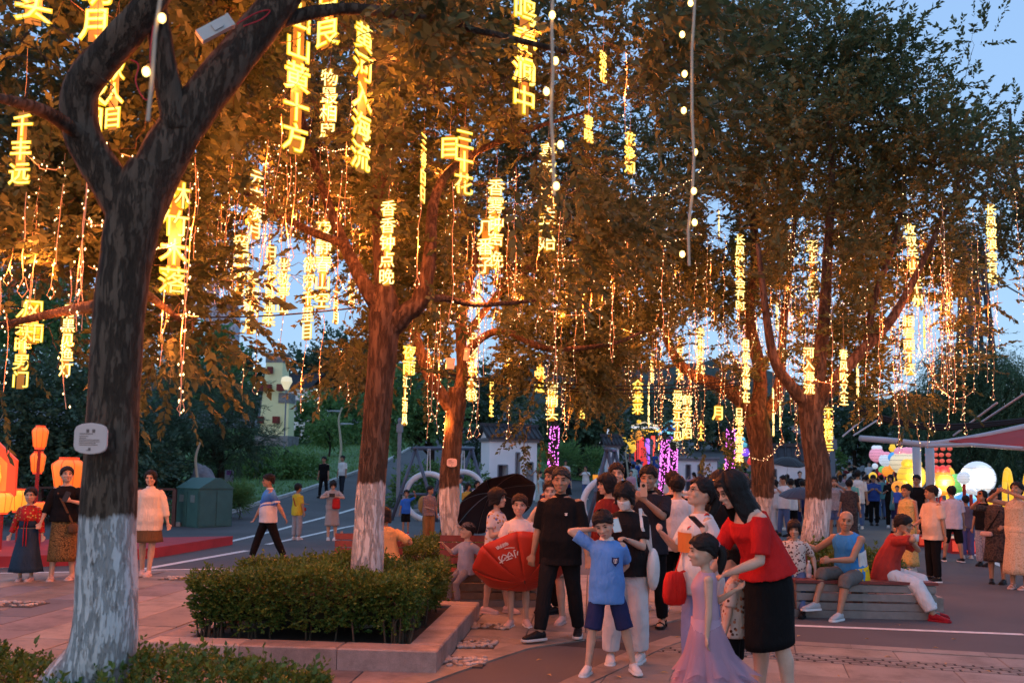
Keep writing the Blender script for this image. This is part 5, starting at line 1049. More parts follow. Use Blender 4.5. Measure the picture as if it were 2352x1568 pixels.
def tulle():
    m, nd, lk, b = new_mat('pink tulle'); b.inputs['Base Color'].default_value = (.66, .42, .52, 1); b.inputs['Roughness'].default_value = .8; t = nd.new('ShaderNodeBsdfTranslucent'); t.inputs[0].default_value = (.70, .48, .58, 1); mx = nd.new('ShaderNodeMixShader'); mx.inputs[0].default_value = .4; lk.new(b.outputs[0], mx.inputs[1]); lk.new(t.outputs[0], mx.inputs[2]); lk.new(mx.outputs[0], nd['Material Output'].inputs[0]); return m
def tulle2():
    m = tulle(); nd, lk = m.node_tree.nodes, m.node_tree.links; m.name = 'sheer pink tulle'; mx = [q for q in nd if q.type == 'MIX_SHADER'][0]; tr = nd.new('ShaderNodeBsdfTransparent'); m2 = nd.new('ShaderNodeMixShader'); m2.inputs[0].default_value = .52; lk.new(mx.outputs[0], m2.inputs[1]); lk.new(tr.outputs[0], m2.inputs[2]); lk.new(m2.outputs[0], nd['Material Output'].inputs[0]); return m
TUL = tulle(); TUL2 = tulle2(); TANK = F('blue basketball vest', (.04, .24, .60)); TANKY = F('yellow vest panel', (.75, .52, .02)); PER = F('periwinkle skirt', (.20, .24, .46)); LGRN = F('pale green dress', (.36, .50, .46), .8, 'blotch', (.50, .60, .58), 1.2, (.24, .40, .38)); SKB = F('light blue tee', (.22, .42, .62)); BRT = F('brown tee', (.11, .06, .05)); PNK = F('pink dress', (.52, .28, .33)); ROYB = F('royal blue polo', (.03, .07, .27)); YELT = F('yellow tee', (.55, .42, .04)); KHA = F('greige dress', (.34, .30, .29)); MAR = F('maroon top', (.14, .02, .022)); ORG = F('orange vest', (.70, .20, .04)); LIME = F('lime tee', (.45, .60, .20))
# ---------------------------------------------------------------- foreground group
I = person(1285, 1471, 'stocky man in black polo shirt and black trousers walking past the red umbrella', HT(1300, 1083, 1471), -14, fat=1.2, skin=2, head=(6, 2, 0), a=(-.30, .02, .80), b=(.31, -.10, .78), fa=(-.16, -.24, 0), fb=(.16, .20, 0), foot_yaw=(-45, 6), top=BLK, tl='polo', sleeve=.50, hem=-.17, collar=BLK, bot=BLK2, shoe=(SHB, SHW), hair='buzz', hcol=HAIRG, loose=1.25)
c = MB(); c.ell((.085*I['s'], -.165*I['s'], 1.27*I['s']), (.014, .006, .010), 8, 6); c.box((.085*I['s'], -.168*I['s'], 1.285*I['s']), (.03, .004, .006)); c.build('chest_emblem', WHITE, I['E'])
I = person(1392, 1547, 'boy in light blue football shirt and navy shorts with one hand behind his head', HT(1392, 1178, 1547), -4, kid=.5, skin=1, head=(-10, 20, -13), a=(-.165, .07, 1.52), ap=(-1, -.25, 0), b=(.04, .16, .98), bp=(1, .5, .1), fa=(-.20, -.10, 0), fb=(.30, .02, 0), foot_yaw=(-18, 14), top=BLUE, sleeve=.42, hem=-.16, bot=NAVY, bl_='shorts', blen=.52, shoe=(SHW, WHITE), hair='short', loose=1.5, collar=WHT)
c = MB(); s_ = I['s']; c.loft([[(.085*s_+x*.030, -.148*s_-t, 1.20*s_+z*.036) for x, z in ((-1, 1), (0, .85), (1, 1), (1, -.2), (0, -1.2), (-1, -.2))] for t in (0, .012)]); c.build('crest', NAVY, I['E'])
c = MB(); 
for q in ((-.4, .35, .12, .9), (.4, .35, .12, .9), (0, .1, .14, 1.0), (0, .62, .9, .12), (0, -.35, .7, .12)): c.box((.085*s_+q[0]*.030, -.162*s_, 1.20*s_+q[1]*.030), (q[2]*.030, .004, q[3]*.034))
c.build('crest_mark', WHITE, I['E'])
I = person(1437, 1523, 'woman in white face mask, black tee and white trousers looking at her phone', HT(1437, 1112, 1523), -16, sex='f', fat=1.15, skin=1, head=(-6, 24, 0), a=(-.10, -.31, 1.26), b=(.06, -.31, 1.19), fa=(-.14, -.04, 0), fb=(.13, .10, 0), top=BLK2, sleeve=.40, hem=-.10, bot=WTR, bl_='wide', blen=.95, shoe=(SHW, WHITE), hair='fringe', loose=1.5, grip=(.9, .6))
face_mask(I, F('mask fabric', (.72, .71, .72), .7)); handphone(I, 0, 'pale gold phone held by the woman in the face mask', M('gold metal', (.52, .36, .27), .35, .05, metal=.3), (.03, -.03, .03), rot=(-35, 10, 180))
c = MB(); s_ = I['s']; c.tube([(.13*s_, .02, 1.47*s_), (.17*s_, -.12, 1.30*s_), (.245*s_, -.02, 1.06*s_), (.20*s_, .13, 1.3*s_), (.13*s_, .03, 1.47*s_)], [(.014, .004)]*5, 6); c.build('bag_strap', WHT, I['E']); c = MB(); c.ell((.26*s_, .0, .90*s_), (.06, .12, .19), 14, 10); c.build('tote_bag', WHT, I['E'], True)
I = person(1490, 1442, 'man in black shirt holding a phone up to photograph the signs', HT(1490, 1078, 1442), -14, fat=1.05, skin=2, head=(-6, 6, 0), a=(-.13, -.31, 1.36), b=(.00, -.31, 1.36), ap=(-.6, .1, -1), bp=(.8, .1, -1), fa=(-.12, 0, 0), fb=(.14, .12, 0), top=F('charcoal polo', (.02, .022, .03)), tl='polo', collar=BLK, sleeve=.48, hem=-.14, bot=BLK, shoe=SHB, shoes='sandal', hair='short', loose=1.3, grip=(.8, .8))
handphone(I, 0, 'gold phone with a round black camera held up to photograph the signs', M('gold metal 2', (.58, .42, .34), .3, .05, metal=.3), (.07, -.02, .075), rot=(8, 0, -6))
# girl with the red umbrella, girl with the black umbrella
RU = M('red umbrella cloth', (.50, .035, .016), .55, .10, 3, .15, 20); BU = M('black umbrella cloth', (.020, .019, .022), .6, .15, 3); STEEL = M('steel rod', (.35, .35, .36), .35, .1, metal=.8); BLUEM = M('blue umbrella cloth', (.03, .04, .07), .6, .1)
def umbrella(apex, n, r, h, label, mat, hand=None, spin=0.0, text=False):
    n = Vector(n).normalized(); apex = Vector(apex); ex = n.cross(Vector((0, 0, 1))).normalized(); ey = n.cross(ex)
    e = empty('umbrella', apex, 0, label, 'umbrella')
    def P(a_, t, lift=0.0):
        sag = 1-.055*(math.cos(8*(a_-spin))*-.5+.5)*t*t
        rr = r*t*sag; d = h*(1-math.cos(t*1.25))/.685; return -n*d+n*lift+ex*(math.cos(a_)*rr)+ey*(math.sin(a_)*rr)
    for k in range(8):
        a0 = spin+k*math.pi/4; Vv = []; na, nt = 7, 8
        for i in range(na):
            for j in range(nt+1): Vv.append(P(a0+(math.pi/4)*i/(na-1), j/nt))
        m = nt+1; c = MB(); c.add([list(q) for q in Vv], [(i*m+j, i*m+j+1, (i+1)*m+j+1, (i+1)*m+j) for i in range(na-1) for j in range(nt)]); o = c.build('canopy_panel', mat, e, True); o.modifiers.new('cloth', 'SOLIDIFY').thickness = .003
        c = MB(); c.tube([P(a0, t, -.006) for t in np.linspace(.02, 1.0, 9)]+[P(a0, 1.0, -.006)-n*.0], .0028, 5); c.build('rib', STEEL, e)
    c = MB(); c.tube([n*.035, n*.0, -n*.01], [.004, .007, .012], 8); c.build('ferrule', DARK, e)
    hd = Vector(hand)-apex if hand is not None else -n*.75
    c = MB(); c.tube([(0, 0, 0), hd*.98], .006, 6); c.build('shaft', STEEL, e); c = MB(); c.tube([hd*.9, hd*1.06], [.013, .014], 8); c.build('handle', DARK, e)
    if text:
        LW = M('white print', (.70, .62, .60), .6, 0)
        def put_text(ch, a_, t, size):
            p0 = P(a_, t, .0055); er = (P(a_, t+.05)-P(a_, t-.05)).normalized(); et = (P(a_+.05, t)-P(a_-.05, t)).normalized(); nn = et.cross(er).normalized(); nn = nn if nn.dot(n) > 0 else -nn
            U = -er; Rt = U.cross(nn).normalized(); me = glyph(ch, .02, .004, LW); o = obj('lettering', me, e)
            o.matrix_local = Matrix(((Rt.x*size, -nn.x*size, U.x*size, p0.x), (Rt.y*size, -nn.y*size, U.y*size, p0.y), (Rt.z*size, -nn.z*size, U.z*size, p0.z), (0, 0, 0, 1)))
        best = max(range(8), key=lambda k: P(spin+(k+.5)*math.pi/4, .7).z-.6*abs((P(spin+(k+.5)*math.pi/4, .7)).x+.10)); am = spin+(best+.5)*math.pi/4
        sg = 1 if (P(am+.05, .7)-P(am-.05, .7)).dot((-(P(am, .75)-P(am, .65))).cross(n)) > 0 else -1
        for ch, q in zip('小天才', (-.20, 0, .20)): put_text(ch, am+sg*q*1.15, .66, .092)
        for ch, q in zip('电话手表', (-.13, -.045, .045, .13)): put_text(ch, am+sg*q*.9, .87, .042)
        c = MB(); c.tube([P(am+sg*q, .78+.03*math.cos(q*8), .006) for q in np.linspace(-.27, -.02, 8)], .0035, 5); c.build('lettering', LW, e)
    return e
I = person(1188, 1438, 'girl in white tee looking out over her open red umbrella', HT(1188, 1142, 1438), 4, sex='f', kid=.45, skin=1, head=(-6, 2, 3), a=(-.13, -.20, 1.20), b=(.10, -.22, 1.12), fa=(-.09, -.02, 0), fb=(.12, .04, 0), foot_yaw=(-25, 8), top=F('white girl tee', (.66, .58, .54)), sleeve=.42, hem=-.12, bot=F('pale shorts', (.5, .45, .42)), bl_='shorts', blen=.35, shoe=(SHP, WHITE), hair='pony', hcol=HAIRB, loose=1.4, grip=(1.2, 1.2))
hnd = I['E'].matrix_basis @ I['arms'][0][2]
umbrella(at(1205, 1334, 9.85), (.12, -.66, -.74), .545, .25, 'open red umbrella with white printed letters held low in front of the girl', RU, hnd, .25, True)
I = person(1136, 1408, 'girl in floral print dress turning away under the black umbrella', HT(1136, 1127, 1408), 62, sex='f', kid=.4, fat=1.1, skin=1, head=(0, -2, 0), a=(-.10, -.24, 1.16), b=(.12, -.20, 1.10), fa=(-.09, .10, 0), fb=(.09, -.16, 0), top=FLOR, sleeve=.34, hem=-.02, bot=FLOR, bl_='dress', blen=.52, flare=1.1, shoe=SHP, shoes='shoe', hair='fringe', loose=1.5, grip=(1.2, 1))
glasses(I)
hnd = I['E'].matrix_basis @ I['arms'][1][2]
umbrella(at(1128, 1132, 12.0), (-.40, .60, .69), .56, .20, 'open black umbrella resting behind the girl in the floral dress', BU, None, .1)
# right hand foreground group
I = person(1608, 1582, 'woman in white tee and glasses gazing up at the signs, red strap bag', HY_(1608, 1107, 7.35), -78, Y=7.35, sex='f', fat=1.12, skin=1, head=(0, -16, 0), a=(-.16, -.27, 1.27), ap=(-.6, .2, -1), b=(.20, -.05, .92), fa=(-.1, 0, 0), fb=(.1, .1, 0), top=WHT, sleeve=.45, hem=-.14, bot=PER, bl_='skirt', blen=.9, flare=.6, shoe=SHP, hair='pony', loose=1.5, grip=(1.3, .4))
glasses(I); strap_bag(I, F('red bag', (.55, .02, .015), .5), (.12, -.27, .86), (.05, .085, .22), 1)
c = MB(); rg = [I['tring'](t, .150, .122, -.016, .030, 48)[30:43] for t in np.linspace(.20, .36, 6)]; c.add([list(q) for r in rg for q in r], [(i*13+j, i*13+j+1, (i+1)*13+j+1, (i+1)*13+j) for i in range(5) for j in range(12)]); c.build('orange_print', F('orange print', (.62, .20, .05)), I['E'])
I = person(1622, 1650, 'little girl in pink tulle dress with a ponytail', HY_(1622, 1238, 6.45), -94, Y=6.45, sex='f', kid=.75, skin=1, head=(4, 2, 0), a=(-.12, .30, 1.22), ap=(-.3, .2, -1), b=(.20, -.02, .78), fa=(-.08, .02, 0), fb=(.08, -.05, 0), top=TUL, tl='tank', hem=.0, bot=TUL, bl_='dress', blen=.78, flare=1.9, shoe=SHP, hair='pony', loose=1.0)
rt = random.Random(4)
for lay in range(4):     # loose tulle layers with a frilled hem
    c = MB(); rings = []; s_ = I['s']; n = 60; ph = rt.uniform(0, 6); zt_, zb_ = .92-.05*lay, (.30+.06*lay)
    for j in range(8):
        t = j/7; z_ = (zt_+(zb_-zt_)*t)*s_; rg = []
        for k in range(n):
            q = 2*math.pi*k/n; fr = 1+t*(.10*math.sin(q*9+ph)+.06*math.sin(q*17+ph*2)+.04*math.sin(q*29+lay))*(1+.8*(j == 7)); rg.append(((.165+.15*t)*s_*fr*math.cos(q), (.14+.20*t)*s_*fr*math.sin(q)+.06*t*s_, z_+(.02*math.sin(q*11+ph) if j == 7 else 0)))
        rings.append(rg)
    c.loft(rings, False); c.build('tulle_layer', TUL2, I['E'], True)
c = MB(); c.ell(I['hp3']((0, .95, .30)), (.028, .022, .028), 8, 6); c.ell(I['hp3']((.12, .92, .42)), (.022,)*3, 8, 6); c.build('hair_tie', F('pink ribbon', (.60, .33, .42)), I['E'], True)
I = person(1768, 1624, 'woman with long black hair in red blouse and black skirt bent over her phone', HY_(1768, 1098, 6.75)*1.045, -76, Y=6.75, sex='f', fat=1.08, skin=3, lean=13, hunch=16, head=(0, 24, 0), a=(-.08, -.44, 1.22), ap=(-.5, .2, -1), b=(.10, -.38, .97), bp=(.5, .9, -.3), fa=(-.1, -.02, 0), fb=(.1, .10, 0), top=RED, tl='offshoulder', sleeve=.46, hem=.02, bot=BLK, bl_='pencil', blen=.50, shoe=SHB, hair='long', loose=1.5, grip=(1.0, .9))
glasses(I); handphone(I, 0, 'dark phone held up by the woman in red', DARK, (0, -.03, .05), rot=(50, 0, 12))
I = person(1692, 1600, 'child in cream printed tee standing beside the woman in red', HY_(1692, 1262, 7.0), -120, Y=7.0, kid=.75, skin=1, head=(0, 10, 0), top=F('cream printed tee', (.62, .50, .42), .8, 'floral', (.50, .16, .08), 1.7), sleeve=.5, hem=-.16, bot=BLK, bl_='shorts', blen=.5, shoe=SHW, hair='short', loose=1.5)
# second row behind them
person(1268, 1430, 'tall man in dark jacket looking left behind the man in the black polo', HY_(1268, 1080, 11.3), -55, Y=11.3, skin=2, head=(0, -3, 0), top=NAVY, sleeve=.9, hem=-.14, bot=BLK, shoe=SHB, hair='short', det=2)
I = person(1262, 1430, 'woman in cream blouse and red scarf with an arm round the girl', HY_(1262, 1112, 10.6), -14, Y=10.6, sex='f', skin=1, a=(-.36, -.12, 1.06), b=(.26, 0, .85), fb=(.17, -.05, 0), top=CRM, sleeve=.42, hem=-.12, bot=F('tan shorts', (.36, .26, .2)), bl_='shorts', blen=.42, shoe=SHP, hair='pony', head=(4, 2, 0))
c = MB(); c.loft([I['tring'](t, w, d, 0, .03, 14) for t, w, d in ((.46, .13, .09), (.51, .10, .08), (.55, .075, .07))]); c.build('scarf', F('red scarf', (.48, .025, .02)), I['E'], True)
I = person(1396, 1420, 'woman with bobbed hair and glasses wrapped in a maroon shawl', HY_(1400, 1094, 10.6), -62, Y=10.6, sex='f', skin=1, head=(-4, 4, 0), top=MAR, sleeve=.8, hem=-.12, bot=BLK, shoe=SHB, hair='bob', loose=1.8); glasses(I)
person(1414, 1410, 'man with a round face standing behind the woman in the maroon shawl', HY_(1414, 1072, 12.2), -5, Y=12.2, skin=1, top=BLK, bot=GRYT, shoe=SHB, hair='short', fat=1.1)
person(1556, 1408, 'man in plain white tee and black trousers seen from behind', HT(1556, 1100, 1408), 172, fat=1.12, skin=1, head=(0, 0, 0), a=(-.24, -.2, 1.0), fa=(-.12, .05, 0), fb=(.16, -.14, 0), top=WHT, sleeve=.46, hem=-.14, bot=BLK, shoe=(SHP, WHITE), hair='short', loose=1.5)
person(1545, 1390, 'man in black tee seen from behind beyond the man in white', HY_(1540, 1090, 12.3), 168, Y=12.3, skin=1, top=BLK, bot=BLK2, shoe=SHB, hair='short', loose=1.3)
I = person(1655, 1450, 'woman in black with a gold hair clip facing away', HY_(1660, 1090, 8.9), 150, Y=8.9, sex='f', skin=1, top=BLK, sleeve=.5, bot=DEN, shoe=SHB, hair='longback', hcol=HAIR, loose=1.3)
c = MB(); c.tube([I['hp3']((.2+.22*math.cos(q), .98, .02+.3*math.sin(q))) for q in np.linspace(0, 6.28, 12, endpoint=False)], .007, 5, closed=True); c.build('hair_clip', M('gold', (.6, .42, .2), .3, 0, metal=.9), I['E'])
person(1500, 1400, 'girl with a ponytail seen from behind in a dark dress', HY_(1497, 1126, 11.6), 160, Y=11.6, sex='f', skin=1, top=BLK2, bot=BLK2, bl_='skirt', blen=.5, shoe=SHW, hair='pony', kid=.2)
person(1640, 1400, 'woman in dark top holding up a phone behind the woman in glasses', HY_(1700, 1100, 10.5), -30, world=(at(1706, 1300, 10.5).x, 10.5, 0), sex='f', skin=1, top=BLK, bot=DEN, shoe=SHB, hair='pony', a=(-.1, -.3, 1.4), b=(.08, -.3, 1.4))
# ---------------------------------------------------------------- seated on the benches
SB = at(1960, 1300, 11.45); I = person(0, 0, 'bald old man in blue and yellow vest sitting sideways on the bench', 1.68, -48, world=(SB.x, 11.5, 0), hip=.52, lean=10, hunch=10, skin=2, head=(30, 2, 6), a=(-.62, -.24, .88), ap=(-.2, .3, -1), b=(-.06, -.40, .70), bp=(1, .6, -.2), fa=(-.16, -.62, .10), fb=(.10, -.52, 0), foot_yaw=(-20, 0), top=TANK, tl='tank', hem=-.12, bot=F('grey shorts', (.12, .12, .115)), bl_='shorts', blen=.62, shoe=(F('grey clogs', (.42, .43, .44), .5), WHITE), hair='bald', loose=1.8)
patch(I, 'white_panel', WHT, .02, .30, -40, 18, .040, 1.0, .160); patch(I, 'yellow_panel', TANKY, -.13, .10, -55, 28, .044, 1.0, .165)
SB = at(2035, 1300, 11.6); I = person(0, 0, 'woman in red top and white trousers eating from a cup on the bench', 1.60, 58, world=(SB.x, 11.6, 0), hip=.53, sex='f', fat=1.2, lean=10, hunch=16, skin=2, head=(0, 12, 0), a=(-.07, -.27, 1.10), ap=(-.8, .2, -.6), b=(.05, -.30, 1.00), bp=(1, .1, -.6), fa=(-.20, -.60, 0), fb=(.12, -.54, 0), foot_yaw=(-8, 5), top=F('brick red top', (.38, .04, .03)), sleeve=.45, hem=-.12, bot=WTR, bl_='wide', blen=.93, shoe=F('red shoes', (.30, .012, .02), .5), hair='bun', loose=1.6, grip=(1.2, 1.2))
CP = I['E'].matrix_basis @ ((I['arms'][0][2]+I['arms'][1][2])/2+Vector((0, -.09, -.01))); e = empty('snack_cup', CP, 0, 'small clear snack cup held by the woman in red on the bench', 'cup'); c = MB(); c.lathe([(.03, -.05), (.038, .04), (.036, .04), (.028, -.045)], (0, 0, 0), 14); c.build('cup', F('milky cup', (.6, .55, .55), .3), e, True)
SB = at(1826, 1300, 11.7); person(0, 0, 'child in printed white tee and jeans sitting behind the woman in red', 1.30, -20, world=(SB.x, 11.7, 0), hip=.52, kid=.5, lean=5, skin=1, head=(0, 8, 0), a=(-.1, -.3, .62), b=(.32, -.05, .70), fa=(-.10, -.60, 0), fb=(.14, -.58, 0), top=F('white printed tee', (.60, .57, .52), .8, 'floral', (.1, .05, .05), 1.8), hem=-.1, bot=DEN, shoe=SHB, hair='fringe')
SB = at(1072, 1300, 11.75); I = person(0, 0, 'small boy in grey cap sitting on the red bench and pointing up', 1.12, -52, world=(SB.x, 11.55, 0), hip=.50, kid=.8, lean=-2, skin=1, head=(-18, -8, 0), a=(-.30, -.30, 1.18), ap=(-.4, .1, -1), b=(.22, .12, .80), fa=(-.02, -.34, .06), fb=(.20, -.30, .04), top=F('grey kid tee', (.26, .29, .37)), hem=-.12, sleeve=.5, bot=F('grey kid trousers', (.17, .18, .21)), blen=.9, shoe=SHP, shoes='sandal', hair='buzz', loose=1.6)
cap_hat(I, F('grey cap', (.10, .10, .11)))
SB = at(898, 1300, 11.9); person(0, 0, 'person in apricot top sitting with back half hidden by the straight trunk', 1.55, -150, world=(SB.x-.05, 11.9, 0), hip=.50, sex='f', lean=12, skin=2, head=(0, 14, 0), a=(-.32, -.12, .82), b=(.1, -.3, .8), fa=(-.1, -.5, 0), fb=(.1, -.5, 0), top=F('apricot top', (.56, .34, .15)), sleeve=.5, bot=F('pale skirt', (.6, .5, .42)), bl_='trousers', shoe=SHW, hair='bob', loose=1.4)
# ---------------------------------------------------------------- left of the forked trunk
I = person(58, 1334, 'girl in red flowered hanfu jacket and dark teal long skirt', HT(58, 1124, 1334), 8, sex='f', kid=.55, skin=1, head=(8, 2, 3), a=(-.30, -.02, .86), b=(.28, -.06, .82), top=HANF, sleeve=.92, hem=.22, bot=NAVG, bl_='dress', blen=.80, flare=2.3, shoe=(SHP, SHP), hair='bun', loose=1.6)
c = MB(); c.loft([I['tring'](t, .15, .115, -.004, .014, 18) for t in (.10, .18, .26, .33)]); c.build('bodice', NAVG, I['E'], True); c = MB(); s_ = I['s']
for k, q in enumerate((-.01, .03)): c.tube([(q, -.145*s_, 1.20*s_), (q-.01, -.17*s_, 1.0*s_), (q, -.19*s_, .66*s_)], [(.018, .004), (.014, .004), (.016, .004)], 6)
c.build('red_ribbon', F('red silk', (.45, .02, .02), .5), I['E'])
I = person(140, 1332, 'woman in black cold shoulder top and leopard print skirt holding a phone', HT(140, 1077, 1332), 12, sex='f', fat=1.05, skin=1, head=(22, -8, 0), a=(-.30, -.14, .88), b=(.14, -.24, 1.22), bp=(.9, .3, -.6), fa=(-.13, -.05, 0), fb=(.14, .05, 0), top=BLK, sleeve=.72, hem=-.03, bot=LEO, bl_='skirt', blen=.68, flare=.7, shoe=(SHP, SHP), shoes='sandal', hair='pony', loose=1.5, grip=(.6, 1.2))
strap_bag(I, F('brown leather', (.10, .05, .025), .5), (.17, -.16, .80), (.07, .05, .12), -1); handphone(I, 1, 'black phone held at chest height beside the forked trunk', DARK, (0, -.02, .05), rot=(-15, 20, 0))
I = person(336, 1322, 'smiling woman in open white linen shirt and brown short skirt beside the forked trunk', HT(336, 1085, 1322), 16, sex='f', skin=1, head=(-10, 2, 0), a=(-.24, 0, .85), b=(.30, -.03, .86), fa=(-.08, .1, 0), fb=(.04, -.08, 0), top=F('white linen', (.64, .58, .50)), sleeve=.78, hem=-.18, collar=WHT, bot=F('brown pleats', (.12, .075, .04)), bl_='skirt', blen=.40, flare=1.0, shoe=SHP, hair='longback', loose=1.7)
I = person(612, 1296, 'man in blue and white sports shirt and black trousers striding across the road', HT(612, 1093, 1296), -66, fat=1.18, skin=2, head=(-4, 2, 0), a=(-.30, -.22, .84), b=(.28, .30, .86), fa=(-.08, -.30, 0), fb=(.08, .34, .02), top=BFADE, tl='polo', collar=WHT, sleeve=.46, hem=-.12, bot=BLK, blen=.94, shoe=SHB, hair='short', loose=1.35); glasses(I)
# ---------------------------------------------------------------- road, swings and path on the left
I = person(680, 1239, 'boy in yellow tee and grey trousers with a red sling bag', HT(680, 1113, 1239), 150, kid=.4, skin=2, det=1, top=YELT, hem=-.16, bot=F('grey sweat trousers', (.28, .28, .30)), bl_='wide', blen=.93, shoe=SHW, hair='short', b=(-.05, -.3, 1.1)); strap_bag(I, F('dark red pouch', (.30, .03, .03)), (-.16, -.12, .95), (.06, .04, .08), 1)
I = person(761, 1240, 'woman in greige dress checking a camera with a red backpack on her front', HT(761, 1104, 1240), 8, sex='f', fat=1.15, skin=1, det=1, head=(8, 26, 0), hunch=6, a=(-.10, -.28, 1.26), b=(.10, -.28, 1.26), ap=(-1, 0, -.4), bp=(1, 0, -.4), top=KHA, sleeve=.45, hem=-.06, bot=KHA, bl_='dress', blen=.55, flare=.6, shoe=SHW, hair='fringe')
c = MB(); c.box((.10, -.22, 1.06*I['s']), (.20, .14, .26), 0, .85); o = c.build('backpack', F('red nylon', (.45, .02, .02), .5), I['E']); o.modifiers.new('b', 'BEVEL').width = .03; c = MB(); c.box((0, -.32, 1.30*I['s']), (.13, .07, .09)); c.box((0, -.37, 1.30*I['s']), (.07, .07, .07)); c.build('camera_body', DARK, I['E'])
person(742, 1143, 'man in black tee and black trousers strolling on the path', HT(742, 1050, 1143), -20, skin=2, det=1, top=BLK, bot=BLK2, shoe=SHB, hair='short', fa=(-.12, -.1, 0), fb=(.12, .12, 0)); person(785, 1134, 'man in white tee and dark trousers strolling on the path', HT(785, 1048, 1134), -30, skin=2, det=1, top=WHT, bot=F('ink trousers', (.02, .025, .035)), shoe=SHB, hair='short', fa=(-.12, .1, 0), fb=(.12, -.12, 0))
person(931, 1226, 'boy in bright blue tee and black shorts hanging on to the swing frame', HT(931, 1127, 1226), 10, kid=.6, skin=2, det=1, top=F('bright blue tee', (.03, .14, .55)), bot=BLK, bl_='shorts', blen=.5, shoe=(F('red trainers', (.4, .03, .05)), WHITE), hair='short', b=(.32, -.05, 1.62))
I = person(983, 1246, 'woman in patterned blouse and brown trousers carrying a straw backpack', HT(983, 1118, 1246), 32, sex='f', fat=1.2, skin=2, det=1, head=(30, 2, 0), hunch=8, top=PAIS, sleeve=.5, hem=-.10, bot=BRN, bl_='wide', blen=.95, shoe=SHB, hair='short', a=(-.05, -.24, 1.05)); c = MB(); c.ell((-.04, .2, 1.15*I['s']), (.15, .10, .22), 12, 9); c.build('straw_backpack', F('straw', (.30, .20, .08)), I['E'], True)
person(1022, 1222, 'man in grey tee and black shorts behind the slim trunk', HT(1022, 1092, 1222), 200, skin=2, det=1, top=F('slate tee', (.10, .11, .12)), bot=BLK, bl_='shorts', blen=.5, shoe=SHB, hair='short'); person(1072, 1225, 'woman in mustard top beside the slim trunk', HT(1072, 1111, 1225), 24, sex='f', fat=1.1, skin=2, det=1, top=MUST, bot=BRN, shoe=SHB, hair='bob', head=(20, 2, 0), a=(-.08, -.24, 1.0))
person(1052, 1212, 'person in white shirt half hidden behind the slim trunk', HT(1050, 1094, 1212), 120, skin=2, det=1, top=WHT, bot=NAVY, shoe=SHW, hair='short'); person(1094, 1212, 'woman in white top by the black umbrella', HT(1094, 1106, 1212), 40, sex='f', skin=2, det=1, top=WHT, bot=DEN, shoe=SHW, hair='pony'); person(1052, 1196, 'child in turquoise sitting in the white ring swing', 1.1, 100, Y=27, z=.45, sex='f', kid=.6, skin=1, det=0, top=F('turquoise dress', (.20, .50, .52)), bot=F('turquoise dress', (.20, .50, .52)), bl_='dress', blen=.6, shoe=SHW, hair='pony')
# ---------------------------------------------------------------- right side by the lantern display
person(2088, 1311, 'woman in long yellow floral sundress with her hair pinned up', HT(2088, 1116, 1311), -62, sex='f', fat=1.2, skin=2, det=2, top=YEL, tl='tank', hem=-.02, bot=YEL, bl_='dress', blen=.88, flare=.7, shoe=SHW, hair='bun', head=(-6, 2, 0), loose=1.4)
I = person(2146, 1336, 'man in peach tee and black trousers with a phone at his waist', HT(2146, 1120, 1336), -78, fat=1.15, skin=2, det=2, head=(-20, 0, 0), a=(-.14, -.28, 1.02), b=(.26, .05, .82), top=PEACH, hem=-.17, bot=BLK, shoe=(SHB, WHITE), hair='short', loose=1.5); handphone(I, 0, 'phone held by the man in the peach tee', DARK, (0, -.03, .03), rot=(60, 0, 0))
person(2190, 1290, 'man in pale lavender tee and black shorts seen from behind', HT(2190, 1120, 1290), 172, fat=1.1, skin=2, det=2, top=LAV, hem=-.17, bot=BLK, bl_='shorts', blen=.58, shoe=(SHB, WHITE), hair='short', loose=1.5, fa=(-.16, .1, 0), fb=(.18, -.06, 0))
I = person(2292, 1340, 'woman in dark floral dress raising her phone with a pink purse', HT(2292, 1128, 1340), -36, sex='f', fat=1.18, skin=2, det=2, head=(-4, -12, 0), a=(-.24, -.34, 1.52), ap=(-1, .2, -.5), b=(.16, -.22, 1.06), bp=(1, .3, -.4), top=DFL, sleeve=.42, hem=0, bot=DFL, bl_='dress', blen=.56, flare=.9, shoe=SHB, hair='bob', loose=1.3); strap_bag(I, F('pink purse', (.55, .34, .30), .5), (-.14, -.18, .92), (.09, .04, .07), 1, BLK); handphone(I, 0, 'phone raised by the woman in the dark floral dress', F('orange case', (.55, .18, .06)), (0, 0, .05), rot=(10, 0, 20))
person(2342, 1352, 'woman in beige floral sundress holding up her phone at the lanterns', HT(2342, 1112, 1352), -50, sex='f', fat=1.15, skin=2, det=2, head=(-8, -14, 0), a=(-.20, -.26, 1.56), b=(.02, -.30, 1.56), ap=(-1, 0, -.3), bp=(1, 0, -.3), top=BEI, tl='tank', hem=-.02, bot=BEI, bl_='dress', blen=.74, flare=1.1, shoe=SHP, shoes='sandal', hair='bun', loose=1.3)
person(2262, 1300, 'woman with long dark hair in patterned trousers beside the lanterns', HT(2258, 1128, 1290), -60, sex='f', skin=2, det=1, top=BLK, bot=F('blue print trousers', (.16, .18, .26), .8, 'blotch', (.4, .42, .48), 2), bl_='wide', shoe=SHB, hair='longback'); person(2222, 1282, 'person in purple trousers behind the man in lavender', HT(2222, 1140, 1276), 165, skin=2, det=1, top=F('plum tee', (.12, .10, .14)), bot=F('purple trousers', (.10, .09, .22)), bl_='wide', shoe=SHW, hair='short')
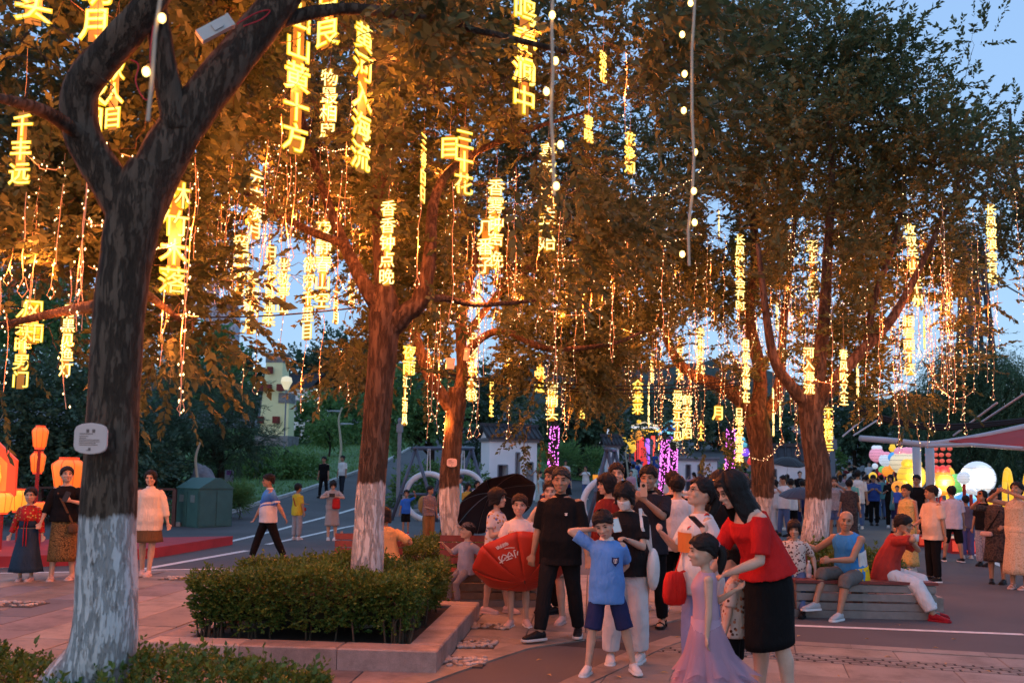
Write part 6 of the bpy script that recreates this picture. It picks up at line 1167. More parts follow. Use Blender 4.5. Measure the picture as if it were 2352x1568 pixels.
person(2008, 1206, 'man in royal blue polo and black trousers looking at his phone', HT(2008, 1092, 1206), -18, skin=2, det=1, fat=1.1, head=(-10, 24, 0), a=(-.1, -.28, 1.2), b=(.1, -.28, 1.2), top=ROYB, tl='polo', collar=ROYB, bot=BLK, shoe=SHB, hair='buzz'); person(1953, 1252, 'woman in dark patterned dress seen from behind by the bench tree', HT(1953, 1104, 1252), 168, sex='f', fat=1.2, skin=2, det=1, top=DFL, bot=DFL, bl_='dress', blen=.75, flare=.5, shoe=SHB, hair='bun')
person(1918, 1242, 'woman in striped top photographing with a white phone', HT(1918, 1098, 1242), -20, sex='f', skin=2, det=1, a=(-.06, -.3, 1.52), b=(.12, -.3, 1.5), top=STR, sleeve=.35, bot=DEN, bl_='shorts', blen=.4, shoe=SHW, hair='longback'); person(1818, 1228, 'man in white tee and black shorts with his back turned near the orange lit trunk', HT(1818, 1102, 1228), 165, skin=2, det=1, fat=1.05, top=WHT, hem=-.16, bot=BLK, bl_='shorts', blen=.5, shoe=SHW, hair='short', loose=1.4); person(1844, 1226, 'man in navy clothes half hidden behind the bench tree', HT(1844, 1104, 1226), 170, skin=2, det=1, top=NAVY, bot=NAVY, shoe=SHB, hair='short'); person(1797, 1214, 'old man in checked shirt next to the man in white', HT(1797, 1112, 1214), 150, skin=2, det=1, top=F('checked shirt', (.05, .05, .08), .8, 'blotch', (.2, .2, .24), 4), bot=NAVY, shoe=SHB, hair='buzz', hcol=HAIRG)
person(1972, 1214, 'man in white shirt with a dark sling bag in the crowd', HT(1972, 1082, 1206), 150, skin=2, det=1, top=WHT, sleeve=.5, hem=-.18, bot=DEN, shoe=SHW, hair='short'); person(2048, 1212, 'woman in black carrying a toddler by the lantern display', HT(2048, 1092, 1208), -30, sex='f', skin=2, det=1, top=BLK, bot=BLK, shoe=SHW, hair='bob', a=(-.1, -.3, 1.2), b=(.14, -.3, 1.15)); person(2060, 1206, 'toddler in blue tee held by the woman in black', .82, -30, world=(at(2062, 1180, 24.4).x, 24.4, .68), kid=1.0, skin=1, det=0, top=F('toddler blue', (.05, .12, .5)), bot=NAVY, shoe=SHW, hair='short'); person(2070, 1228, 'man in black tee behind the woman in the yellow sundress', HT(2100, 1095, 1228), -40, world=(at(2108, 1200, 24).x, 24, 0), skin=2, det=1, top=BLK, bot=BLK, shoe=SHB, hair='short')
# ---------------------------------------------------------------- far crowd
far = [(1776, 1152, 1064, 'm', BRT, GRYT, 'shorts', 0, 'brown tee and grey shorts between the two trunks'), (1800, 1158, 1072, 'm', SKB, NAVY, 'trousers', -20, 'light blue tee between the two trunks'), (1735, 1150, 1068, 'm', F('olive tee', (.16, .18, .16)), GRYT, 'trousers', 180, 'olive tee behind the orange lit trunk'), (1838, 1160, 1068, 'm', BLK, BLK, 'trousers', 0, 'black tee and pale collar beside the bench tree'), (1786, 1160, 1084, 'f', WHT, GRYT, 'trousers', 30, 'white blouse with a ponytail between the trunks'), (1345, 1165, 1090, 'f', WHT, DEN, 'trousers', -20, 'white tee beyond the small swing'), (1237, 1170, 1082, 'f', LGRN, LGRN, 'dress', 70, 'pale green dress by the pink lit trunk'), (1298, 1150, 1075, 'm', WHT, BLK, 'trousers', 10, 'white shirt beyond the pink lit trunk'),
       (1490, 1150, 1065, 'm', NAVY, BLK, 'trousers', 175, 'navy polo seen from behind on the terrace'), (1527, 1160, 1072, 'f', WHT, NAVY, 'trousers', -30, 'white tee with a turquoise print on the terrace'), (1570, 1130, 1068, 'm', GRYT, BLK, 'trousers', -60, 'grey tee bending forward on the terrace'), (1585, 1140, 1070, 'f', BLK, BLK, 'trousers', -80, 'black dress taking a picture on the terrace'), (1590, 1165, 1095, 'm', LIME, BLK, 'shorts', 20, 'lime tee crouched on the terrace'), (1440, 1080, 1012, 'm', BLK, BLK, 'shorts', 170, 'black tee and shorts near the festival gate'), (1455, 1088, 1018, 'f', LGRN, LGRN, 'dress', 190, 'green dress near the festival gate'), (1505, 1072, 1010, 'm', ROYB, BLK, 'shorts', 0, 'blue polo under the festival gate'), (1520, 1070, 1008, 'm', WHT, BLK, 'shorts', 0, 'white printed tee under the festival gate'), (1562, 1078, 1020, 'f', F('pale yellow dress', (.55, .58, .45)), F('pale yellow dress', (.55, .58, .45)), 'dress', 20, 'pale yellow dress near the white columns'), (1580, 1100, 1038, 'm', F('pale blue tee', (.42, .48, .58)), NAVY, 'shorts', 10, 'pale blue tee near the white columns'), (1468, 1074, 1010, 'f', WHT, GRYT, 'trousers', 180, 'white top under the festival gate'), (1536, 1068, 1012, 'f', SKB, SKB, 'dress', 0, 'light blue dress under the festival gate'),
       (1905, 1130, 1052, 'f', WHT, BLK, 'trousers', 10, 'patterned hat and white blouse right of the bench tree'), (1928, 1128, 1060, 'f', ORG, BLK, 'trousers', 60, 'orange vest in the far crowd'), (1940, 1148, 1066, 'f', PNK, PNK, 'dress', 70, 'pink dress holding a phone in the far crowd'), (1955, 1130, 1050, 'm', WHT, GRYT, 'shorts', 150, 'white tee and grey shorts on the far road'), (1972, 1122, 1046, 'f', F('pale grey top', (.5, .5, .52)), DEN, 'shorts', 170, 'pale grey top and denim shorts on the far road'), (1984, 1124, 1048, 'f', CRM, CRM, 'dress', 180, 'cream outfit on the far road'), (1998, 1148, 1078, 'm', F('white vee tee', (.63, .63, .66)), BLK, 'trousers', -10, 'white vee neck tee bending in the far crowd'), (2018, 1128, 1056, 'f', PNK, PNK, 'skirt', -10, 'pink skirt by the far lanterns'), (2030, 1130, 1048, 'm', F('taupe shirt', (.22, .20, .19)), BLK, 'trousers', -30, 'taupe shirt by the far lanterns'), (2044, 1140, 1072, 'f', F('green tee', (.2, .32, .16)), BLK, 'trousers', 0, 'green tee by the far lanterns'), (2056, 1150, 1068, 'f', F('scarlet top', (.5, .03, .04)), BLK, 'trousers', 20, 'scarlet top by the far lanterns'), (1962, 1160, 1080, 'f', BLK, DEN, 'trousers', 175, 'black top with tied hair in the far crowd'), (1912, 1150, 1070, 'm', LAV, NAVY, 'trousers', 40, 'lavender shirt right of the bench tree'), (1880, 1140, 1064, 'm', F('teal tee', (.08, .22, .24)), GRYT, 'trousers', 0, 'teal tee behind the bench tree'), (1640, 1160, 1085, 'm', SKB, BLK, 'trousers', 180, 'sky blue tee behind the group in front'), (1712, 1165, 1092, 'f', F('rose tee', (.45, .2, .22)), DEN, 'trousers', 160, 'rose tee behind the woman in red'), (1216, 1160, 1078, 'm', GRYT, BLK, 'trousers', 60, 'grey tee beside the white pavilion'), (1120, 1178, 1096, 'm', F('mauve tee', (.30, .26, .30)), BLK, 'trousers', 150, 'mauve tee near the white ring swing'), (1300, 1180, 1100, 'f', NAVY, BLK, 'skirt', 0, 'navy top beyond the man in the polo')]
for k, (x, yf, yt, sx, t_, bo, kd, fc, desc) in enumerate(far):
    rr = random.Random(k); hgt = 1.72 if sx == 'm' else 1.60; Yd = FPX*hgt/(yf-yt); p = at(x, yf, Yd)
    person(0, 0, ('man' if sx == 'm' else 'woman')+' in '+desc, hgt, fc+rr.uniform(-12, 12), world=(p.x, Yd, H0(p.x, Yd)), sex=sx, fat=rr.uniform(.95, 1.15), skin=2 if k % 3 else 1, det=0, faceparts=False, top=t_, sleeve=.45, hem=-.14 if kd not in ('dress',) else 0, bot=bo, bl_=kd, blen={'trousers': .96, 'shorts': .5, 'dress': .62, 'skirt': .5}[kd], shoe=SHW if k % 2 else SHB, hair='short' if sx == 'm' else rr.choice(['pony', 'bob', 'longback', 'bun']),
           a=(-.1, -.3, rr.uniform(1.1, 1.5)) if k % 4 == 1 else None, b=(.1, -.3, rr.uniform(1.1, 1.5)) if k % 4 in (1, 2) else None, fa=(-.1, rr.uniform(-.15, .1), 0), fb=(.11, rr.uniform(-.1, .15), 0), head=(rr.uniform(-25, 25), rr.uniform(-8, 14), 0))
tops = [('white', WHT), ('black', BLK), ('navy', NAVY), ('grey', GRYT), ('pink', PNK), ('light blue', SKB), ('cream', CRM), ('maroon', MAR), ('lavender', LAV), ('teal', F('teal tee', (.08, .22, .24))), ('royal blue', ROYB), ('brown', BRT)]; bots = [('black trousers', BLK, 'trousers'), ('blue jeans', DEN, 'trousers'), ('grey shorts', GRYT, 'shorts'), ('white trousers', WTR, 'trousers'), ('navy shorts', NAVY, 'shorts')]
places = [('behind the group in front', 1470, 1730, 20, 30), ('right of the bench tree', 1900, 2070, 24, 40), ('between the two lit trunks', 1770, 1850, 24, 34), ('on the road beyond the benches', 1930, 2060, 34, 52), ('on the terrace before the festival gate', 1440, 1600, 40, 62)]
kk_ = 0; seen = set(); rr = random.Random(77)
for pl_, x0, x1, Ya, Yb in places:
    for j in range(9 if pl_[0] != 'b' or 'group' in pl_ else 5):
        tn, tm = tops[(kk_*5+j) % 12]; bn, bm, bk = bots[(kk_*3+j) % 5]; sx = 'fm'[(kk_//2+j) % 2]
        while (tn, bn, sx, pl_) in seen: i_ = rr.randrange(12); tn, tm = tops[i_]; bn, bm, bk = rr.choice(bots)
        seen.add((tn, bn, sx, pl_)); Yd = rr.uniform(Ya, Yb); x = x0+(x1-x0)*(j+rr.random())/9; p = at(x, 1100, Yd); kk_ += 1
        person(0, 0, ('man' if sx == 'm' else 'woman')+f' in {tn} top and {bn} {pl_}', 1.71 if sx == 'm' else 1.58, rr.choice([0, 180, 90, -90, 20, 160, -150])+rr.uniform(-20, 20), world=(p.x, Yd, H0(p.x, Yd)), sex=sx, fat=rr.uniform(.95, 1.15), skin=2 if kk_ % 3 else 1, det=0, faceparts=False, top=tm, sleeve=.45, hem=-.14, bot=bm, bl_=bk, blen=.96 if bk == 'trousers' else .5, shoe=SHW if kk_ % 2 else SHB, hair='short' if sx == 'm' else rr.choice(['pony', 'bob', 'longback', 'bun']), a=(-.1, -.3, rr.uniform(1.1, 1.55)) if kk_ % 3 == 1 else None, b=(.1, -.3, rr.uniform(1.1, 1.55)) if kk_ % 3 else None, fa=(-.1, rr.uniform(-.15, .1), 0), fb=(.11, rr.uniform(-.1, .15), 0), head=(rr.uniform(-25, 25), rr.uniform(-10, 16), 0))
p = at(1812, 1066, 33); umbrella(p+Vector((0, 0, .25)), (.05, -.25, .95), .62, .22, 'open black umbrella over the crowd between the two trunks', BU, None, .2); person(1812, 1200, 'person in black and white standing under the black umbrella between the trunks', 1.62, 0, world=(p.x, 33.1, 0), sex='f', skin=2, det=0, faceparts=False, top=BLK, bot=WTR, shoe=SHW, hair='bob', b=(.06, -.25, 1.3))
p = at(1838, 1120, 21.5); umbrella(p, (-.1, -.2, .97), .5, .16, 'dark folding umbrella beside the bench tree', BLUEM, None, .3)
# ------------------------------------------------------------------ benches
SLAT = M('maroon bench slat', (.16, .035, .03), .5, .22, 9, .2, 40); WOOD = M('weathered wood', (.17, .115, .075), .7, .3, 12, .3, 60); GREYW = M('grey bench frame', (.20, .185, .175), .55, .2, 8, .2, 40)
def bench(loc, rz, L, label, back=True, base=GREYW):
    e = empty('bench', loc, R(rz), label, 'bench')
    for k in range(5): b = MB(); b.box((0, -.22+k*.105, .43), (L, .092, .035)); b.build('seat_slat', SLAT, e)
    if back:
        for k in range(4): b = MB(); b.box((0, .30+.018*k, .53+k*.095), (L, .025, .082), 0, 1, R(-10)); b.build('back_slat', SLAT, e)
        for s in (-1, 1): b = MB(); b.bar((s*(L/2-.08), .31, .08), (s*(L/2-.08), .40, .88), .05, .03); b.build('back_post', GREYW, e)
    for k, z in enumerate((.36, .25, .14)): b = MB(); b.box((0, -.23, z), (L*.98, .03, .085)); b.build('front_board', base, e)
    b = MB(); b.box((0, .0, .045), (L*1.02, .50, .09)); b.build('plinth', GREYW, e)
    n = max(2, round(L/.8))
    for k in range(n+1): b = MB(); b.box((-L/2+.05+k*(L-.1)/n, .02, .25), (.06, .44, .33)); b.build('leg', GREYW, e)
    return e
p = at(1975, 1330, 11.5); bench((p.x, 11.52, 0), -2, 1.72, 'long slatted bench under the seated man and the woman in red', False)
p = at(1812, 1330, 11.9); bench((p.x, 11.85, 0), -2, .62, 'short maroon bench with backrest beside the bench tree', True)
bench((-.28, 11.95, 0), 4, 1.25, 'red slatted bench with wooden front boards under the pointing boy', True, WOOD); bench((-1.85, 12.0, 0), 6, .9, 'red slatted bench half hidden behind the straight trunk', True, WOOD)
def glass_mat(name, col, al=.45):
    m, nd, lk, b = new_mat(name); b.inputs['Base Color'].default_value = (*col, 1); b.inputs['Roughness'].default_value = .12; b.inputs['Alpha'].default_value = al; return m
PET = glass_mat('clear bottle plastic', (.75, .78, .8))
p = at(1858, 1316, 11.55); e = empty('water_bottle', (p.x, 11.55, .45), 0, 'clear plastic water bottle standing on the slatted bench', 'bottle'); b = MB(); b.lathe([(.031, 0), (.033, .01), (.033, .05), (.030, .055), (.033, .06), (.033, .13), (.028, .155), (.013, .18), (.012, .195)], (0, 0, 0), 16); b.build('bottle_body', PET, e, True); b = MB(); b.lathe([(.014, .193), (.014, .21), (.012, .213)], (0, 0, 0), 12); b.build('bottle_cap', WHITE, e)
p = gnd(2100, 1396); e = empty('plastic_jug', (p.x, p.y+.1, 0), 0, 'small blue plastic jug standing at the end of the bench', 'jug'); b = MB(); b.lathe([(.06, 0), (.065, .02), (.065, .15), (.05, .19), (.02, .21), (.02, .235)], (0, 0, 0), 14); b.build('jug_body', M('blue jug', (.16, .26, .34), .4, .1), e, True)
# ------------------------------------------------------------------ swings with white rings
SWM = M('blue grey steel', (.085, .105, .15), .45, .12, 3, metal=.1); RINGM = M('white ring seat', (.70, .70, .73), .5, .06, 3); ROPE = M('white rope', (.6, .6, .6), .8, .1)
def swing(ap, spread, label, rings, hgt):
    base = Vector((ap[0].x, ap[0].y, H0(ap[0].x, ap[0].y))); e = empty('swing_frame', base, 0, label, 'swing')
    for a in ap:
        for s in spread:
            f = Vector((a.x+s, a.y-.1*s, 0)); f.z = H0(f.x, f.y); b = MB(); b.tube([a-base, f-base-Vector((0, 0, .04))], .062, 10); b.build('leg', SWM, e, True)
        b = MB(); q = a-base; b.tube([q+Vector((spread[0]*.62, 0, -hgt*.62)), q+Vector((spread[1]*.62, 0, -hgt*.62))], .05, 10); b.build('cross_bar', SWM, e, True)
    b = MB(); b.tube([ap[0]-base+(ap[0]-ap[-1]).normalized()*.15, ap[-1]-base+(ap[-1]-ap[0]).normalized()*.15], .07, 10); b.build('top_bar', SWM, e, True)
    for (c, Rr, lab) in rings:
        r = empty('ring_swing', c, R(12), lab, 'swing seat'); b = MB(); b.tube([(Rr*math.cos(t), 0, Rr*math.sin(t)) for t in np.linspace(0, 2*math.pi, 40, endpoint=False)], .10, 12, closed=True); b.build('ring', RINGM, r, True)
        top = ap[0].z-c.z
        for s in (-.06, .06): b = MB(); b.tube([(s, 0, Rr), (s*.5, 0, top)], .018, 6); b.build('rope', ROPE, r)
A0, A1, A2 = at(955, 1029, 31), at(1032, 1027, 32.5), at(1083, 1029, 34.5)
swing([A0, A1, A2], (-.78, .80), 'blue grey three legged swing frame near the path', [(at(983, 1140, 31.4), .78, 'white ring swing seat hanging beside the boy in blue'), (at(1062, 1132, 33.5), .78, 'white ring swing seat hanging behind the slim trunk')], 2.5)
A0, A1 = at(1394, 1032, 27), at(1412, 1034, 29)
swing([A0, A1], (-.62, .62), 'blue grey swing frame beside the white gate pillar', [(at(1398, 1160, 27.6), .80, 'white ring swing seat behind the woman with the mask')], 2.0)
# ------------------------------------------------------------------ white garden walls with dark tiled roofs
PLAS = M('white plaster', (.76, .77, .80), .85, .06, 1.2, .1, 25); TILE = M('dark roof tile', (.035, .037, .045), .55, .25, 6, .3, 20); TRIM = M('grey trim', (.22, .23, .26), .7, .1); WINDOW_SHADE = M('window shade tone', (.10, .12, .17), .6, .15)
def tiled_roof(e, L, D, z, rise, over=.25):
    n = max(6, int(L/.22)); sh = RT = None
    for s in (-1, 1):
        b = MB(); b.add([(-L/2-over, s*(D/2+over), z), (L/2+over, s*(D/2+over), z), (L/2+over*.8, 0, z+rise), (-L/2-over*.8, 0, z+rise), (-L/2-over, s*(D/2+over), z-.07), (L/2+over, s*(D/2+over), z-.07), (L/2+over*.8, 0, z+rise-.07), (-L/2-over*.8, 0, z+rise-.07)], [(0, 1, 2, 3), (7, 6, 5, 4), (0, 4, 5, 1), (1, 5, 6, 2), (3, 7, 4, 0)]); b.build('roof_slope', TILE, e)
        for k in range(n):
            x = -L/2-over+.1+k*(L+2*over-.2)/(n-1); b = MB(); b.tube([(x, s*(D/2+over+.02), z+.02), (x, s*.03, z+rise+.02)], .045, 6); b.build('roof_tile', TILE, e, True)
    b = MB(); b.box((0, 0, z+rise+.06), (L+2*over+.1, .16, .16)); b.build('ridge', TILE, e)
def garden_wall(x, y, Y, rz, L, D, Hh, label, openings=(), roof=True, rise=.5):
    p = at(x, y, Y); p.z = H0(p.x, p.y)-.1; e = empty('garden_wall', p, R(rz), label, 'wall')
    xs_ = sorted(openings); cur = -L/2
    for (x0, x1, z0, z1) in xs_:
        b = MB(); b.box(((cur+x0)/2, 0, Hh/2), (x0-cur, D, Hh)); b.build('wall_pier', PLAS, e)
        if z0 > .05: b = MB(); b.box(((x0+x1)/2, 0, z0/2), (x1-x0, D*.996, z0)); b.build('wall_sill', PLAS, e)
        b = MB(); b.box(((x0+x1)/2, 0, (z1+Hh)/2), (x1-x0, D*.996, Hh-z1)); b.build('wall_lintel', PLAS, e)
        b = MB(); b.box(((x0+x1)/2, D*.2, (z0+z1)/2), (x1-x0, D*.3, z1-z0)); b.build('shade_panel', WINDOW_SHADE, e)  # dark inset panel stands in for the shade seen through the opening
        b = MB(); w = .05
        for q in ((x0, z0, x0, z1), (x1, z0, x1, z1), (x0, z1, x1, z1)): b.bar((q[0], -D/2-.012, q[1]), (q[2], -D/2-.012, q[3]), w, .05)
        b.build('window_frame', TRIM, e); cur = x1
    b = MB(); b.box(((cur+L/2)/2, 0, Hh/2), (L/2-cur, D, Hh)); b.build('wall_pier', PLAS, e)
    b = MB(); b.box((0, 0, Hh+.04), (L+.16, D+.16, .10)); b.box((0, 0, Hh+.13), (L+.28, D+.28, .08)); b.build('cornice', TRIM, e)
    if roof:
        for s in (-1, 1): b = MB(); b.add([(s*L/2, -D/2-.1, Hh+.17), (s*L/2, D/2+.1, Hh+.17), (s*L/2, 0, Hh+.17+rise), (s*(L/2-.1), -D/2-.1, Hh+.17), (s*(L/2-.1), D/2+.1, Hh+.17), (s*(L/2-.1), 0, Hh+.17+rise)], [(0, 1, 2), (5, 4, 3), (0, 3, 4, 1), (1, 4, 5, 2), (2, 5, 3, 0)]); b.build('gable', PLAS, e)
        tiled_roof(e, L, D, Hh+.20, rise)
    return e
garden_wall(1168, 1100, 44, 22, 2.45, 1.15, 2.85, 'white plastered pavilion wall with dark tiled roof and tall window slots', [(-.78, -.30, .5, 1.75), (.12, .32, .4, 2.35), (.70, 1.02, .75, 1.9)], True, .55)
garden_wall(1405, 1100, 47, 5, .62, .62, 2.55, 'square white gate pillar with a small dark roof beside the swing', (), True, .4)
garden_wall(1600, 1100, 44, -8, 1.9, .45, 2.1, 'low white garden wall with open slots behind the crowd', [(-.52, -.30, .5, 1.9), (.05, .30, .4, 1.9)], False)
garden_wall(1820, 1120, 40, -14, 2.6, .7, 2.1, 'white garden wall with dark curved tile roof between the two trunks', [(-.95, -.68, .1, 1.9), (.55, .80, .1, 1.2)], True, .6)
# ------------------------------------------------------------------ lamp posts
POSTM = M('grey lamp post', (.17, .19, .23), .5, .1, 3)
def post(x, yb, yt, Y, label, w=.13):
    p = at(x, yb, Y); p.z = H0(p.x, p.y); h = at(x, yt, Y).z-p.z; e = empty('lamp_post', p, 0, label, 'lamp post'); b = MB(); b.box((0, 0, h/2), (w, w, h)); b.build('pole', POSTM, e); b = MB(); b.box((0, 0, h*.93), (w*1.7, w*1.7, w*2.2)); b.build('lamp_head', POSTM, e); b = MB(); b.ell((0, 0, h+.04), (w*.7, w*.7, w*.8), 10, 8); b.build('finial', POSTM, e, True); b = MB(); b.box((0, 0, .12), (w*2, w*2, .24)); b.build('foot', POSTM, e)
post(913, 1190, 968, 33, 'square grey lamp post by the swing frame'); post(1222, 1110, 992, 46, 'square grey lamp post at the corner of the white pavilion', .17); post(1497, 1080, 1012, 62, 'slim grey lamp post in front of the festival gate', .14); post(1518, 1078, 1008, 58, 'taller grey lamp post in front of the festival gate', .17); post(1733, 1110, 1000, 40, 'grey lamp post behind the orange lit trunk', .12); post(1912, 1110, 1010, 44, 'grey canopy post behind the bench tree', .22)
PALE = M('pale curved pole', (.42, .37, .27), .6, .1)
def wavy(x, yb, yt, Y, label, arms):
    p = at(x, yb, Y); p.z = H0(p.x, p.y)-.1; h = at(x, yt, Y).z-p.z; e = empty('street_lamp', p, 0, label, 'street lamp'); b = MB(); P, rr = catmull([(0, 0, 0), (.06*h*.4, 0, h*.3), (0, 0, h*.55), (-.05*h*.6, 0, h*.8), (.02*h, 0, h)], [.022*h, .021*h, .019*h, .016*h, .012*h], 8); b.tube(P, rr, 10); b.build('curved_pole', PALE, e, True)
    if arms:
        for s, z in ((-1, .93), (1, .72)): b = MB(); b.tube([(0, 0, h*z), (s*.16*h, 0, h*z+.02), (s*.22*h, 0, h*z)], [(.01*h, .02*h), (.03*h, .012*h), (.012*h, .008*h)], 8); b.build('lamp_arm', M('lamp arm', (.35, .38, .42), .4, .05), e, True)
wavy(779, 1062, 935, 55, 'pale curved street lamp with two arms on the lawn', True); wavy(452, 1112, 1015, 29, 'tan curved pole behind the green bin', False); wavy(1440, 1100, 1020, 52, 'bare pale curved pole on the bank', False)
# ------------------------------------------------------------------ bin, railing, sign board, rock, red stage
BINM = M('green bin steel', (.045, .12, .11), .5, .15, 3, .1, 20); BIND = M('dark bin seam', (.02, .05, .05), .6, 0)
p = gnd(452, 1213); e = empty('waste_cabinet', (p.x, p.y+.55, 0), R(-42), 'green steel waste cabinet with sloping double lid by the lawn', 'bin'); W_, D_, H_ = 1.25, 1.05, 1.12
b = MB(); b.box((0, 0, H_/2), (W_, D_, H_)); b.build('cabinet_body', BINM, e)
b = MB(); b.add([(-W_/2-.03, -D_/2-.03, H_), (W_/2+.03, -D_/2-.03, H_), (W_/2+.03, D_/2+.03, H_), (-W_/2-.03, D_/2+.03, H_), (-W_/2-.03, -.05, H_+.30), (W_/2+.03, -.05, H_+.30), (W_/2+.03, .12, H_+.30), (-W_/2-.03, .12, H_+.30)], [(0, 1, 5, 4), (2, 3, 7, 6), (4, 5, 6, 7), (1, 2, 6, 5), (3, 0, 4, 7), (3, 2, 1, 0)]); b.build('roof', BINM, e)
for s in (-1, 1):
    b = MB(); b.box((s*W_/4, -D_/2-.008, H_*.5), (W_/2-.05, .02, H_-.14)); o = b.build('door', BINM, e); b = MB(); b.box((s*W_/4, -D_/2-.022, H_*.74), (.22, .012, .2)); b.build('label_plate', M('bin plate', (.16, .2, .2), .5, .1), e)
    b = MB(); b.box((W_/2+.008, s*D_/4, H_*.5), (.02, D_/2-.05, H_-.14)); b.build('side_panel', BINM, e)
RAILM = M('maroon rail', (.06, .022, .022), .5, .1)
def railing(pts, label, h=1.05):
    P = [tgnd(*q) for q in pts]; e = empty('railing', P[0], 0, label, 'railing'); o = P[0]
    for a, b_ in zip(P, P[1:]):
        b = MB(); b.bar(a-o+Vector((0, 0, h)), b_-o+Vector((0, 0, h)), .09, .06); b.build('handrail', RAILM, e)
        for z in (.2, .4, .6, .8): b = MB(); b.tube([a-o+Vector((0, 0, z)), b_-o+Vector((0, 0, z))], .012, 5); b.build('rail_wire', RAILM, e)
    for a in P: b = MB(); b.box(a-o+Vector((0, 0, h/2)), (.10, .10, h)); b.build('rail_post', RAILM, e)
railing([(-60, 1205), (90, 1206), (230, 1208), (398, 1209)], 'maroon railing with thin wires behind the red stage')
p = gnd(524, 1150); p = tgnd(524, 1150); e = empty('information_board', p, R(8), 'slim grey information board with a purple header on the lawn edge', 'sign'); 
for s in (-1, 1): b = MB(); b.box((s*.14, 0, .6), (.06, .05, 1.2)); b.build('sign_post', POSTM, e)
b = MB(); b.box((0, -.01, .86), (.30, .05, .72)); b.build('panel', M('pale panel', (.32, .37, .43), .5, .06), e); b = MB(); b.box((.01, -.038, 1.10), (.22, .006, .18)); b.build('purple_header', M('purple print', (.22, .07, .26), .5, 0), e)
b = MB()
for k in range(6): b.box((0, -.038, .96-k*.05), (.20, .005, .012))
o = b.build('text_lines', M('small print', (.16, .18, .22), .5, 0), e); o['kind'] = 'stuff'
def boulder(x, y, Y, r, label, seed):
    p = at(x, y, Y); p.z = H0(p.x, p.y); rng = np.random.default_rng(seed); b = MB(); b.ell((0, 0, 0), (1, 1, 1), 18, 14); V = b.v[0]; ph = rng.uniform(0, 6, 9); d = 1+.14*np.sin(V[:, 0]*3.1+ph[0])*np.cos(V[:, 1]*2.7+ph[1])+.10*np.sin(V[:, 2]*5+ph[2])+.07*np.sin(V[:, 0]*7+V[:, 2]*5+ph[3])+.05*np.sin(V[:, 1]*11+ph[4]); b.v[0] = V*d[:, None]*np.array(r)+np.array([0, 0, r[2]*.75])
    tag(b.build('boulder', M('grey rock', (.19, .19, .21), .85, .4, 2.2, .9, 5, bdist=.05), loc=p, smooth=True), label, 'rock')
boulder(466, 1100, 31, (.42, .4, .95), 'tall grey scholar rock behind the green bin', 4); boulder(330, 1100, 33, (.9, .5, .6), 'wide grey rock half hidden behind the forked trunk', 5)
STAGE = M('red stage carpet', (.34, .035, .045), .75, .16, 2, .15, 60)
fe = [(-6.2, 20.6), (-6.35, 19.6), (-6.65, 17.4), (-7.3, 15.9), (-8.6, 15.15), (-11, 14.8), (-16, 14.6), (-16, 17.6), (-10.3, 18.4)]
e = empty('red_stage', (-9, 18, 0), 0, 'low red carpeted stage beside the road', 'stage'); b = MB(); b.loft([[(x+9, y-18, z) for x, y in fe] for z in (0, .19)]); b.build('deck', STAGE, e)
# ------------------------------------------------------------------ red and orange silk lanterns on the left
LRED = EM('red lantern silk', (1, .07, .015), .62*K, (.6, .08, .03), True); LORG = EM('orange lantern silk', (1, .20, .018), .62*K, (.7, .3, .06), True); LYEL = EM('yellow lantern silk', (1, .40, .03), .75*K, (.8, .6, .1), True); POLE = M('red pole', (.34, .02, .02), .5, .1)
def silk_lantern(x, yt, yb, Y, label, body=LORG, wide=.62, group=None, hold=None, floor=False, par=None):
    p = at(x, (yt+yb)/2, Y); h = (yb-yt)/ppm(Y); w = h*wide/2; e = empty('silk_lantern', p, 0, label, 'lantern', group)
    prof = [(w*.62, -h*.42), (w*.78, -h*.36), (w*1.0, h*.22), (w*.98, h*.30), (w*.66, h*.42)]
    for k in range(8):
        a0, a1 = k*math.pi/4, (k+1)*math.pi/4; V = []
        for r, z in prof:
            for a in (a0, (a0+a1)/2, a1): V.append((r*math.cos(a)*(1 if a != (a0+a1)/2 else 1.03), r*math.sin(a)*(1 if a != (a0+a1)/2 else 1.03), z))
        b = MB(); b.add(V, [(i*3+j, i*3+j+1, i*3+4+j, i*3+3+j) for i in range(len(prof)-1) for j in (0, 1)]); b.build('silk_panel', body, e, True)
        b = MB(); b.tube([(r*1.02*math.cos(a0), r*1.02*math.sin(a0), z) for r, z in prof], h*.010, 5); b.build('rib', LRED, e)
    b = MB(); b.lathe([(w*.60, h*.42), (w*.60, h*.5), (w*.50, h*.5)], (0, 0, 0), 16); b.lathe([(w*.60, -h*.5), (w*.60, -h*.42), (w*.5, -h*.42)], (0, 0, 0), 16); b.build('rim', LRED, e)
    point(e, (0, 0, 0), 22*K*h/.5, (1, .35, .06), .06)
    if hold: b = MB(); b.tube([(0, 0, -h*.45), (0, 0, hold-p.z)], .03, 8); b.build('pole', POLE, e)
    return e
LB = at(92, 1200, 17.5)
silk_lantern(92, 977, 1032, 17.5, 'top orange silk lantern of the red pole stack beside the girl', hold=.19); silk_lantern(87, 1036, 1088, 17.6, 'second orange silk lantern of the red pole stack', hold=.19); silk_lantern(157, 1050, 1128, 16.8, 'large red orange silk lantern behind the woman in black', LORG, .9, hold=.19); silk_lantern(44, 1122, 1176, 18.0, 'yellow orange silk lantern standing behind the girl in the hanfu', LYEL, .8, hold=.19); silk_lantern(94, 1152, 1178, 17.2, 'small orange silk lantern low on the red pole', LORG, 1.2, hold=.19); silk_lantern(6, 1128, 1180, 16.5, 'small yellow silk lantern in front of the octagonal lantern ring', LYEL, .8, hold=.19)
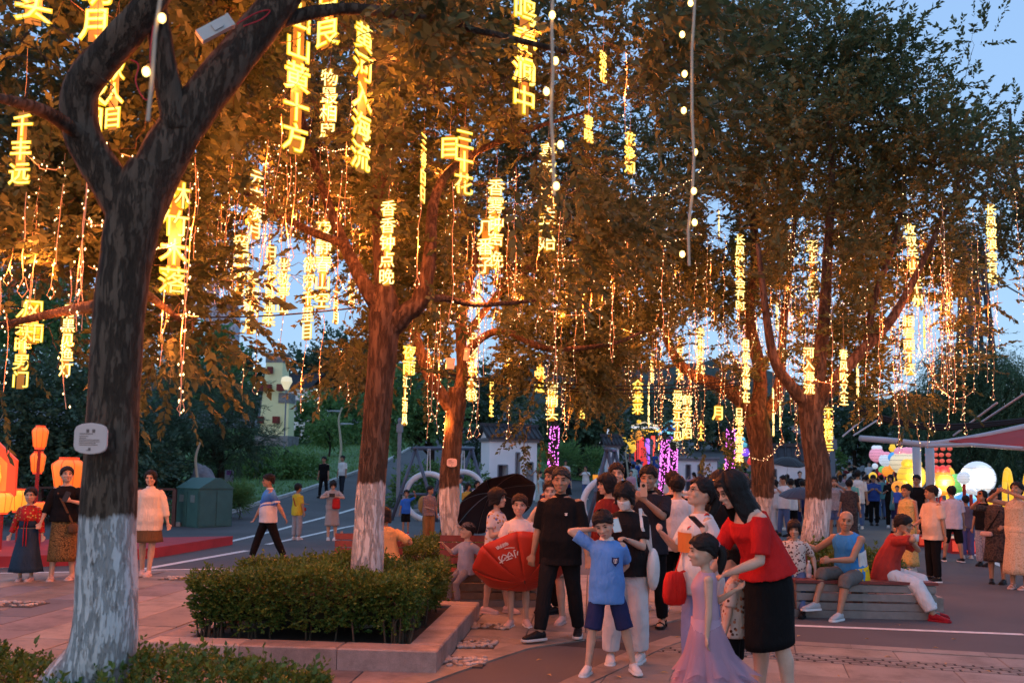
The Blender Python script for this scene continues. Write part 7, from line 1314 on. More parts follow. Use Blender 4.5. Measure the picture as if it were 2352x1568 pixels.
p = at(-72, 1095, 17.0); e = empty('lantern_arch', p, R(18), 'large octagonal red and yellow lantern ring beside the stage', 'lantern')
def octr(r, n=8, ph=math.pi/8): return [(r*math.cos(ph+k*2*math.pi/n), r*math.sin(ph+k*2*math.pi/n)) for k in range(n)]
for nm, r0, r1, mt, dp in (('outer_frame', .86, .70, LRED, .20), ('orange_band', .70, .58, LORG, .16), ('yellow_band', .56, .46, LYEL, .22)):
    for k in range(8 if nm != 'yellow_band' else 16):
        n = 8 if nm != 'yellow_band' else 16; A, B_ = octr(r0, n), octr(r1, n); j = (k+1) % n; b = MB(); V = [(A[k][0], -dp/2, A[k][1]), (A[j][0], -dp/2, A[j][1]), (B_[j][0], -dp/2, B_[j][1]), (B_[k][0], -dp/2, B_[k][1])]; V += [(x, dp/2, z) for x, y, z in V]; b.add(V, [(0, 1, 2, 3), (7, 6, 5, 4), (0, 4, 5, 1), (1, 5, 6, 2), (2, 6, 7, 3), (3, 7, 4, 0)]); b.build(nm, mt, e)
b = MB(); b.box((0, 0, -.80), (.9, .3, .14)); b.build('base', POLE, e); point(e, (0, -.3, 0), 40*K, (1, .3, .05), .1)
# ------------------------------------------------------------------ glowing festival display on the right (plain globe and drum lanterns)
def glow(name, col, st): return EM(name, col, st*K, mul(col, .8), True)
GW = glow('white lantern cloth', (.80, .90, 1.0), .5); GY = glow('golden lantern cloth', (1, .58, .04), .8); GR = glow('scarlet lantern cloth', (1, .05, .04), .6); GO = glow('orange lantern cloth', (1, .34, .03), .75); GG = glow('green lantern cloth', (.25, .85, .2), .4); GB = glow('blue lantern cloth', (.10, .45, 1.0), .5); GC = glow('cyan lantern cloth', (.2, .75, .9), .5); GP = glow('purple lantern cloth', (.28, .10, .95), .9); GK = glow('pink lantern cloth', (1, .40, .55), .5); GCR = glow('cream lantern cloth', (1, .85, .55), .55)
def globe(x, y, r, Y, mat, label, sq=1.0, stand=True, crown=None, en=0):
    p = at(x, y, Y); Rr = r/ppm(Y); e = empty('globe_lantern', p, 0, label, 'lantern', 'glowing globe lanterns of the festival display'); b = MB(); b.ell((0, 0, 0), (Rr, Rr*.9, Rr*sq), 20, 12); b.build('globe', mat, e, True)
    for k in range(4): b = MB(); z = Rr*sq*(-.6+.4*k); q = math.sqrt(max(0, 1-(z/(Rr*sq))**2)); b.tube([(Rr*q*1.004*math.cos(t), Rr*.9*q*1.004*math.sin(t), z) for t in np.linspace(0, 6.283, 24, endpoint=False)], Rr*.012, 4, closed=True); b.build('wire_hoop', GREYW, e)
    if crown is not None:
        for k in range(5): t = k*1.2; b = MB(); b.ell((Rr*.4*math.cos(t), Rr*.3*math.sin(t), Rr*sq*.92), (Rr*.34,)*3, 10, 7); b.build('puff', crown, e, True)
    if stand: b = MB(); zz = H0(p.x, p.y)-p.z; b.tube([(0, 0, -Rr*sq*.9), (0, 0, zz)], .05 if r > 11 else .014, 8); b.build('stand', POLE if r > 11 else POSTM, e)
    if en: point(e, (0, -Rr*1.4, 0), en*K, (1, .75, .45), .1)
    return e
for a in [(2246, 1098, 39, 27, GW, 'huge white ribbed globe lantern of the festival display', 1.0, True, None, 60), (2214, 1097, 15, 26, GW, 'small bright white globe lantern before the huge one'), (2160, 1108, 30, 27.5, GO, 'orange globe lantern topped with scarlet puffs', 1.0, True, GR, 60), (2094, 1094, 32, 29, GY, 'golden globe lantern topped with yellow puffs', 1.0, True, GY, 60), (2078, 1062, 33, 32, GCR, 'pale cream globe lantern behind the golden one', .8, True, GK), (2196, 1112, 22, 28.5, GG, 'green tinted globe lantern beside the huge white one', 1.1), (2062, 1118, 14, 27, GO, 'small orange globe lantern low by the crowd'), (2122, 1135, 18, 27, GCR, 'low cream globe lantern between golden and orange ones', .8),
          (2014, 1044, 17, 38, GK, 'pale pink globe lantern at the far end of the display', 1, True, GW), (2034, 1056, 15, 37, GW, 'white globe lantern at the far end of the display', 1, True, GK), (2050, 1030, 8, 36, GY, 'tiny yellow ball lantern on top of the far cluster', 1, True, GY), (2052, 1050, 12, 35.5, GB, 'blue globe lantern under the yellow ball'), (2038, 1082, 12, 34, GO, 'orange globe lantern in the far cluster'), (2046, 1100, 9, 33, GY, 'small golden globe lantern in the far cluster'), (2026, 1078, 8, 36, GG, 'green globe lantern in the far cluster'), (2064, 1072, 14, 33.5, GCR, 'cream globe lantern in the far cluster'), (2150, 1130, 12, 26.5, GW, 'white globe lantern beside the orange one'), (2216, 1150, 26, 26.5, GB, 'squat blue globe lantern under the huge white one', .8), (2230, 1128, 12, 26, GW, 'white disc shaped lantern on the blue one', .6)]: globe(*a)
rg_ = random.Random(12); cn_ = [('golden', GY), ('white', GW), ('scarlet', GR), ('green', GG), ('cyan', GC), ('orange', GO), ('pink', GK), ('cream', GCR)]
for k in range(24): nm_, mt_ = cn_[k % 8]; x_ = 2005+k*9.6+rg_.uniform(-5, 5); globe(x_, rg_.uniform(1085, 1165) if x_ > 2060 else rg_.uniform(1040, 1120), rg_.uniform(5, 11), (28 if x_ > 2060 else 33)+rg_.uniform(0, 5), mt_, f'small {nm_} ball lantern tucked among the larger globe lanterns', 1)
def ring_lantern(x, y, rx, rz, Y, mat, label):
    p = at(x, y, Y); e = empty('ring_lantern', p, R(35), label, 'lantern'); a, c = rx/ppm(Y), rz/ppm(Y); n = 10
    for k in range(n):
        t0, t1 = 2*math.pi*k/n, 2*math.pi*(k+1)/n; b = MB(); b.tube([(a*math.cos(t), 0, c*math.sin(t)) for t in np.linspace(t0, t1, 5)], [(.05, .10)]*5, 8); b.build('segment', mat, e, True)
    b = MB(); zz = H0(p.x, p.y)-p.z; b.box((0, 0, (zz-c)/2), (.3, .3, abs(zz+c)+.02)); b.build('base', POLE, e)
ring_lantern(2316, 1145, 16, 64, 24, GY, 'tall golden ring lantern behind the woman raising her phone'); ring_lantern(2362, 1150, 14, 60, 23.5, GY, 'second tall golden ring lantern at the edge of the display'); ring_lantern(2184, 1118, 15, 38, 29, GY, 'golden ring lantern behind the orange globe')
p = at(2275, 1165, 25); e = empty('drum_lantern', p, 0, 'yellow drum lantern by the golden ring', 'lantern'); b = MB(); b.lathe([(.2, -.25), (.24, -.2), (.24, .2), (.2, .25)], (0, 0, 0), 16); b.build('drum', GY, e, True); b = MB(); b.tube([(0, 0, -.25), (0, 0, -p.z)], .04, 6); b.build('stand', POLE, e)
PLIN = glow('red plinth lantern', (1, .10, .05), .35)
for k, (x, yb, w, h, Y) in enumerate([(2130, 1255, .9, .28, 25), (2188, 1262, .8, .30, 24), (2240, 1272, .9, .34, 23)]):
    q = tgnd(x, yb); e = empty('lantern_plinth', (q.x, q.y+.3, H0(q.x, q.y)), R(-12), ('red lit plinth under the golden globe', 'red lit plinth under the orange globe', 'red lit plinth nearest the women with phones')[k], 'plinth')
    b = MB(); b.box((0, 0, h/2), (w, .6, h)); b.build('plinth_body', POLE, e)
    for j in range(3): b = MB(); b.box((-w/3+j*w/3, -.31, h*.5), (w/3-.05, .02, h*.7)); b.build('lit_panel', PLIN, e)
    b = MB(); b.box((0, -.28, h+.22), (.05, .05, .44)); b.build('rail_post', POLE, e)
random.seed(5)
for c_, x in enumerate((2148, 2164, 2180, 2132)):
    for k in range(5):
        y = 1030+k*14; p = at(x+random.uniform(-2, 2), y, 36); e = empty('red_lantern', p, 0, 'small round red lantern hanging in the dark under the canopy', 'lantern', 'red lanterns under the canopy'); b = MB(); b.ell((0, 0, 0), (.10, .10, .085), 10, 7); b.build('globe', glow('dim red lantern', (1, .16, .10), .45), e, True); b = MB(); b.tube([(0, 0, .08), (0, 0, .24)], .006, 4); b.build('cord', BLACK, e)
# ------------------------------------------------------------------ festival gate in the far middle
def gpos(x, y, Y): return at(x, y, Y)
GYd = 66; base = at(1510, 1075, GYd); zg = H0(base.x, GYd)
e = empty('festival_gate', (base.x, GYd, zg), 0, 'brightly lit festival gate with red columns and blue roof edges', 'gate')
u = 1/ppm(GYd)
for k, (x0, w, h, mt) in enumerate([(-1.55, .20, 2.4, GR), (-1.15, .34, 2.2, GR), (-.72, .30, 2.0, GP), (-.30, .26, 2.2, GR), (.25, .16, 2.2, GO), (.62, .30, 2.1, GP), (.98, .22, 2.2, GP), (1.35, .16, 2.3, GR)]): b = MB(); b.box((x0, .2*(k % 2), h/2), (w, .25, h)); b.build('column', mt, e)
for k, (x0, x1, z, mt) in enumerate([(-1.9, .2, 2.55, GY), (-1.9, .1, 2.8, GW), (.1, 1.9, 2.45, GC)]): b = MB(); b.box(((x0+x1)/2, 0, z), (x1-x0, .4, .16)); b.build('lintel', mt, e)
for (x0, z0, x1, z1, mt) in [(-.1, 2.6, .95, 3.35, GC), (.95, 3.35, 2.0, 2.6, GC), (.0, 2.25, .95, 2.95, GB), (.95, 2.95, 1.9, 2.25, GB), (-1.9, 2.9, -.9, 3.2, GCR), (-.9, 3.2, .0, 2.9, GCR)]: b = MB(); b.bar((x0, -.1, z0), (x1, -.1, z1), .3, .10); b.build('roof_edge', mt, e)
b = MB(); b.add([(-.1, .1, 2.55), (.95, .1, 3.3), (2.0, .1, 2.55)], [(0, 1, 2)]); b.build('roof_gable', M('dark red gable', (.2, .02, .03), .6, .1), e)
for k, (x0, z) in enumerate([(-1.75, 2.0), (-1.75, 1.7), (-1.75, 1.4), (.1, 1.9), (.1, 1.6), (.1, 1.3), (-1.4, 3.2), (-.9, 2.3), (-2.05, 1.8)]): b = MB(); b.ell((x0, -.4, z), (.17, .17, .14), 10, 7); b.build('round_lantern', GY, e, True)
point(e, (0, -1.2, 1.6), 120*K, (1, .6, .35), .2)
for (x, y, w, h, Y, mt, lab) in [(1478, 1052, .55, 1.9, 60, GR, 'red lit drum tower lantern before the gate'), (1482, 1070, 1.0, .6, 59, GR, 'broad red lit lantern step before the gate')]:
    q = at(x, y, Y); q.z = H0(q.x, Y); e = empty('tower_lantern', q, 0, lab, 'lantern'); b = MB(); b.lathe([(w*.5, 0), (w*.5, h*.55), (w*.35, h*.6), (w*.38, h*.95), (w*.2, h)], (0, 0, 0), 12); b.build('tower_body', mt, e, True); b = MB(); b.lathe([(w*.52, h*.1), (w*.54, h*.14), (w*.52, h*.18)], (0, 0, 0), 12); b.build('hoop', GW, e)
q = at(1398, 1085, 56); q.z = H0(q.x, 56); e = empty('pagoda_lantern', q, 0, 'white and blue pagoda lantern with a red panel behind the swing', 'lantern'); b = MB(); b.box((0, 0, .25), (1.9, .6, .3)); b.build('base', GO, e); b = MB(); b.lathe([(.5, .4), (.45, .9), (.2, 1.0), (.14, 1.7)], (-.15, 0, 0), 12); b.build('tier', GB, e, True); b = MB(); b.add([(-.3, -.1, 1.7), (.55, -.1, 1.6), (.6, -.1, 2.4), (.1, -.1, 2.25)], [(0, 1, 2, 3)]); o = b.build('red_panel', GR, e); o.modifiers.new('t', 'SOLIDIFY').thickness = .1; b = MB(); b.lathe([(.55, 2.35), (.3, 2.6), (.08, 2.9), (.05, 3.2)], (-.05, 0, 0), 12); b.build('roof', GW, e, True)
for (x, y, r, Y, mt, lab) in [(1462, 1000, 14, 64, GO, 'orange flower shaped lantern over the gate'), (1447, 1030, 14, 63, GY, 'yellow round lantern beside the gate pillar'), (1548, 1022, 12, 62, GCR, 'cream round lantern right of the gate'), (1432, 1012, 8, 62, GY, 'small yellow round lantern near the gate pillar'), (1690, 1062, 14, 60, GY, 'yellow lantern cluster right of the white wall'), (1668, 1075, 10, 60, GY, 'low yellow lantern right of the white wall'), (1712, 1040, 10, 58, GP, 'purple round lantern behind the orange lit trunk'), (1725, 1060, 9, 58, GR, 'red round lantern behind the orange lit trunk'), (1700, 1020, 16, 60, GC, 'cyan roof shaped lantern behind the orange lit trunk'), (1682, 1030, 10, 60, GC, 'small cyan lantern behind the orange lit trunk')]: globe(x, y, r, Y, mt, lab, .8, True, mt)
# trunks wound with pink lights
random.seed(9)
PTR = bark_mat('far bark', None, (.06, .045, .035), .6)
for (x, yb, yt, Y, w, lab) in [(1265, 1140, 978, 34, .22, 'tree trunk wound with pink fairy lights behind the man in the polo'), (1521, 1120, 1008, 38, .20, 'left one of two trunks wound with pink fairy lights'), (1540, 1120, 1030, 36, .22, 'right one of two trunks wound with pink fairy lights'), (1673, 1110, 985, 40, .24, 'trunk wound with pink fairy lights beyond the white wall')]:
    p = at(x, yb, Y); p.z = H0(p.x, p.y); h = at(x, yt, Y).z-p.z; e = empty('lit_trunk', p, 0, lab, 'tree'); b = MB(); limb(b, [(0, 0, -.1), (.05, 0, h*.4), (.12, 0, h*.8), (.1, 0, h*1.1)], [w*.9, w*.7, w*.62, w*.5], 12, 6); b.build('trunk', PTR, e, True)
    C = []
    for k in range(360):
        t = random.random(); a = random.uniform(0, 6.28); r = w*(.85-.22*t)+.03; C.append((.12*t+r*math.cos(a), r*math.sin(a), h*t))
    V, Fq = octs(C, .020); o = obj('bulbs', fastmesh('bulbs', V, Fq, BULBP, True), e); o['kind'] = 'stuff'
    rng = np.random.default_rng(int(x)); P = rng.normal(0, 1, (90, 3))*np.array([.9, .8, .5])+np.array([.1, 0, h*1.25]); D = rng.normal(0, 1, (90, 3)); V = sprays(P, D, 14, .11, .035, .5, rng=rng); obj('crown', fastmesh('crown', V, quads(V), LEAFM), e)
# ------------------------------------------------------------------ red canopy, mast
STL = M('pale steel', (.42, .44, .48), .45, .08, 2); CNP = M('red canopy cloth', (.42, .03, .025), .8, .12, 1)
e = empty('canopy', (at(2200, 1010, 24).x, 24, 0), 0, 'red cloth canopy on a pale curved steel beam', 'canopy'); o = e.location
bp = [(1975, 1006, 27), (2050, 1012, 26), (2128, 1020, 25), (2210, 1010, 24.2), (2290, 995, 23.5), (2420, 965, 23)]
P, rr = catmull([at(*q)-o for q in bp], [.1]*6, 6); b = MB(); b.tube(P, [(.06, .09)]*len(P), 8); b.build('beam', STL, e, True)
b = MB(); A = [at(2180, 1014, 24.4)-o, at(2290, 998, 23.5)-o, at(2430, 970, 23)-o, at(2480, 1030, 19)-o, at(2352, 1030, 21)-o, at(2230, 1020, 23.5)-o]; b.add([list(q) for q in A], [(0, 1, 2, 3, 4, 5)]); oo = b.build('canopy_cloth', CNP, e); oo.modifiers.new('t', 'SOLIDIFY').thickness = .03
b = MB(); b.tube([at(2352, 1030, 21)-o, at(2230, 1021, 23.4)-o, at(2128, 1024, 25)-o], .05, 8); b.build('lower_edge', STL, e)
for (x, y0, Y) in [(2105, 1015, 27), (2135, 1020, 26)]: q = at(x, y0, Y); b = MB(); b.tube([q-o, Vector((q.x, q.y, H0(q.x, q.y)))-o], .12, 10); b.build('column', STL, e, True)
for pts in [((2290, 925, 20), (2190, 1000, 24)), ((2352, 905, 19), (2230, 985, 23.5)), ((1985, 960, 27), (1935, 1002, 27)), ((2030, 955, 27), (1960, 1000, 27))]: b = MB(); b.tube([at(*pts[0])-o, at(*pts[1])-o], .025, 6); b.build('stay_rod', STL, e)
MAST = M('dark steel mast', (.045, .045, .055), .6, .15); p = at(2246, 1000, 60); p.z = H0(p.x, 60); e = empty('lattice_mast', p, 0, 'dark tapering lattice mast rising behind the willows', 'mast'); zt = at(2246, 560, 60).z-p.z; zb = 0
for sx, sy in ((-1, -1), (1, -1), (1, 1), (-1, 1)): b = MB(); b.bar((sx*1.15, sy*1.15, 0), (sx*.38, sy*.38, zt), .30, .30); b.build('mast_leg', MAST, e)
for k in range(12):
    t = (k+.5)/12; w = 1.15-.77*t; z = zt*t; b = MB()
    for s in (-1, 1): b.box((0, s*w, z), (2*w, .08, .5 if k % 2 else .25)); b.box((s*w, 0, z), (.08, 2*w, .5 if k % 2 else .25))
    b.build('mast_brace', MAST, e)
b = MB(); b.tube([at(2300, 650, 58)-p, at(2420, 720, 55)-p], .05, 6); b.build('guy_wire', MAST, e)
b = MB(); b.box((0, 0, zt), (1.0, 1.0, .4)); b.build('mast_head', MAST, e)
# ------------------------------------------------------------------ yellow tower with stone top, white house
TOWY = M('yellow plaster', (.74, .74, .44), .85, .06, 1); STON = M('grey rubble stone', (.20, .20, .21), .85, .45, 3, .8, 6, bdist=.05); REDB = M('red timber box', (.16, .02, .02), .6, .15)
Yt = 74; p = at(640, 1035, Yt); p.z = H0(p.x, Yt); m_ = 1/ppm(Yt); e = empty('decorative_tower', p, R(-12), 'pale yellow tapering tower with stone top and red boxes', 'tower'); h = at(622, 815, Yt).z-p.z
b = MB(); b.box((-.4, 0, h*.46), (2.15, 1.7, h*.92), 0, .66); b.build('tower_wall', TOWY, e); b = MB(); b.box((-.4, 0, h*.955), (1.5, 1.2, h*.09)); b.build('stone_top', STON, e); b = MB(); b.box((-.4, 0, h*1.005), (1.75, 1.4, .12)); b.build('cap_slab', STON, e)
b = MB(); b.box((.65, -.2, h*.24), (.95, 1.1, h*.48), 0, .9); b.build('side_turret', TOWY, e); b = MB(); b.box((.66, -.2, h*.52), (.95, 1.15, h*.11)); b.build('stone_top', STON, e); b = MB(); b.box((-.2, 0, h*.05), (2.9, 2.0, h*.12)); b.build('stone_foot', STON, e); b = MB(); b.box((-1.25, -.1, h*.44), (.5, .9, h*.12)); b.build('stone_top', STON, e)
for (x0, z, w) in [(-.55, .82, .38), (-.6, .63, .38), (-1.25, .63, .55), (.55, .63, .8), (-1.2, .28, .4), (.15, .28, .5)]: b = MB(); b.box((x0, -.95, h*z), (w, .35, .55)); b.build('red_box', REDB, e)
q = at(690, 935, 88); q.z = H0(q.x, 88)-.5; e = empty('white_house', q, R(-20), 'white house with dark tiled roof beyond the yellow tower', 'house'); b = MB(); b.box((0, 0, 2.6), (4.2, 3.4, 5.2)); b.build('house_wall', PLAS, e); tiled_roof(e, 4.2, 3.4, 5.2, 1.4, .4)
for s in (-1, 1): b = MB(); b.box((s*1.0, -1.72, 3.4), (.8, .06, 1.0)); w_ = b.build('window', WINDOW_SHADE, e); b = MB(); b.box((s*1.0, -1.76, 3.98), (1.1, .1, .16)); b.build('sill', TRIM, w_)
q = at(658, 880, 70); e = empty('lantern_lamp', q, 0, 'white lantern shaped lamp glowing beside the yellow tower', 'lamp'); b = MB(); b.lathe([(.15, -.5), (.45, .1), (.38, .45), (.1, .55)], (0, 0, 0), 8); b.build('lamp_shade', glow('soft lamp', (1, .85, .55), .55), e); b = MB(); b.tube([(0, 0, -.5), (0, 0, H0(q.x, 70)-q.z)], .06, 8); b.build('pole', POSTM, e)
q = at(727, 900, 80); e = empty('flood_lamp', q, 0, 'small bright flood lamp shining in the trees by the white house', 'lamp'); b = MB(); b.ell((0, 0, 0), (.22,)*3, 10, 8); b.build('bulb', glow('bright bulb', (1, .85, .5), 5), e, True); b = MB(); b.tube([(0, 0, -.2), (0, 0, H0(q.x, 80)-q.z)], .05, 6); b.build('pole', POSTM, e); point(e, (0, -.4, 0), 120*K, (1, .8, .5), .2)
# ------------------------------------------------------------------ apartment blocks and hill
APT = M('apartment render', (.40, .44, .52), .9, .05, .1); AWIN = M('apartment glass', (.10, .13, .19), .3, .2, .5, spec=.6); AROOF = M('brown tile roof', (.16, .085, .06), .8, .2, 1)
def block(x0, x1, yt, yb, Y, label, nf, nc, roof=False, rz=0):
    a, c = at(x0, yt, Y), at(x1, yt, Y); z1 = a.z; z0 = at(x0, yb, Y).z; w = c.x-a.x; e = empty('apartment_block', ((a.x+c.x)/2, Y, z0), R(rz), label, 'building'); h = z1-z0; d = w*.7; b = MB(); b.box((0, 0, h/2), (w, d, h)); b.build('wall', APT, e)
    wm = None; fh = h/nf
    for i in range(nf):
        for j in range(nc):
            if wm is None: b = MB(); b.box((0, 0, 0), (w/nc*.5, .12, fh*.5)); wm = b.mesh('window'); wm.materials.append(AWIN)
            obj('window', wm, e, (-w/2+w/nc*(j+.5), -d/2-.03, fh*(i+.5)))
        if i: b = MB(); b.box((0, -d/2-.04, fh*i), (w*1.005, .14, fh*.08)); b.build('floor_band', APT, e)
    if roof: b = MB(); b.box((0, 0, h+1.2), (w*1.1, d*1.1, 2.4), 0, .55); b.build('roof', AROOF, e)
    else: b = MB(); b.box((0, 0, h+.3), (w*1.03, d*1.03, .6)); b.build('parapet', APT, e)
block(478, 502, 655, 790, 260, 'tall pale apartment block seen left of the sky gap', 9, 3); block(502, 548, 715, 800, 250, 'lower apartment block with brown hipped roof', 5, 5, True); block(12, 85, 545, 780, 240, 'pale apartment tower behind the left foliage', 14, 6); block(95, 150, 570, 780, 260, 'second pale apartment tower behind the left foliage', 13, 5); block(395, 440, 640, 800, 270, 'narrow apartment block behind the yellow sign', 11, 4); block(150, 200, 590, 780, 280, 'third pale apartment tower behind the left foliage', 12, 5)
HILLM = M('wooded hill', (.028, .048, .040), 1.0, .5, .04, .9, .25, bdist=2.0)
xs_ = np.linspace(-420, 420, 90); rows = []
rng = np.random.default_rng(2)
top = 62+14*np.sin(xs_*.008+1.2)+7*np.sin(xs_*.021)+3*np.sin(xs_*.06)+rng.normal(0, 1.0, len(xs_))
V = []; 
for j, (yy, f) in enumerate(((300, 0), (400, .25), (500, .62), (580, .9), (640, 1.0), (760, .8), (900, 0))):
    for x, t in zip(xs_, top): V.append((x*(1+.4*(yy-300)/600), yy, max(8, t*f+(rng.normal(0, 1.6) if 0 < f else 0))+(0 if f else 0)))
V = np.array(V); n = len(xs_); I_ = np.arange(n*7).reshape(7, n); Fh = np.stack([I_[:-1, :-1], I_[:-1, 1:], I_[1:, 1:], I_[1:, :-1]], -1).reshape(-1, 4); tag(obj('hill', fastmesh('hill', V, Fh, HILLM, True)), kind='structure')
# blue recycling bin far up the path
q = tgnd(968, 985); e = empty('recycling_bin', q, R(10), 'blue wheeled recycling bin at the top of the path', 'bin'); b = MB(); b.box((0, 0, .8), (.95, .9, 1.3), 0, 1.12); b.build('bin_body', M('blue plastic', (.03, .10, .33), .45, .1), e); b = MB(); b.box((0, 0, 1.52), (1.15, 1.1, .14)); b.build('lid', M('blue plastic', (.03, .10, .33), .45, .1), e)
q = at(1462, 1082, 56); q.z = H0(q.x, 56); e = empty('recycling_bin', q, 0, 'blue bin beside the red lantern steps', 'bin'); b = MB(); b.box((0, 0, .6), (.6, .6, 1.1), 0, 1.1); b.build('bin_body', M('blue plastic', (.03, .10, .33), .45, .1), e); b = MB(); b.box((0, 0, 1.2), (.75, .75, .1)); b.build('lid', M('blue plastic', (.03, .10, .33), .45, .1), e)
# ------------------------------------------------------------------ background trees and shrubs
DKG = leaf_mat('dark evergreen', (.026, .06, .036), (.062, .122, .070), .25, .6, .6); MIDG = leaf_mat('mid green foliage', (.06, .15, .05), (.13, .28, .10), .35, .6, .5); WILG = leaf_mat('willow foliage', (.035, .08, .04), (.08, .155, .08), .35, .6, .5); OLV = leaf_mat('olive shrub', (.07, .16, .045), (.15, .29, .09), .35, .6, .8)
FARB = bark_mat('distant bark', None, (.05, .04, .032), .5)
def bgtree(name, x, yb, Y, blobs, label, leaf, seed, L=.22, W=.07, twig=.9, nleaf=12, group=None, droop=0, flat=.5, z0=None, trunk_r=.16, up=0.0):
    rng = np.random.default_rng(seed); p = at(x, yb, Y); p.z = H0(p.x, p.y)-.1; e = empty(name, p, 0, label, 'tree' if 'tree' in name else 'shrub', group)
    SP, SD, zt = [], [], 0
    for (bx, by, rx, rz, n) in blobs:
        c = at(bx, by, Y)-p; a, cc = rx/ppm(Y), rz/ppm(Y); q = rng.normal(0, 1, (n, 3)); q /= np.linalg.norm(q, axis=1, keepdims=True); rr = rng.uniform(.05, 1, (n, 1))**.4
        lump = 1+.22*np.sin(q[:, :1]*5+seed)*np.cos(q[:, 2:]*6+seed*2)+.12*np.sin(q[:, 1:2]*11)
        P = q*rr*lump*np.array([a, min(a, 3.5), cc])+np.array(list(c)); SP.append(P); d = q+rng.normal(0, .4, (n, 3)); d[:, 2] += up-droop; SD.append(d); zt = max(zt, c.z)
    SP, SD = np.concatenate(SP), np.concatenate(SD); k = SP[:, 2] > .02; SP, SD = SP[k], SD[k]
    V = sprays(SP, SD, nleaf, L, W, twig, flat, rng=rng); obj('crown' if 'tree' in name else 'foliage', fastmesh('crown', V, quads(V), leaf), e)
    b = MB(); limb(b, [(0, 0, -.1), (.1, 0, zt*.4), (0, 0, zt*.9)], [trunk_r, trunk_r*.75, trunk_r*.3], 10, 5)
    for _ in range(9):
        i = rng.integers(len(SP)); t = SP[i]; s0 = Vector((0, 0, max(.2, min(t[2]*.6, zt*.7)))); b.tube([s0, s0.lerp(Vector(t), .5)+Vector((0, 0, .2)), Vector(t)], [trunk_r*.3, trunk_r*.18, .015], 6)
    b.build('trunk' if 'tree' in name else 'stem', FARB, e, True); return e
NB = dict(L=.20, W=.012, twig=.55, nleaf=22, flat=.2)
bgtree('pine_tree', 500, 1120, 33, [(470, 950, 120, 110, 620), (510, 985, 55, 50, 180), (400, 1020, 90, 60, 260), (600, 1010, 50, 18, 60), (550, 1035, 50, 34, 100)], 'dark spreading pine behind the scholar rock', DKG, 31, **NB)
bgtree('pine_tree', 380, 1150, 36, [(360, 900, 110, 110, 520), (300, 1010, 110, 70, 300)], 'dark pine behind the forked trunk', DKG, 32, **NB)
bgtree('evergreen_tree', 150, 1180, 27, [(140, 960, 150, 130, 640), (30, 980, 120, 140, 520), (260, 1060, 100, 90, 300), (90, 1100, 160, 70, 320)], 'dense dark evergreen behind the red lanterns', DKG, 33, L=.16, W=.05)
bgtree('broadleaf_tree', 490, 1060, 46, [(475, 830, 56, 70, 320), (520, 880, 36, 40, 110), (430, 860, 40, 60, 140)], 'bright green broadleaf tree left of the yellow tower', MIDG, 34, L=.22, W=.08)
bgtree('broadleaf_tree', 800, 1040, 92, [(790, 860, 70, 80, 380), (730, 880, 50, 60, 200), (850, 930, 50, 70, 240), (860, 850, 60, 50, 200), (905, 900, 50, 70, 200)], 'dark tree group right of the yellow tower', DKG, 35, L=.4, W=.14, twig=1.5)
bgtree('broadleaf_tree', 760, 1000, 78, [(760, 950, 60, 40, 240), (700, 975, 40, 35, 120), (820, 960, 45, 40, 150)], 'mid green tree mass behind the street lamp', MIDG, 36, L=.3, W=.11, twig=1.2)
bgtree('round_shrub', 755, 1025, 62, [(755, 990, 44, 34, 420)], 'clipped round shrub beside the curved street lamp', OLV, 37, L=.12, W=.05, twig=.4, trunk_r=.08)
bgtree('broadleaf_tree', 985, 1100, 48, [(960, 900, 70, 60, 260), (1000, 960, 60, 50, 200), (920, 960, 50, 60, 180)], 'green tree between the straight trunk and the slim trunk', MIDG, 38, L=.2, W=.07, trunk_r=.24)
bgtree('broadleaf_tree', 1080, 1000, 100, [(1080, 920, 70, 80, 330), (1010, 920, 50, 60, 200), (1150, 940, 60, 60, 220)], 'dark trees at the top of the path', DKG, 39, L=.4, W=.15, twig=1.5)
bgtree('hedge_shrub', 1000, 1160, 37, [(950, 1110, 45, 40, 240), (1010, 1105, 55, 42, 300), (1070, 1110, 50, 40, 260), (910, 1140, 18, 20, 60)], 'rounded dark hedge behind the swing frame', OLV, 40, L=.09, W=.035, twig=.3, trunk_r=.05)
bgtree('round_shrub', 1095, 1060, 55, [(1092, 1020, 32, 36, 260)], 'tall clipped shrub left of the white pavilion', DKG, 41, L=.12, W=.045, twig=.35, trunk_r=.06)
bgtree('lawn_shrub', 600, 1100, 46, [(560, 1085, 60, 28, 260), (640, 1075, 60, 26, 260), (700, 1080, 45, 24, 180), (500, 1100, 50, 30, 200)], 'long drift of low green shrubs on the lawn slope', OLV, 42, L=.14, W=.05, twig=.5, trunk_r=.04, up=.6)
bgtree('lawn_shrub', 420, 1130, 31, [(390, 1095, 55, 34, 260), (340, 1110, 40, 34, 160)], 'dark shrubs beside the scholar rock', DKG, 43, L=.11, W=.035, twig=.4, trunk_r=.04, up=.4)
bgtree('lawn_shrub', 545, 1165, 29, [(540, 1145, 32, 24, 260)], 'tuft of long grass behind the green bin', OLV, 44, L=.3, W=.012, twig=.15, nleaf=8, trunk_r=.02, up=1.2)
bgtree('broadleaf_tree', 1330, 1080, 58, [(1330, 960, 70, 60, 300), (1280, 990, 50, 45, 200), (1380, 1000, 50, 55, 220), (1340, 1030, 60, 34, 160)], 'dark green tree on the bank behind the pink lit trunk', DKG, 45, L=.24, W=.09, twig=.9)
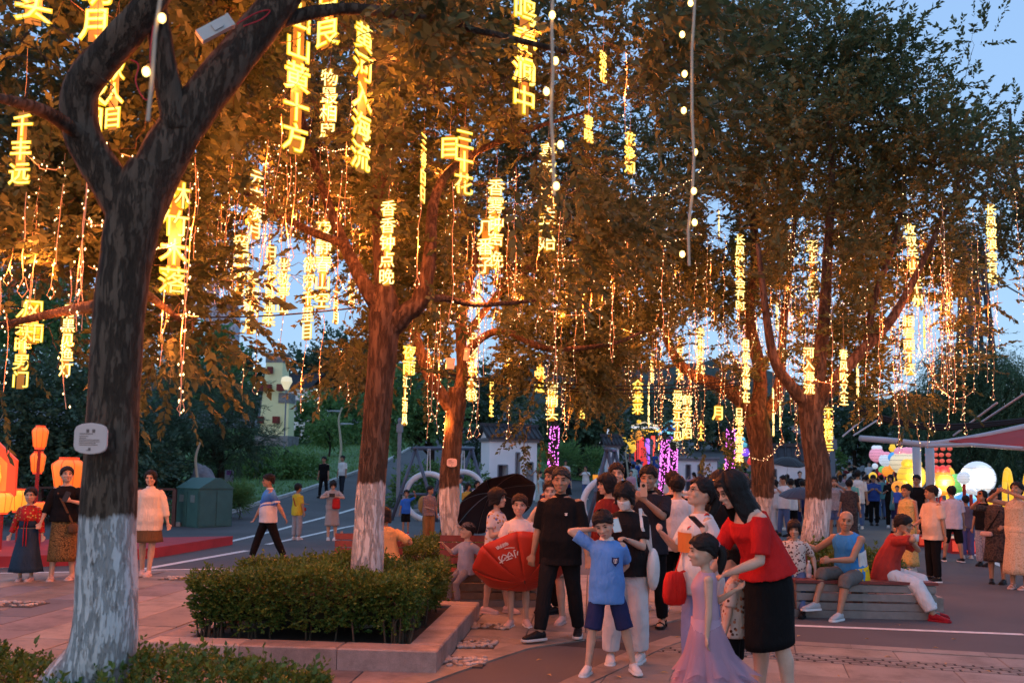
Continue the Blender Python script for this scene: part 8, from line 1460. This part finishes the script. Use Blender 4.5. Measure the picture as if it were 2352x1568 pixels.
bgtree('lawn_shrub', 1300, 1095, 50, [(1290, 1050, 40, 26, 160), (1370, 1065, 34, 28, 160)], 'pale green ornamental grasses on the bank', OLV, 46, L=.4, W=.02, twig=.3, nleaf=9, trunk_r=.02, up=1.2)
bgtree('broadleaf_tree', 1600, 1060, 80, [(1420, 960, 60, 50, 240), (1560, 950, 90, 50, 340), (1680, 970, 80, 50, 300), (1780, 980, 60, 50, 220)], 'dark trees behind the festival gate', DKG, 47, L=.34, W=.12, twig=1.3)
bgtree('broadleaf_tree', 1960, 1080, 56, [(1950, 960, 70, 60, 300), (1990, 1010, 50, 40, 180), (2060, 990, 60, 50, 220)], 'dark trees behind the far crowd', DKG, 48, L=.24, W=.09, twig=.9)
bgtree('hedge_shrub', 1920, 1090, 46, [(1915, 1055, 22, 24, 160), (1680, 1085, 40, 16, 120)], 'clipped green hedge behind the bench tree', OLV, 49, L=.1, W=.04, twig=.3, trunk_r=.04)
WB = dict(L=.17, W=.018, twig=1.5, nleaf=24, droop=1.5, flat=.2)
bgtree('willow_tree', 2230, 1060, 40, [(2230, 840, 80, 70, 420), (2170, 900, 60, 70, 260), (2290, 880, 70, 80, 320), (2210, 960, 110, 50, 360)], 'drooping willow under the lattice mast', WILG, 50, trunk_r=.3, **WB)
bgtree('willow_tree', 2380, 1060, 38, [(2350, 880, 70, 90, 340), (2400, 950, 80, 80, 300), (2330, 980, 60, 50, 200)], 'drooping willow at the end of the canopy', WILG, 51, trunk_r=.3, **WB)
bgtree('broadleaf_tree', 2240, 1110, 46, [(2220, 1050, 90, 40, 340), (2340, 1050, 80, 50, 320), (2120, 1020, 70, 40, 260)], 'dark shrubbery behind the festival display', DKG, 52, L=.2, W=.07, twig=.8)
bgtree('broadleaf_tree', 60, 880, 60, [(30, 690, 90, 80, 340), (130, 720, 80, 70, 280), (20, 820, 100, 70, 280), (200, 830, 80, 60, 240)], 'blue green tree far behind the left foliage', MIDG, 53, L=.3, W=.1, twig=1.2)
bgtree('broadleaf_tree', 580, 1000, 110, [(540, 850, 40, 40, 140), (700, 850, 60, 40, 200), (560, 880, 60, 50, 200)], 'dark wood edge below the hill', DKG, 54, L=.45, W=.16, twig=1.8)
